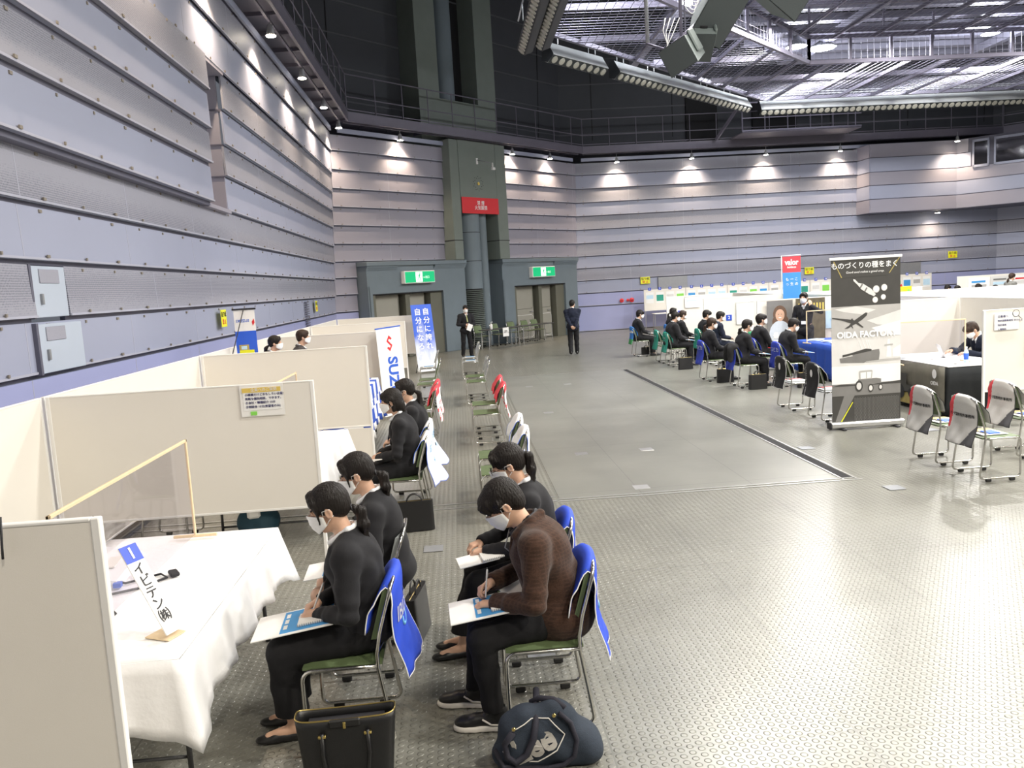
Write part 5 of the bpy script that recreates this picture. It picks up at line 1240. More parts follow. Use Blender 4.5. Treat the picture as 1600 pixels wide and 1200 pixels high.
for k, (x, y, lab) in enumerate(((-1.75, 8.2, 'dark photo leaflet on the second white table'), (-1.72, 8.9, 'pale stick-like pamphlet at the far end of the second white table'))):
    tag(MB().box((x, y, .715), (.20, .14 if k == 0 else .05, .008), 'bokeh' if k == 0 else 'wood_light', Matrix.Rotation(R(20), 3, 'Z')).build('leaflet'), lab, 'leaflet')
# third booth: blue and white chequered cloth
folding_table('folding table under the blue and white chequered cloth', -2.4, -1.42, 11.65, 13.3, z=.86)
ck = tablecloth('blue and white chequered table cover hanging to the shins', -2.42, -1.38, 11.6, 13.35, .866, drop=.62, corner=.04, flare=.03)
ck.data.materials.append(MATS['blue_cloth'])
for p_ in ck.data.polygons:
    c_ = p_.center
    if (int(math.floor(c_.y/.28))+int(math.floor(c_.z/.30)) + int(math.floor((c_.x+.12)/.28))) % 2: p_.material_index = 1
folding_table('folding table in the fourth left booth', -2.4, -1.42, 15.6, 17.4); tablecloth('third white tablecloth, beyond the hanging white banner', -2.42, -1.38, 15.5, 17.5, .706, drop=.3, group='white tablecloths')
# hanging brand banner, leaning banners
def sheet_banner(name, label, bl, br, h_, lean_, parent_parts, m='paper', frame_=True):
    """banner with lower corners bl, br (plan + z) and height h_, leaning back by lean_ (m)"""
    bl = Vector(bl); br = Vector(br); rg = (br-bl); W = rg.length; rg.normalize(); n = rg.cross(Vector((0, 0, 1))); up = (Vector((0, 0, 1))*h_-n*lean_).normalized()
    t = thing(name, label, 'banner', (bl+br)/2); F = frame((0, 0, 0), rg, up)
    MB().bx(-W/2, W/2, 0, h_, -.002, .002, m).build('printed_sheet', t, xf=F)
    return t, F, W, rg, up
t, F, W, rg, up = sheet_banner('hanging_banner', 'white hanging banner with a red emblem and blue sideways capital letters', (-1.40, 14.26, .06), (-1.01, 14.66, .08), 1.56, .02, None)
MB().bx(-W/2-.01, W/2+.01, 1.55, 1.57, -.008, .008, 'blue_ink').build('top_bar', t, xf=F)
EM = [(-.08, .03), (.0, .115), (.08, .065), (.045, .045), (.0, .065), (-.03, .04), (.08, -.03), (.0, -.115), (-.08, -.065), (-.045, -.045), (.0, -.065), (.03, -.04)]
MB().poly([F @ Vector((a*.8, 1.28+b*1.25, .004)) for a, b in EM], 'red_ink').build('emblem', t)
text('lettering', 'SUZUKI', .30, 'blue_ink', F @ Vector((.01, .55, .004)), -up, rg, t, bold=.035, xs=.95)
tag(t, group=None)
t, F, W, rg, up = sheet_banner('leaning_banner', 'blue sky-printed banner with white vertical characters leaning on a stand', (-1.16, 21.9, .05), (-.62, 22.15, .05), 1.83, .28, None, 'sky_print')
for k, s_ in enumerate(('自分に誇れ', '自分になろう')):
    for j, c in enumerate(s_[:6]): text('lettering', c, .20, 'white_ink', F @ Vector((.12-.24*k, 1.62-.235*j, .004)), rg, up, t, bold=.02)
MB().tube([F @ Vector((0, 1.7, -.01)), Vector((-.12, .55, -.02))], .012, 'ink', 6).tube([F @ Vector((0, 1.0, -.01)), Vector((-.35, -.05, -.03))], .010, 'ink', 6).build('stand', t, True)
t = thing('rolled_banner', 'pull-up banner seen from behind by the left wall, pale sky and a yellow truck', 'banner', (-3.14, 12.2, 0), R(4))
MB().bx(-.15, .15, -.003, .0, .1, 2.12, 'white_ink').build('printed_sheet', t); MB().bx(-.15, .15, -.006, -.003, .3, 1.80, 'sky_print').build('sky_picture', t); MB().bx(-.17, .17, -.012, .012, 2.11, 2.135, 'ink').build('top_bar', t)
text('lettering', 'SUZUKI', .055, 'blue_ink', (-.03, -.005, 1.95), (-1, 0, 0), (0, 0, 1), t, bold=.02)
MB().poly([(.10, -.0065, 1.93), (.13, -.0065, 1.98), (.14, -.0065, 1.92), (.11, -.0065, 1.87)][::-1], 'red_ink').build('emblem', t)
MB().bx(-.11, .10, -.011, -.0065, 1.42, 1.52, 'yellow').bx(-.11, .03, -.011, -.0065, 1.52, 1.60, 'field_gold').bx(-.08, .0, -.013, -.011, 1.53, 1.58, 'print_pale').build('truck_picture', t)
MB().tube([(0, -.02, 2.12), (-.18, -.25, 1.45), (-.3, -.4, 1.0), (-.55, -.7, .0)], .008, 'ink', 6).build('support_rod', t, True); MB().bx(-.2, .2, -.08, .08, 0, .08, 'alu', .01).build('base', t)
tag(MB().bx(-3.36, -3.33, 13.0, 13.45, 1.0, 1.60, 'sky_print').build('wall_poster'), 'light blue poster on the rear partition behind the seated-height woman', 'poster')
# bags on the floor, left
t = thing('handbag', 'large black structured leather handbag with gold fittings on the floor', 'bag', (-.625, 3.50, 0), R(2))
bd = MB(); W2, D2, Hh = .185, .075, .385
def bg(i, j):
    a = i/32*2*math.pi; v = j/8; ww = W2*(1+.20*v); dd = D2*(1-.25*v); c_, s_ = math.cos(a), math.sin(a)
    x = ww*(abs(c_)**.22)*(1 if c_ > 0 else -1); y = dd*(abs(s_)**.5)*(1 if s_ > 0 else -1)
    return (x, y, .004+Hh*v-(.03*(abs(x)/ww)**6*0 if j < 8 else 0)+(-.012*(1-abs(c_)) if j == 8 else 0))
bd.grid(bg, 32, 9, 'leather_black', True); bd.poly([bg(i, 0) for i in range(32)][::-1], 'leather_black'); bd.build('bag_body', t, True, solid=.006)
MB().tube([bg(i, 8) for i in range(32)], .004, 'brass', 5, True).build('zipper_edge', t, True); MB().bx(-.17, .17, -.045, .045, .33, .345, 'ink').build('inner_pocket', t)
MB().bx(-.07, .07, -.074, -.058, .345, .385, 'leather_black', .01).build('front_flap', t); MB().bx(-.006, .006, -.080, -.072, .345, .375, 'brass', .002).build('clasp', t)
for s_ in (-1, 1):
    MB().tube([(x_, s_*.078-.0, z_) for x_, z_ in ((-.10, .33), (-.102, .22), (-.09, .12), (-.05, .05), (0, .025), (.05, .05), (.09, .12), (.102, .22), (.10, .33))], .0095, 'leather_black', 8).build('handle', t, True)
for x_ in (-.10, .10): MB().bx(x_-.017, x_+.017, -.086, -.070, .31, .325, 'brass', .003).build('ring_buckle', t)
t = thing('cloth_bag', 'slouching dark denim bag with cream brand lettering beside the sneakers', 'bag', (.28, 3.60, 0), R(-4))
def bpost(P_, d):
    return np.maximum(d+.004*np.sin(P_[..., 0]*38+P_[..., 2]*30)+.003*np.sin(P_[..., 1]*50-P_[..., 0]*22), -P_[..., 2])
BG = [el((0, 0, .09), (.21, .10, .12), .05), el((-.10, -.01, .15), (.12, .085, .13), .06), el((.03, 0, .19), (.13, .075, .11), .05), el((.14, .02, .08), (.13, .10, .10), .05), el((-.17, -.02, .05), (.08, .09, .06), .05), el((.20, -.01, .05), (.06, .08, .06), .04)]
surf_obj('bag_body', BG, .008, 'denim', t, bpost)
def onbag(x, z):
    """front surface (-y) of the bag"""
    y = -.20
    for _ in range(40):
        P1 = np.array([[x, y, z]], dtype=np.float32); dd = min(float(dist(p_, P1)[0]) for p_ in BG)
        if dd < .008: break
        y += max(dd*.6, .002)
        if y > .1: break
    return y-.012
lt = text('lettering', 'Lee', .155, 'sneaker_sole', (0, 0, 0), (1, 0, 0), (0, 0, 1), t, bold=.035)
for v in lt.data.vertices:
    x, z = v.co.x*.9, v.co.z; c_, s_ = math.cos(.42), math.sin(.42); X_, Z_ = x*c_-z*s_-.055, x*s_+z*c_+.135; v.co = (X_, onbag(X_, Z_)-v.co.y*0, Z_)
fr_ = [(-.20, .10), (-.16, .20), (-.06, .25), (.02, .25), (.09, .17), (.05, .11), (-.04, .06), (-.13, .05)]
MB().tube([(x, onbag(x, z)+.004, z) for (x, z) in [tuple(np.array(fr_[k])*(1-q)+np.array(fr_[(k+1) % 8])*q) for k in range(8) for q in (0, .33, .66)]], .003, 'sneaker_sole', 5, True).build('printed_outline', t, True)
MB().tube([(x, onbag(x, z)-.004 if i else onbag(x, z), z) for i, (x, z) in enumerate(((-.03, .30), (-.04, .24), (-.055, .17), (-.09, .10), (-.14, .065), (-.18, .09), (-.19, .14), (-.15, .20)))], .016, 'strap_navy', 8).build('handle', t, True)
MB().tube([(x, onbag(x, z)-.003, z) for (x, z) in ((.07, .27), (.12, .22), (.145, .14), (.13, .07), (.08, .03), (.0, .018), (-.10, .02), (-.2, .05), (-.24, .09))], .012, 'strap_navy', 8).build('shoulder_strap', t, True)
MB().tube([(-.06, .04, .27), (-.02, .02, .30), (.05, .0, .30), (.10, -.03, .27)], .014, 'strap_navy', 8).build('handle', t, True)
for (x, z) in ((-.145, .215), (.045, .262)): MB().lathe([(.010, 0), (.008, .006)], 'brass', (x, onbag(x, z), z), 10, Matrix.Rotation(R(90), 3, 'X')).build('rivet', t)
t = thing('backpack', 'dark teal bag on the floor beyond the nearest table', 'bag', (-2.02, 7.65, 0), R(15))
surf_obj('bag_body', [el((0, 0, .16), (.20, .13, .17), .03), el((0, -.08, .10), (.15, .08, .10), .03)], .014, 'bag_teal', t, lambda P_, d: np.maximum(d, -P_[..., 2])); MB().bx(-.10, .02, -.14, -.08, .22, .31, 'paper', .02).build('paper_wad', t); MB().tube([(-.12, -.03, .30), (-.05, -.03, .38), (.05, -.03, .38), (.12, -.03, .30)], .01, 'bag_teal', 6).build('handle', t, True)
briefcase('black briefcase on the floor behind the short-haired woman in a black suit', (-.53, 7.50, 0), R(5), 1.0)
briefcase('black bag standing under the chair of the woman in a skirt suit', (-.40, 5.15, 0), R(80), 1.05)
# ================================================================== chairs, left side
CH = []
def chL(x_rear, yc, rz, cover, label, seat='green_vinyl', back='green_vinyl', hi=True, group='chairs facing the left booths'):
    th = R(rz); cx = x_rear-.22 if rz > 0 else x_rear+.22
    return make_chair(label, (cx, yc, 0), th, seat, back, cover, group, hi)
chL(-.45, 4.04, 90, 'blue', 'steel chair with a blue lettered slipcover under the nearest seated woman')
chL(-.45, 4.80, 90, None, 'bare-backed steel chair under the woman in the skirt suit', back='grey_vinyl')
chL(-.42, 7.90, 90, 'ecot', 'steel chair with a draped white lettered cover under the short-haired woman')
chL(-.42, 8.66, 90, 'ecot', 'steel chair with a white cover under the woman with a long ponytail')
chL(-.42, 11.70, 90, 'redwhite', 'nearer red and white covered chair of the pair beyond the seated suited women'); chL(-.42, 12.50, 90, 'redwhite', 'farther red and white covered chair of the pair beyond the seated suited women')
chL(-.45, 15.70, 90, None, 'empty green chair of the left row, the nearer of the uncovered pair'); chL(-.45, 16.45, 90, None, 'empty green chair of the left row, the farther of the uncovered pair')
chL(-.55, 18.95, 90, None, 'empty grey-backed chair with a blue seat in the left row near the leaning banner', 'grey_vinyl', 'grey_vinyl')
chL(.55, 4.04, 90, 'blue', 'steel chair with a blue cover under the person in the brown jacket')
chL(.55, 4.80, 90, 'blue', 'steel chair with a blue cover under the woman in glasses')
chL(.55, 7.86, 90, 'white', 'nearer white-covered green chair in the aisle row behind the woman in glasses'); chL(.55, 8.62, 90, 'white', 'farther white-covered green chair in the aisle row behind the woman in glasses')
chL(.55, 11.62, 90, 'redwhite', 'nearer empty green chair with a red and white cover in the aisle row'); chL(.55, 12.52, 90, 'redwhite', 'farther empty green chair with a red and white cover in the aisle row')
chL(.50, 15.58, 90, None, 'nearer bare green chair with a grey back in the aisle row', back='grey_vinyl'); chL(.50, 16.50, 90, None, 'farther bare green chair with a grey back in the aisle row', back='grey_vinyl')
chL(.45, 19.87, 90, None, 'nearer grey chair with a blue folder on its seat in front of the standing official', 'grey_vinyl', 'grey_vinyl'); chL(.45, 20.95, 90, None, 'farther grey chair with a blue folder on its seat in front of the standing official', 'grey_vinyl', 'grey_vinyl')
for (x, y, lab) in ((.23, 19.87, 'blue and white folder on the nearer chair before the standing official'), (.23, 20.95, 'blue and white folder on the farther chair before the standing official'), (-.77, 18.95, 'blue and white folder on the empty grey-backed chair of the left row')):
    f_ = folder(lab, (x, y, .462), R(90), .32, .26, book=False)
make_chair('dark steel chair on the exhibitor side of the second booth, seen under the panel', (-2.85, 7.75, 0), R(-90), 'black_cloth', 'black_cloth', None, None)
# ================================================================== right side booths
RPX = [(10.05, 6.75, 11.2, 'near right partition panel carrying recruiting notices'), (14.0, 6.75, 11.2, 'white partition panel behind the man with the laptop'), (18.0, 6.75, 15.2, 'long white partition panel behind the gesturing presenter'), (22.0, 6.75, 11.2, 'white partition panel behind the row of teal-covered chairs'), (26.0, 6.75, 11.2, 'farthest white partition panel of the right booths')]
for y, a, b, lab in RPX: panel(lab, (a, y), (b, y), z0=.5 if y < 17 else .1, group='dividers of the right booths')
for a, b, lab in ((10.1, 13.95, 'white spine partition beside the man with the laptop'), (14.05, 17.95, 'white spine partition behind the blue-clothed table'), (18.05, 21.95, 'white spine partition behind the green-clothed table'), (22.05, 25.95, 'farthest white spine partition of the right booths')):
    panel(lab, (8.95, a), (8.95, b), z0=.1, group='spine panels of the right booths')
panel('white partition standing alone far right, covered with posters', (19.1, 30.0), (24.0, 30.0), z0=.1, group='far right panels'); panel('low white partition with a yellow poster, behind the long panel', (9.9, 21.0), (12.4, 21.0), z0=.1, group='far right panels')
folding_table('folding table under the black cloth of the right booth', 6.98, 7.93, 11.15, 12.95); tablecloth('black tablecloth reaching the floor on the desk with the laptop', 6.96, 7.95, 11.12, 12.98, .705, 'black_cloth', .68, .0, .015, flare=.02)
tag(MB().bx(6.95, 7.96, 11.11, 12.99, .708, .722, 'paper', .003).build('desk_sheet'), 'white table sheet on the black-clothed desk', 'table cover')
# printed front cloth of that desk
t = thing('printed_desk_cover', 'printed desk front of a golden field under dark clouds with a tractor silhouette', 'banner', (6.90, 12.06, 0), R(-90))
rgt = R(-12)
def fpl(pts, m, o, nm, parent=t): 
    return MB().poly([(x, -o, z) for x, z in pts], m, .0).build(nm, parent)
wv = MB(); wv.grid(lambda i, j: (-.95+1.9*i/14, .012*math.sin(i*.9)*(1-j/4*.6), .715-.66*j/4), 15, 5, 'field_dusk'); wv.build('dusk_sky', t, True, solid=.003)
MB().bx(-.94, .94, -.026, -.022, .07, .24, 'field_gold').build('golden_field', t); MB().bx(-.94, -.35, -.026, -.022, .35, .70, 'field_gold').build('sun_glow', t)
tr = MB(); tr.bx(-.25, .20, -.034, -.028, .25, .36, 'grey1'); tr.bx(-.22, .0, -.034, -.028, .36, .50, 'grey1'); tr.bx(-.25, .03, -.034, -.028, .50, .53, 'grey1')
for x_, r_ in ((-.15, .11), (.14, .075)): tr.poly([(x_+r_*math.cos(a), -.036, .24+r_*math.sin(a)) for a in np.linspace(0, 6.28, 16)[:-1]], 'ink')
tr.build('tractor_silhouette', t)
MB().poly([(.74+.055*math.cos(a), -.028, .60+.07*math.sin(a)) for a in np.linspace(0, 6.28, 16)[:-1]], 'white_ink').build('emblem', t); text('lettering', 'OIDA', .075, 'white_ink', (.74, -.028, .46), (1, 0, 0), (0, 0, 1), t, bold=.02)
shield('clear shield in a wooden frame before the man with the laptop', (7.02, 11.62), R(-6), W=.98, H=.64)
t = thing('laptop', 'open silver laptop on the white-topped desk', 'laptop', (7.62, 12.1, .722), R(70))
MB().bx(-.16, .16, -.11, .11, 0, .016, 'laptop_grey', .004).build('keyboard_base', t); MB().box((0, .15, .115), (.32, .008, .215), 'laptop_grey', Matrix.Rotation(R(-20), 3, 'X'), .003).build('screen_lid', t)
t = thing('drink_bottle', 'plastic drink bottle with a blue and red label on the desk', 'bottle', (7.42, 11.42, .722))
MB().lathe([(.001, 0), (.032, 0), (.034, .02), (.034, .15), (.026, .18), (.014, .20), (.014, .215)], 'print_pale', n=16).build('bottle_body', t, 'auto'); MB().lathe([(.0345, .05), (.0345, .14)], 'blue_ink', n=16).build('bottle_label', t); MB().lathe([(.016, .21), (.016, .235), (0, .236)], 'white_ink', n=12).build('bottle_cap', t, 'auto')
for k, (x, y, w_, d_, lab) in enumerate(((7.20, 11.45, .30, .21, 'loose white papers at the near edge of the laptop desk'), (7.35, 11.95, .28, .2, 'white papers fanned beside the open laptop'), (7.15, 12.45, .3, .22, 'stack of white papers at the far end of the laptop desk'))):
    m = MB(); [m.box((x+.01*q, y+.012*q, .7245+.004*q), (w_, d_, .003), 'paper', Matrix.Rotation(.3*q+k, 3, 'Z')) for q in range(4)]; tag(m.build('papers'), lab, 'papers', 'papers on the laptop desk')
# blue and green tables
folding_table('folding table under the blue cloth', 7.25, 8.15, 15.3, 17.1); tablecloth('bright blue tablecloth hanging to the floor, papers on top', 7.22, 8.18, 15.27, 17.13, .705, 'blue_cloth', .62, .03, .015, flare=.03)
folding_table('folding table under the green cloth', 7.3, 8.2, 18.9, 20.6); tablecloth('green tablecloth on the table beyond the blue one', 7.28, 8.22, 18.85, 20.65, .705, 'green_cloth', .40, .03, .015, flare=.03)
shield('clear shield in a wooden frame between the presenter and the seated man', (7.55, 16.0), R(8), W=1.15, H=.66)
for k, (x, y) in enumerate(((7.5, 15.6), (7.55, 16.1), (7.45, 16.6), (7.8, 15.55))):
    m = MB(); [m.box((x+.012*q, y+.01*q, .713+.006*q), (.21, .30, .005), 'paper' if q % 2 else 'print_pale', Matrix.Rotation(.25*q+k*.5, 3, 'Z')) for q in range(5)]; tag(m.build('brochure_pile'), 'pile of white brochures on the blue table, ' + ['the one at its near edge', 'the one in its middle', 'the one at its far end', 'the one at its near right corner'][k], 'papers', 'brochure piles on the blue table')
t = thing('display_monitor', 'small dark monitor on the green table behind the seated students', 'monitor', (7.7, 19.6, .71), R(-30)); MB().bx(-.14, .14, -.012, .012, .06, .40, 'ink', .005).build('screen', t); MB().bx(-.10, .10, -.016, -.012, .1, .36, 'green_vinyl').build('picture', t); MB().bx(-.08, .08, -.06, .06, 0, .06, 'ink', .01).build('stand', t)
# posters
t = thing('portrait_banner', 'wide banner with a smiling long-haired woman in a pale sweater', 'banner', (7.22, 17.85, 0))
MB().bx(-.30, .30, -.004, 0, .03, 1.55, 'grey2').build('printed_sheet', t)
hp_ = MB(); ov = lambda cx, cz, rx, rz, m, o: hp_.poly([(cx+rx*math.cos(a), -o, cz+rz*math.sin(a)) for a in np.linspace(0, 6.28, 20)[:-1]], m)
ov(0, 1.24, .16, .20, 'brown_hair_print', .006); ov(-.10, 1.06, .08, .14, 'brown_hair_print', .0062); ov(.12, 1.06, .08, .14, 'brown_hair_print', .0064); ov(0, .80, .25, .30, 'knit', .007); ov(0, 1.22, .105, .135, 'skin', .009); ov(-.035, 1.24, .012, .006, 'ink', .011); ov(.035, 1.24, .012, .006, 'ink', .011); ov(0, 1.165, .035, .010, 'white_ink', .011); hp_.build('portrait', t); MB().bx(-.32, .32, -.06, .04, 0, .05, 'alu', .01).build('base_case', t)
MB().bx(-.3, .3, -.010, -.008, .30, .55, 'red_ink').build('red_strip', t); text('lettering', '最高の\nユニバ', .15, 'white_ink', (.05, -.014, .68), (1, 0, 0), (0, 0, 1), t, bold=.03)
t = thing('night_banner', 'dark banner of golden interior lights beside the portrait banner', 'banner', (7.95, 17.9, 0)); MB().bx(-.34, .34, -.004, 0, .03, 1.56, 'bokeh').build('printed_sheet', t); MB().bx(-.36, .36, -.06, .04, 0, .05, 'alu', .01).build('base_case', t)
for k in range(9): MB().bx(-.28+.07*k, -.25+.07*k, -.007, -.004, 1.25+.02*(k % 3), 1.45, 'gold').build('light_streak', t)
t = thing('photo_poster', 'blue and grey photo poster on the panel beyond the presenter', 'poster', (8.55, 17.96, 0)); MB().bx(-.22, .22, -.004, 0, .85, 1.25, 'print_pale').build('printed_sheet', t); MB().bx(.02, .2, -.008, -.004, .9, 1.2, 'grey2').build('dark_picture', t); MB().bx(-.1, 0, -.008, -.004, 1.02, 1.08, 'print_blue').build('blue_picture', t)
t = thing('flag_banner', 'tall narrow banner, red above and blue below, rising over the panels', 'banner', (8.54, 20.3, 0))
MB().bx(-.235, .235, -.003, 0, 2.15, 2.55, 'cover_red').build('red_sheet', t); MB().bx(-.235, .235, -.003, 0, .8, 2.145, 'cover_sky').build('blue_sheet', t); text('lettering', 'valor', .20, 'white_ink', (0, -.006, 2.40), (1, 0, 0), (0, 0, 1), t, bold=.03, xs=.85); text('lettering', 'holdings', .07, 'white_ink', (0, -.006, 2.28), (1, 0, 0), (0, 0, 1), t, bold=.02)
for k, s_ in enumerate(('この', '一生', 'もっ')):
    for j, c in enumerate(s_): text('lettering', c, .09, 'white_ink', (.12-.12*k, -.006, 1.97-.12*j), (1, 0, 0), (0, 0, 1), t)
MB().tube([(-.26, 0, 0), (-.26, 0, 2.58), (.24, 0, 2.58)], .012, 'plastic_white', 6).build('pole', t, True); MB().bx(-.45, .1, -.2, .2, 0, .04, 'plastic_white', .01).build('base', t)
for k, (x, z, w_, h_, s_) in enumerate(((7.05, 1.41, .33, .22, ('企業様へ', '特許国際事務所 中小企業', '特許事務', '入場無料')), (7.46, 1.12, .30, .36, ('お仕事', '国際特許', '事務所説明')))):
    t = thing('notice_card', ['rounded white card with a small magnifier drawing on the near right panel', 'white card with columns of red text at the picture edge on the near right panel'][k], 'notice', (x, 10.03, z))
    MB().box((0, -.008, 0), (w_, .012, h_), 'paper', None, .004).build('card', t)
    for j, q in enumerate(s_): text('lettering', q, .030 if j else .036, 'ink_navy' if k == 0 else 'red_ink', (-w_*.38, -.016, h_*.3-.055*j), (1, 0, 0), (0, 0, 1), t, align='LEFT')
    if k == 0: MB().tube([(.12+.045*math.cos(a), -.018, .10+.045*math.sin(a)) for a in np.linspace(0, 6.1, 16)], .003, 'ink', 5, True).tube([(.155, -.018, .065), (.19, -.018, .03)], .004, 'ink', 5).build('magnifier_drawing', t)
for k, (x, z) in enumerate(((7.9, 1.05), (10.6, 1.1))):
    pass
for lab, x, y, z, w_, h_, m in (('thin-framed blank notice on the far white panel behind the teal chairs', 7.9, 21.96, 1.1, .5, .6, 'paper'), ('pale blue text sheet high on the farthest right panel', 7.6, 25.96, 1.35, .5, .35, 'print_pale')):
    t = thing('notice_card', lab, 'notice', (x, y, z)); MB().bx(-w_/2, w_/2, -.006, 0, -h_/2, h_/2, 'paper').build('card', t); MB().tube([(-w_/2, -.01, -h_/2), (-w_/2, -.01, h_/2), (w_/2, -.01, h_/2)], .006, 'grey3', 5).build('edge_line', t); MB().bx(-w_*.4, w_*.3, -.01, -.006, h_*.1, h_*.2, m).build('text_line', t)
for lab, x, y, z in (('small blue number plate two on the white panel behind the teal chairs', 7.45, 21.985, 1.0), ('small blue number plate on the farthest right panel', 7.2, 25.985, 1.02)):
    t = thing('number_plate', lab, 'sign', (x, y, z)); MB().bx(-.08, .08, -.01, 0, -.08, .08, 'sign_blue').build('plate', t); text('numeral', '2' if y < 22 else '3', .12, 'white_ink', (0, -.013, 0), (1, 0, 0), (0, 0, 1), t, bold=.02)
t = thing('photo_poster', 'yellow poster with an orange blob rising over the panel tops', 'poster', (11.8, 20.985, 1.40)); MB().bx(-.30, .30, -.01, 0, -.2, .2, 'yellow').build('printed_sheet', t); MB().poly([(-.02+.16*math.cos(a), -.014, -.02+.12*math.sin(a)) for a in np.linspace(0, 6.28, 16)[:-1]], 'gold').build('orange_blob', t); MB().bx(.18, .25, -.014, -.01, -.02, .12, 'lime').build('green_mark', t)
for k, (x, z, w_, h_, m, lab) in enumerate(((19.95, 1.24, .85, .50, 'paper', 'white text poster at the left end of the far right panel'), (20.8, 1.30, .8, .42, 'grey4', 'grey photo poster on the far right panel'), (21.6, 1.30, .75, .38, 'paper', 'red-framed poster on the far right panel'), (20.6, .85, .9, .42, 'lime', 'lime green poster low on the far right panel'), (21.5, .85, .7, .42, 'grey3', 'grey patterned poster low on the far right panel'))):
    t = thing('photo_poster', lab, 'poster', (x, 29.97, z), 0, 'posters on the far right panel'); MB().bx(-w_/2, w_/2, -.008, 0, -h_/2, h_/2, m).build('printed_sheet', t); MB().bx(-w_*.35, w_*.3, -.012, -.008, h_*.1, h_*.25, ['print_blue', 'grey2', 'red_ink', 'white_ink', 'grey5'][k]).build('picture', t)
    MB().bx(-w_*.35, w_*.35, -.012, -.008, -h_*.3, -h_*.05, ['grey3', 'print_pale', 'grey4', 'paper', 'ink'][k]).build('picture', t)
# the long row of poster boards before the back wall
n_ = 0
for k in range(8):
    x0 = 7.95+1.82*k
    if x0 > 20.5: break
    t = thing('poster_board', 'white poster board with blue number tabs, ' + ['nearest the alarm discs', 'second from the alarm discs', 'third from the alarm discs', 'fourth from the alarm discs', 'fifth, near the red and blue banner', 'sixth, hidden mostly by the big banner', 'last, past the big banner'][k], 'poster board', (x0, 34.3, 0), 0, 'poster boards along the back wall')
    MB().bx(0, 1.80, -.02, .02, .80, 1.70, 'panel_white').build('board', t)
    MB().tube([(.05, 0, 0), (.05, 0, .8)], .015, 'alu', 6).build('leg', t); MB().tube([(1.75, 0, 0), (1.75, 0, .8)], .015, 'alu', 6).build('leg', t)
    for j in range(4):
        n_ += 1; x = .25+.44*j; p_ = MB().bx(x-.06, x+.06, -.026, -.02, 1.66, 1.78, 'sign_blue').build('number_tab', t)
        text('numeral', str(n_), .10, 'white_ink', (x, -.028, 1.72), (1, 0, 0), (0, 0, 1), p_, bold=.02)
        s_ = MB().bx(x-.17, x+.17, -.024, -.02, 1.12, 1.58, 'paper').build('poster', t); c_ = ['print_pale', 'print_blue', 'grey4', 'print_pale', 'grey3', 'lime', 'cover_teal'][(n_*3) % 7]
        MB().bx(x-.15, x+.15, -.028, -.024, 1.2+.1*(n_ % 2), 1.46, c_).build('picture', s_)
        if (n_*5) % 3 == 0: MB().bx(x-.17, x+.17, -.024, -.02, .86, 1.04, 'grey4').build('poster', t)
    if k == 0: s_ = MB().bx(1.42, 1.74, -.024, -.02, .85, 1.08, 'paper').build('poster', t); MB().poly([(1.58+.09*math.cos(a), -.028, .97+.06*math.sin(a)) for a in np.linspace(0, 6.28, 5)[:-1]], 'red_ink').build('red_mark', s_)
folding_table('long folding table in front of the first poster boards', 8.2, 12.0, 33.5, 34.1, leg='alu')
# ================================================================== big black and white banner
t = thing('pull_up_banner', 'large black and white pull-up banner with a rocket, an aeroplane, a ship and a tractor', 'banner', (5.06, 10.74, 0), R(-1))
BX = lambda x: (x-40)/450*.965; BZ = lambda y: 2.33-(y-60)/1080*2.23
sh_ = MB(); 
def layer(nm, x0, x1, y0, y1, m, o): return MB().bx(BX(x0), BX(x1), -o, -o+.0012, BZ(y1), BZ(y0), m).build(nm, t)
layer('printed_sheet', 40, 490, 60, 1140, 'grey1', .002)
def pic(nm, pts, m, o, par=None): return MB().poly([(BX(x), -o, BZ(y)) for x, y in pts][::-1], m).build(nm, par or t)
sky = layer('sky_picture', 40, 490, 370, 580, 'grey3', .0035); port = layer('port_picture', 40, 490, 580, 765, 'grey4', .0035); fld = layer('field_picture', 40, 490, 765, 890, 'grey5', .0035); grd = layer('soil_picture', 40, 490, 885, 965, 'grey2', .005)
pic('header_shade', [(60, 70), (480, 66), (405, 178), (108, 182)], 'grey1', .0040); pic('header_edge', [(55, 72), (62, 72), (112, 180), (106, 180)], 'field_gold', .0045); pic('header_edge', [(483, 62), (490, 62), (420, 165), (414, 165)], 'field_gold', .0045)
dots = MB()
for i in range(34):
    for j in range(16):
        x = 190+i*8.6; y = 985+j*9.4+(i % 2)*4.5
        if x > 170+(1140-y)*.1 and x < 484 and y < 1132: dots.poly([(BX(x+2.8*math.cos(a)), -.0042, BZ(y+2.8*math.sin(a))) for a in np.linspace(6.28, 0, 7)[:-1]], 'grey2')
dots.build('hexagon_pattern', t)['kind'] = 'stuff'
pic('yellow_streak', [(96, 1138), (104, 1138), (178, 1010), (172, 1010)], 'yellow', .0050); pic('slant_band', [(60, 1138), (96, 1138), (190, 962), (120, 962)], 'grey2', .0042)
pic('soil_ridge', [(40, 900), (100, 885), (180, 893), (250, 884), (360, 889), (490, 880), (490, 900)], 'grey1', .006)
pic('rocket', [(183, 192), (196, 196), (215, 218), (250, 228), (300, 262), (330, 300), (318, 312), (285, 296), (235, 262), (212, 232), (186, 206)], 'grey4', .0045); pic('rocket_band', [(238, 226), (248, 230), (232, 256), (224, 250)], 'grey2', .0055); pic('rocket_band', [(268, 250), (276, 256), (262, 280), (254, 274)], 'grey2', .0055)
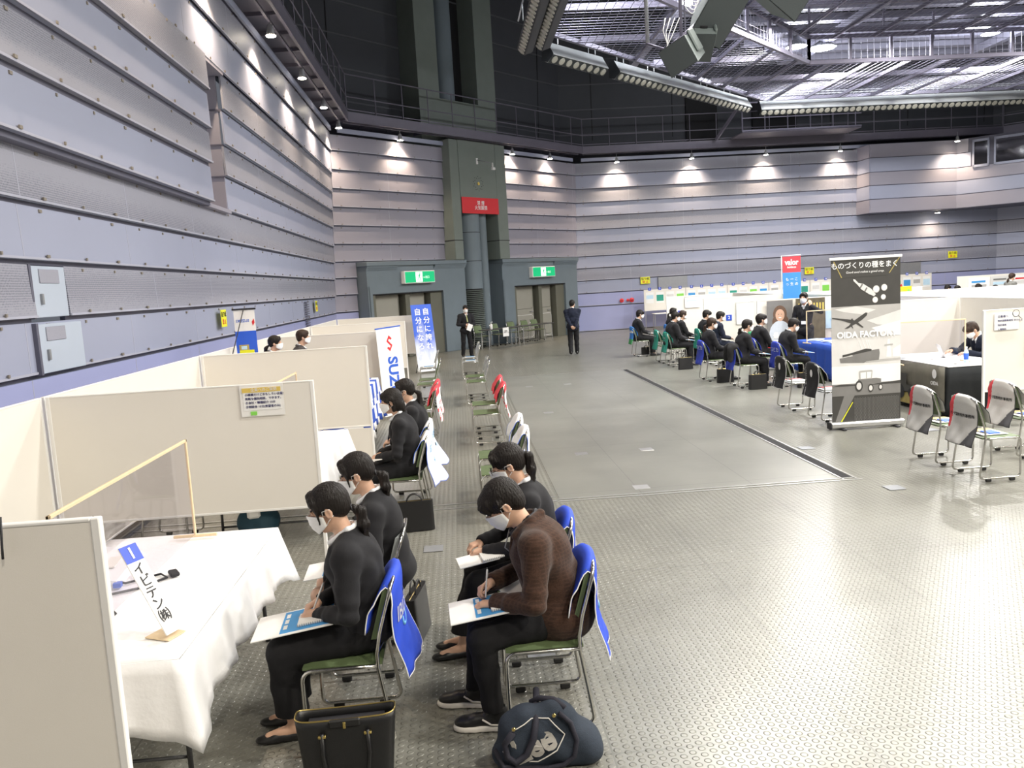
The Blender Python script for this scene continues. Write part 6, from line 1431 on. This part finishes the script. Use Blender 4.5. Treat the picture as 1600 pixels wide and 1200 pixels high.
for (x, y, r_) in ((332, 266, 24), (384, 258, 22), (325, 336, 20), (378, 320, 18)):
    g_ = pic('engine_flame', [(x+r_*.9*math.cos(a), y+r_*math.sin(a)) for a in np.linspace(0, 6.28, 18)[:-1]], 'grey4', .0055); pic('flame_core', [(x+r_*.65*math.cos(a), y+r_*.72*math.sin(a)) for a in np.linspace(0, 6.28, 18)[:-1]], 'white_ink', .0065, g_)
pic('cloud', [(60, 385), (200, 372), (330, 400), (250, 430), (120, 405)], 'grey4', .0042); pic('cloud', [(270, 470), (490, 410), (490, 520), (340, 500)], 'grey4', .0044); pic('cloud', [(300, 520), (490, 480), (490, 578), (380, 570)], 'grey5', .0046)
ap = pic('aeroplane', [(275, 418), (262, 416), (225, 440), (195, 460), (170, 478), (150, 500), (165, 503), (200, 486), (240, 462), (270, 436)], 'grey1', .0055)
pic('wing', [(190, 462), (110, 448), (45, 438), (45, 446), (100, 458), (165, 482)], 'grey1', .0058, ap); pic('wing', [(205, 470), (225, 490), (250, 512), (240, 515), (212, 496), (195, 482)], 'grey1', .0060, ap); pic('tail_fin', [(168, 452), (178, 450), (184, 478), (170, 484)], 'grey1', .0062, ap); pic('tail_fin', [(150, 498), (125, 515), (145, 515), (168, 503), (182, 520), (176, 500)], 'grey1', .0064, ap)
pic('ship_hull', [(90, 712), (180, 700), (262, 690), (262, 745), (250, 750), (96, 742)], 'grey2', .0050); sh2 = pic('ship_hull', [(165, 685), (350, 662), (354, 690), (348, 735), (255, 742), (180, 700)], 'grey2', .0055); pic('ship_deck', [(110, 690), (165, 680), (262, 655), (300, 660), (300, 672), (165, 694), (110, 705)], 'grey1', .0060, sh2)
for x in (215, 240, 262, 275): pic('crane', [(x, 600), (x+4, 600), (x+26, 662), (x+21, 662)], 'grey5', .0052)
pic('crane_tower', [(405, 600), (418, 600), (430, 720), (395, 720)], 'grey5', .0052); pic('crane_tower', [(385, 636), (440, 632), (440, 642), (385, 646)], 'grey3', .0056); pic('warehouse', [(440, 668), (490, 640), (490, 720), (440, 720)], 'grey5', .0050); pic('quay', [(262, 735), (490, 728), (490, 742), (262, 750)], 'grey3', .0052)
tc_ = pic('tractor_body', [(215, 855), (240, 858), (330, 856), (362, 862), (362, 890), (230, 905), (200, 890)], 'grey2', .0070); pic('tractor_cab', [(216, 808), (222, 802), (300, 800), (306, 806), (300, 858), (218, 860)], 'grey3', .0075, tc_); pic('cab_window', [(226, 815), (262, 812), (262, 855), (228, 856)], 'grey5', .0080, tc_); pic('cab_window', [(268, 812), (298, 812), (294, 853), (268, 854)], 'grey5', .0080, tc_)
for (x, y, r_) in ((216, 904, 38), (293, 921, 28), (358, 918, 22)): 
    w0 = pic('tractor_wheel', [(x+r_*.66*math.cos(a), y+r_*math.sin(a)) for a in np.linspace(0, 6.28, 20)[:-1]], 'grey1', .0085); pic('wheel_rim', [(x+r_*.42*math.cos(a), y+r_*.64*math.sin(a)) for a in np.linspace(0, 6.28, 20)[:-1]], 'grey4', .0095, w0)
text('title', 'ものづくりの種をまく', .094, 'white_ink', (BX(258), -.006, BZ(106)), (1, 0, 0), (0, 0, 1), t, bold=.012); text('subtitle', 'Good seed makes a good crop.', .042, 'white_ink', (BX(260), -.006, BZ(148)), (1, 0, 0), (0, 0, 1), t, shear=.2)
text('lettering', 'OIDA FACTORY', .115, 'white_ink', (BX(268), -.0105, BZ(560)), (1, 0, 0), (0, 0, 1), t, bold=.045)
MB().bx(-.02, .985, -.014, .014, 2.32, 2.355, 'white_ink', .004).build('top_bar', t); MB().bx(-.04, 1.01, -.06, .06, .015, .10, 'alu', .02).build('base_case', t); MB().bx(-.05, -.03, -.065, .065, .01, .105, 'ink', .008).build('end_cap', t)
for x in (.1, .85): MB().bx(x, x+.05, -.13, .13, 0, .018, 'ink', .004).build('foot', t)
# ================================================================== chairs, right side (facing right)
GR = 'chairs facing the right booths'
def chR(r_, yc, cover, label, seat='green_vinyl'): return chL(r_, yc, -90, cover, label, seat, 'green_vinyl', True, GR)
chR(5.13, 7.88, 'redgrey', 'nearest grey and red covered chair on the right side'); chR(5.13, 8.64, 'redgrey', 'grey and red covered chair nearest the big black and white banner'); chR(6.09, 8.68, 'redgrey', 'grey and red covered chair at the right picture edge')
chR(5.16, 11.52, 'black', 'black-covered chair half hidden by the big black and white banner', 'grey_vinyl'); chR(5.13, 12.62, 'black', 'black-covered chair with vertical lettering nearer the seated students', 'grey_vinyl')
chR(6.15, 12.4, 'black', 'black-covered chair beside the blue tablecloth, almost hidden by the banner', 'grey_vinyl')
chR(5.30, 15.45, 'darkblue', 'dark blue covered chair with a black coat over its back'); chR(5.06, 16.70, 'darkblue', 'dark blue covered chair under the woman with the long brown-black tail'); chR(6.10, 15.25, 'darkblue', 'dark blue covered chair under the man writing at the blue table'); chR(6.10, 16.55, 'darkblue', 'dark blue covered chair under the man in a loose black coat')
chR(5.13, 19.85, 'teal', 'nearer teal-covered chair, under the broad man in a black suit'); chR(5.13, 20.80, 'teal', 'empty teal-covered chair behind the broad man'); chR(5.65, 21.0, 'teal', 'teal-covered chair under the woman beyond the broad man'); chR(6.10, 19.5, 'teal', 'teal-covered chair under the student in the blue-black suit'); chR(6.10, 20.4, 'teal', 'teal-covered chair under the student farthest back at the green table')
chR(4.95, 22.95, 'skygreen', 'blue and green covered chair under the curly-haired student'); chR(5.95, 22.95, 'skygreen', 'blue and green covered chair under the student by the poster boards')
for k, (x, y, lab) in enumerate(((5.35, 7.88, 'open colourful leaflets on the nearest grey and red covered chair'), (5.35, 8.64, 'colourful leaflets on the grey covered chair nearest the banner'), (6.32, 8.68, 'colourful leaflets on the grey covered chair at the picture edge'), (5.36, 12.62, 'red and white leaflets on the black-covered chair'), (5.38, 11.52, 'red and white leaflets on the chair half hidden by the banner'))):
    t = thing('seat_leaflets', lab, 'leaflets', (x, y, .463), R(-90)); MB().bx(-.16, .16, -.15, .12, 0, .004, 'paper').build('sheet', t); MB().bx(-.15, -.05, -.14, .11, .004, .006, 'gold' if k < 3 else 'red_ink').build('side_page', t); MB().bx(-.02, .13, -.06, .06, .004, .014, 'blue_ink' if k < 3 else 'white_ink', .003).build('booklet', t)
t = thing('black_coat', 'black coat slung over the dark blue covered chair', 'coat', (5.27, 15.42, 0), 0)
surf_obj('coat_cloth', [el((0, 0, .80), (.10, .21, .09), .03), rc((-.06, -.12, .76), (-.09, -.14, .56), .07, .05, .03), rc((-.06, .08, .76), (-.08, .10, .58), .08, .06, .03), rc((.06, -.05, .76), (.09, -.05, .62), .07, .05, .03)], .012, 'black_fabric', t, folds(.008, 30, 3))
for x, y, lab in ((5.35, 19.0, 'black briefcase beside the broad man in the teal-covered chair'), (5.40, 16.25, 'black briefcase beside the woman with the long tail'), (5.62, 15.02, 'upright black briefcase between the dark blue covered chairs'), (6.50, 14.85, 'black briefcase under the man writing at the blue table'), (5.38, 23.2, 'small black bag under the curly-haired student')):
    briefcase(lab, (x, y, 0), R(4), 1.0 if y < 23 else .8, 'black briefcases on the right side')
# ================================================================== tables and chairs by the doors
for k, (s0, s1) in enumerate(((5.15, 7.0), (7.05, 9.0))):
    a = Vector((-3.9, 26.4, 0))+FD*((s0+s1)/2)+FN*1.55; t = thing('folding_table', ['dark-topped folding table by the doors with hand sanitiser', 'dark-topped folding table in front of the right double doors'][k], 'table', (a.x, a.y, 0), R(45)); L = (s1-s0)/2
    MB().bx(-L, L, -.22, .22, .67, .70, 'dark_metal', .004).build('tabletop', t)
    for sx in (-1, 1):
        for sy in (-1, 1): MB().tube([(sx*(L-.12), sy*.18, .67), (sx*(L-.10), sy*.19, 0)], .014, 'alu', 6).build('leg', t)
    for sx in (-1, 1): MB().tube([(sx*(L-.11), -.18, .28), (sx*(L-.11), .18, .28)], .01, 'alu', 6).build('brace', t)
p_ = Vector((-3.9, 26.4, 0))+FD*5.55+FN*1.6
t = thing('sanitiser_bottle', 'white pump bottle of hand sanitiser on the table by the doors', 'bottle', (p_.x, p_.y, .70)); MB().lathe([(.045, 0), (.05, .02), (.05, .16), (.02, .20)], 'plastic_white', n=14).build('bottle_body', t, 'auto'); MB().tube([(0, 0, .19), (0, 0, .26), (.06, -.02, .26)], .012, 'plastic_white', 6).build('pump', t, True)
p_ = Vector((-3.9, 26.4, 0))+FD*6.1+FN*1.80
t = thing('table_notice', 'white notice sheet hanging from the edge of the table by the doors', 'notice', (p_.x, p_.y, .55), R(45)); MB().bx(-.16, .16, -.006, 0, -.15, .17, 'paper').build('sheet', t); text('lettering', '消毒液\nご利用下さい', .055, 'ink', (0, -.009, .02), (1, 0, 0), (0, 0, 1), t)
for k, s in enumerate((5.7, 6.6, 7.55, 8.35, 8.95)):
    p_ = Vector((-3.9, 26.4, 0))+FD*s+FN*.98; make_chair('green chair behind the tables by the doors, ' + ['the one nearest the standing official', 'the one beside the round column', 'the one left of the right double doors', 'the one in front of the door mullion', 'the one at the far table end'][k], (p_.x, p_.y, 0), R(45+180), group='chairs behind the door tables', hi=False)
# ================================================================== people
blk = dict(jacket='suit_black'); 
# nearest seated woman, writing
person('woman in a black trouser suit writing on a folder in the nearest left chair', (-.575, 4.04, 0), R(90), dict(female=1, hair='lowtail', shoe='pump', leg=(.096, .082, .084, .084)),
       sit_pose(lean=.05, hp=.32, R=dict(w=(.055, .225, .685), d=(-.55, .80, -.12), u=(.3, .1, 1), curl=.75), L=dict(w=(-.075, .215, .665), d=(.35, .92, -.08), curl=.38), footR=(.095, .42, .088), footL=(-.05, .40, .088), cuff=.15), .0045, 'students in the left rows')
person('woman in a black skirt suit with bare knees and ponytail, seated behind the nearest woman', (-.52, 4.80, 0), R(90), dict(female=1, hair='lowtail', shoe='pump', skirt=1),
       sit_pose(lean=.06, hp=.34, R=dict(w=(.08, .24, .68), d=(-.4, .85, -.1), curl=.6), L=dict(w=(-.08, .24, .67), d=(.4, .9, -.1), curl=.5), footR=(.07, .44, .088), footL=(-.05, .42, .088)), .0055, 'students in the left rows')
person('black-haired person in a brown checked wool jacket and sneakers, writing on the lap', (.42, 4.04, 0), R(90), dict(hair='mop', shoe='sneaker', top='zip', jacket='brown_wool', bulk=1.14, leg=(.092, .074, .064, .054), shirt='ink'),
       sit_pose(lean=.17, hunch=.05, hp=.62, R=dict(w=(.085, .33, .70), d=(-.50, .80, -.15), u=(.5, .1, .9), curl=.8), L=dict(w=(-.105, .32, .655), d=(.30, .92, -.06), curl=.45), footR=(.13, .46, .088), footL=(-.12, .37, .088), toeR=.15, toeL=.1, seat_z=.425, hem=-.03, cuff=.10), .0045, 'students in the left rows')
person('woman in glasses, black suit and strapped flat shoes, seated behind the brown jacket', (.42, 4.80, 0), R(90), dict(female=1, hair='tail', bangs=1, glasses=1, shoe='pump', leg=(.097, .082, .086, .090)),
       sit_pose(lean=.12, hp=.34, hy=-.0, R=dict(w=(.09, .36, .675), d=(-.4, .88, -.1), curl=.7), L=dict(w=(-.08, .34, .67), d=(.4, .9, -.1), curl=.5), footR=(.08, .50, .088), footL=(-.04, .52, .088), cuff=.17), .0055, 'students in the left rows')
person('short-haired woman in a black trouser suit in the draped white-covered chair', (-.56, 7.90, 0), R(90), dict(female=1, hair='bob', shoe='pump'),
       sit_pose(lean=.10, hp=.12, R=dict(w=(.05, .29, .66), d=(-.4, .85, -.15), curl=.6), L=dict(w=(-.07, .30, .65), d=(.4, .85, -.15), curl=.5)), .0075, 'students in the left rows')
person('woman in a black suit with a long ponytail beyond the short-haired woman', (-.50, 8.66, 0), R(90), dict(female=1, hair='longtail', shoe='pump'),
       sit_pose(lean=.06, hp=.15, R=dict(w=(.07, .29, .66), d=(-.4, .85, -.15)), L=dict(w=(-.07, .29, .66), d=(.4, .85, -.15))), .0085, 'students in the left rows')
for q_ in (('official in a dark suit and pale green tie standing with folded hands by the pillar', (.22, 26.3, 0), R(198), dict(hair='short', top='suit', tie='tie_green', bulk=1.15, glasses=0), stand_pose(R=dict(w=(.07, .19, 1.05), d=(-.9, .25, -.1), u=(.2, 1, .3), pole=(.9, -.4, -.2)), L=dict(w=(-.06, .17, 1.0), d=(.9, .25, -.3), u=(-.2, 1, .3), pole=(-.9, -.4, -.2)), hy=-.3, footR=(.14, -.02, .088), footL=(-.13, .03, .088))),
           ('man in a navy suit walking away with his hands clasped behind his back', (3.47, 24.6, 0), R(-6), dict(hair='short', jacket='suit_navy', bulk=1.14), stand_pose(R=dict(w=(.06, -.20, .88), d=(-.85, -.1, -.5), u=(0, -1, 0), pole=(1, -.3, -.2)), L=dict(w=(-.06, -.20, .90), d=(.85, -.1, -.5), u=(0, -1, 0), pole=(-1, -.3, -.2)), hy=-.45, footR=(.10, .12, .10), footL=(-.10, -.16, .13)))):
    person(*q_, h=.011)
t_ = thing('paper_sheet', 'white sheet of paper held by the standing official', 'paper', (.34, 26.08, 1.02), R(20)); MB().box((0, 0, -.05), (.16, .01, .22), 'paper', Matrix.Rotation(R(25), 3, 'Y')).build('sheet', t_)
person('woman exhibitor with a white collar and low ponytail standing behind the third left panel', (-3.06, 13.25, 0), R(-90), dict(female=1, hair='lowtail', shoe='leather', s=.98), stand_pose(pelvis=.90), .012, 'exhibitors behind the left booths')
person('male exhibitor with a striped tie standing beside the woman behind the third left panel', (-2.68, 13.6, 0), R(-80), dict(hair='short', hairmat='hair_brown', jacket='suit_grey', tie='steel_grey', s=1.02), stand_pose(pelvis=.93), .012, 'exhibitors behind the left booths')
person('man in a navy suit leaning over the desk with the laptop', (8.42, 12.35, 0), R(92), dict(hair='mop', hairmat='hair_brown', jacket='suit_navy', bulk=1.1), sit_pose(lean=.35, hp=.45, R=dict(w=(.10, .58, .80), d=(-.1, 1, -.1), curl=.4), L=dict(w=(-.16, .50, .78), d=(.3, .9, -.05), curl=.4)), .008)
make_chair('chair under the man with the laptop', (8.50, 12.35, 0), R(92), hi=False)
person('woman presenter in a black suit with a name badge raising one hand to her cheek', (7.62, 17.42, 0), R(140), dict(female=1, hair='lowtail', s=1.03), stand_pose(pelvis=.93, R=dict(w=(.30, .06, .85), d=(0, .2, -1), u=(1, 0, 0)), L=dict(w=(-.17, .20, 1.42), d=(.1, .1, 1), u=(-.6, .6, 0), pole=(-.9, -.2, -.6), curl=.5)), .010)
t_ = thing('name_badge', 'white name badge on the black suit of the woman presenter', 'badge', (7.50, 17.24, 1.06), R(140-180)); MB().bx(-.05, .05, -.006, 0, -.035, .035, 'paper').build('card', t_)
SP_ = sit_pose
RP = [('curly-haired student in a black suit with a folder on the blue and green chair', 4.95, 22.95, dict(hair='mop', shoe='leather'), dict(lean=.04, hp=.15)),
      ('woman student by the poster boards, on the far blue and green chair', 5.95, 22.95, dict(female=1, hair='longtail'), dict(lean=.0, hp=.1)),
      ('broad man in a black suit on the nearer teal-covered chair', 5.13, 19.85, dict(hair='short', bulk=1.13, s=1.06), dict(lean=.06, hp=.15)),
      ('woman student just beyond the broad man in black', 5.65, 21.0, dict(female=1, hair='lowtail', hairmat='hair_brown'), dict(lean=.05, hp=.1)),
      ('student with short black hair farthest back at the green table', 6.10, 20.40, dict(hair='mop'), dict(lean=.05, hp=.15)),
      ('student in a blue-black suit leaning forward at the green table', 6.10, 19.50, dict(hair='short', jacket='suit_navy', trousers='suit_navy'), dict(lean=.16, hp=.12)),
      ('woman student with a very long tail of brown-black hair on a dark blue chair', 5.06, 16.70, dict(female=1, hair='longtail', hairmat='hair_brown'), dict(lean=.04, hp=.12)),
      ('woman student with a ponytail in front of the chair with the slung coat', 5.34, 15.45, dict(female=1, hair='lowtail'), dict(lean=.10, hp=.05)),
      ('student in a loose black coat, seated before the smiling woman banner', 6.12, 16.55, dict(hair='mop', bulk=1.08, s=1.04), dict(lean=-.02, hp=-.05)),
      ('man in a black suit bent over, writing beside the blue tablecloth', 6.10, 15.25, dict(hair='short', tie=None), dict(lean=.18, hp=.35))]
for lab, r_, y, lo_, po_ in RP:
    po_ = dict(po_); po_.setdefault('R', dict(w=(.08, .36, .65), d=(-.3, .9, -.1))); po_.setdefault('L', dict(w=(-.08, .34, .65), d=(.3, .9, -.1)))
    person(lab, (r_+.12, y, 0), R(-90), dict(lo_, fr=.001, bulk=lo_.get('bulk', 1.0)*1.08), SP_(**po_), .011, 'students facing the right booths')
for lab, x, y, rz, lo_, po_ in (('young man in a navy suit holding a red folder beyond the big banner', 17.1, 31.0, -80, dict(hair='short', jacket='suit_navy', s=1.04), stand_pose(pelvis=.97)),
                                ('woman with a brown ponytail and grey vest standing far right', 18.3, 25.9, -80, dict(female=1, hair='lowtail', hairmat='hair_brown', jacket='vest_grey'), stand_pose(pelvis=.90)),
                                ('masked student seen over the panels, front one of the far pair', 17.9, 28.9, -90, dict(hair='mop'), sit_pose()), ('masked student seen over the panels, rear one of the far pair', 17.45, 27.6, -90, dict(hair='short'), sit_pose()),
                                ('masked student seen over the panels before the white text poster', 18.55, 28.1, -90, dict(hair='mop'), sit_pose()), ('student with a lowered head over the panels before the lime green poster', 18.45, 27.2, -90, dict(hair='mop'), sit_pose(hp=.6, lean=.2)),
                                ('dark-haired person mostly hidden by the right edge of the big banner', 16.35, 31.0, -60, dict(female=1, hair='longtail'), stand_pose(pelvis=.86))):
    person(lab, (x, y, 0), R(rz), lo_, po_, .016, 'visitors far right')
    if po_['pelvis'] < .7: make_chair('chair under the ' + lab.replace('masked ', ''), (x+.08, y, 0), R(rz), group='far chairs', hi=False)
t_ = thing('red_folder', 'red folder held by the young man in a navy suit', 'folder', (17.42, 31.0, 1.22), R(10)); MB().box((0, 0, 0), (.20, .03, .28), 'red_ink', Matrix.Rotation(R(-20), 3, 'Y')).build('cover', t_)
# ---- papers, pens on laps
def lap(label, loc, w_=.40, d_=.29, tilt=R(-8), rz=0, **k):
    f_ = folder(label, loc, rz, w_, d_, **k); f_.rotation_euler = (0, tilt, rz); return f_
lap('white folder with a blue page and notebook on the lap of the nearest woman', (-.915, 3.97, .632), .40, .30, R(-7), R(4))
lap('white folder with a blue page on the lap of the woman in the skirt suit', (-.84, 4.72, .640), .32, .28, R(-7), R(3))
lap('white folder with a blue page and ring notebook on the lap of the brown-jacketed person', (.045, 3.96, .632), .38, .28, R(-7), R(3))
lap('white and green leaflets on the lap of the woman in glasses', (.02, 4.66, .645), .24, .19, R(-8), R(8), blue=False)
lap('cream pages under the sleeve of the brown-jacketed person', (.235, 4.10, .665), .2, .22, R(-10), R(20), blue=False, book=False)
lap('small white sheets on the lap of the short-haired woman', (-.90, 7.80, .640), .16, .14, R(-8), 0, blue=False, book=False)
pen('silver pen in the right hand of the nearest woman', (-.835, 4.00, .665), (-.775, 4.04, .80)); pen('silver pen in the right hand of the brown-jacketed person', (.045, 3.99, .668), (.062, 4.03, .805))
for lab, x, y in (('white folder on the lap of the curly-haired student', 5.50, 22.9), ('grey-blue folder on the lap of the broad man', 5.65, 19.8), ('folder on the lap of the woman beyond the broad man', 6.15, 20.95), ('blue folder on the lap of the woman before the slung coat', 5.85, 15.4), ('dark booklet on the lap of the man by the blue tablecloth', 6.62, 15.2)):
    lap(lab, (x, y, .638), .30, .26, R(8), 0, book=False)
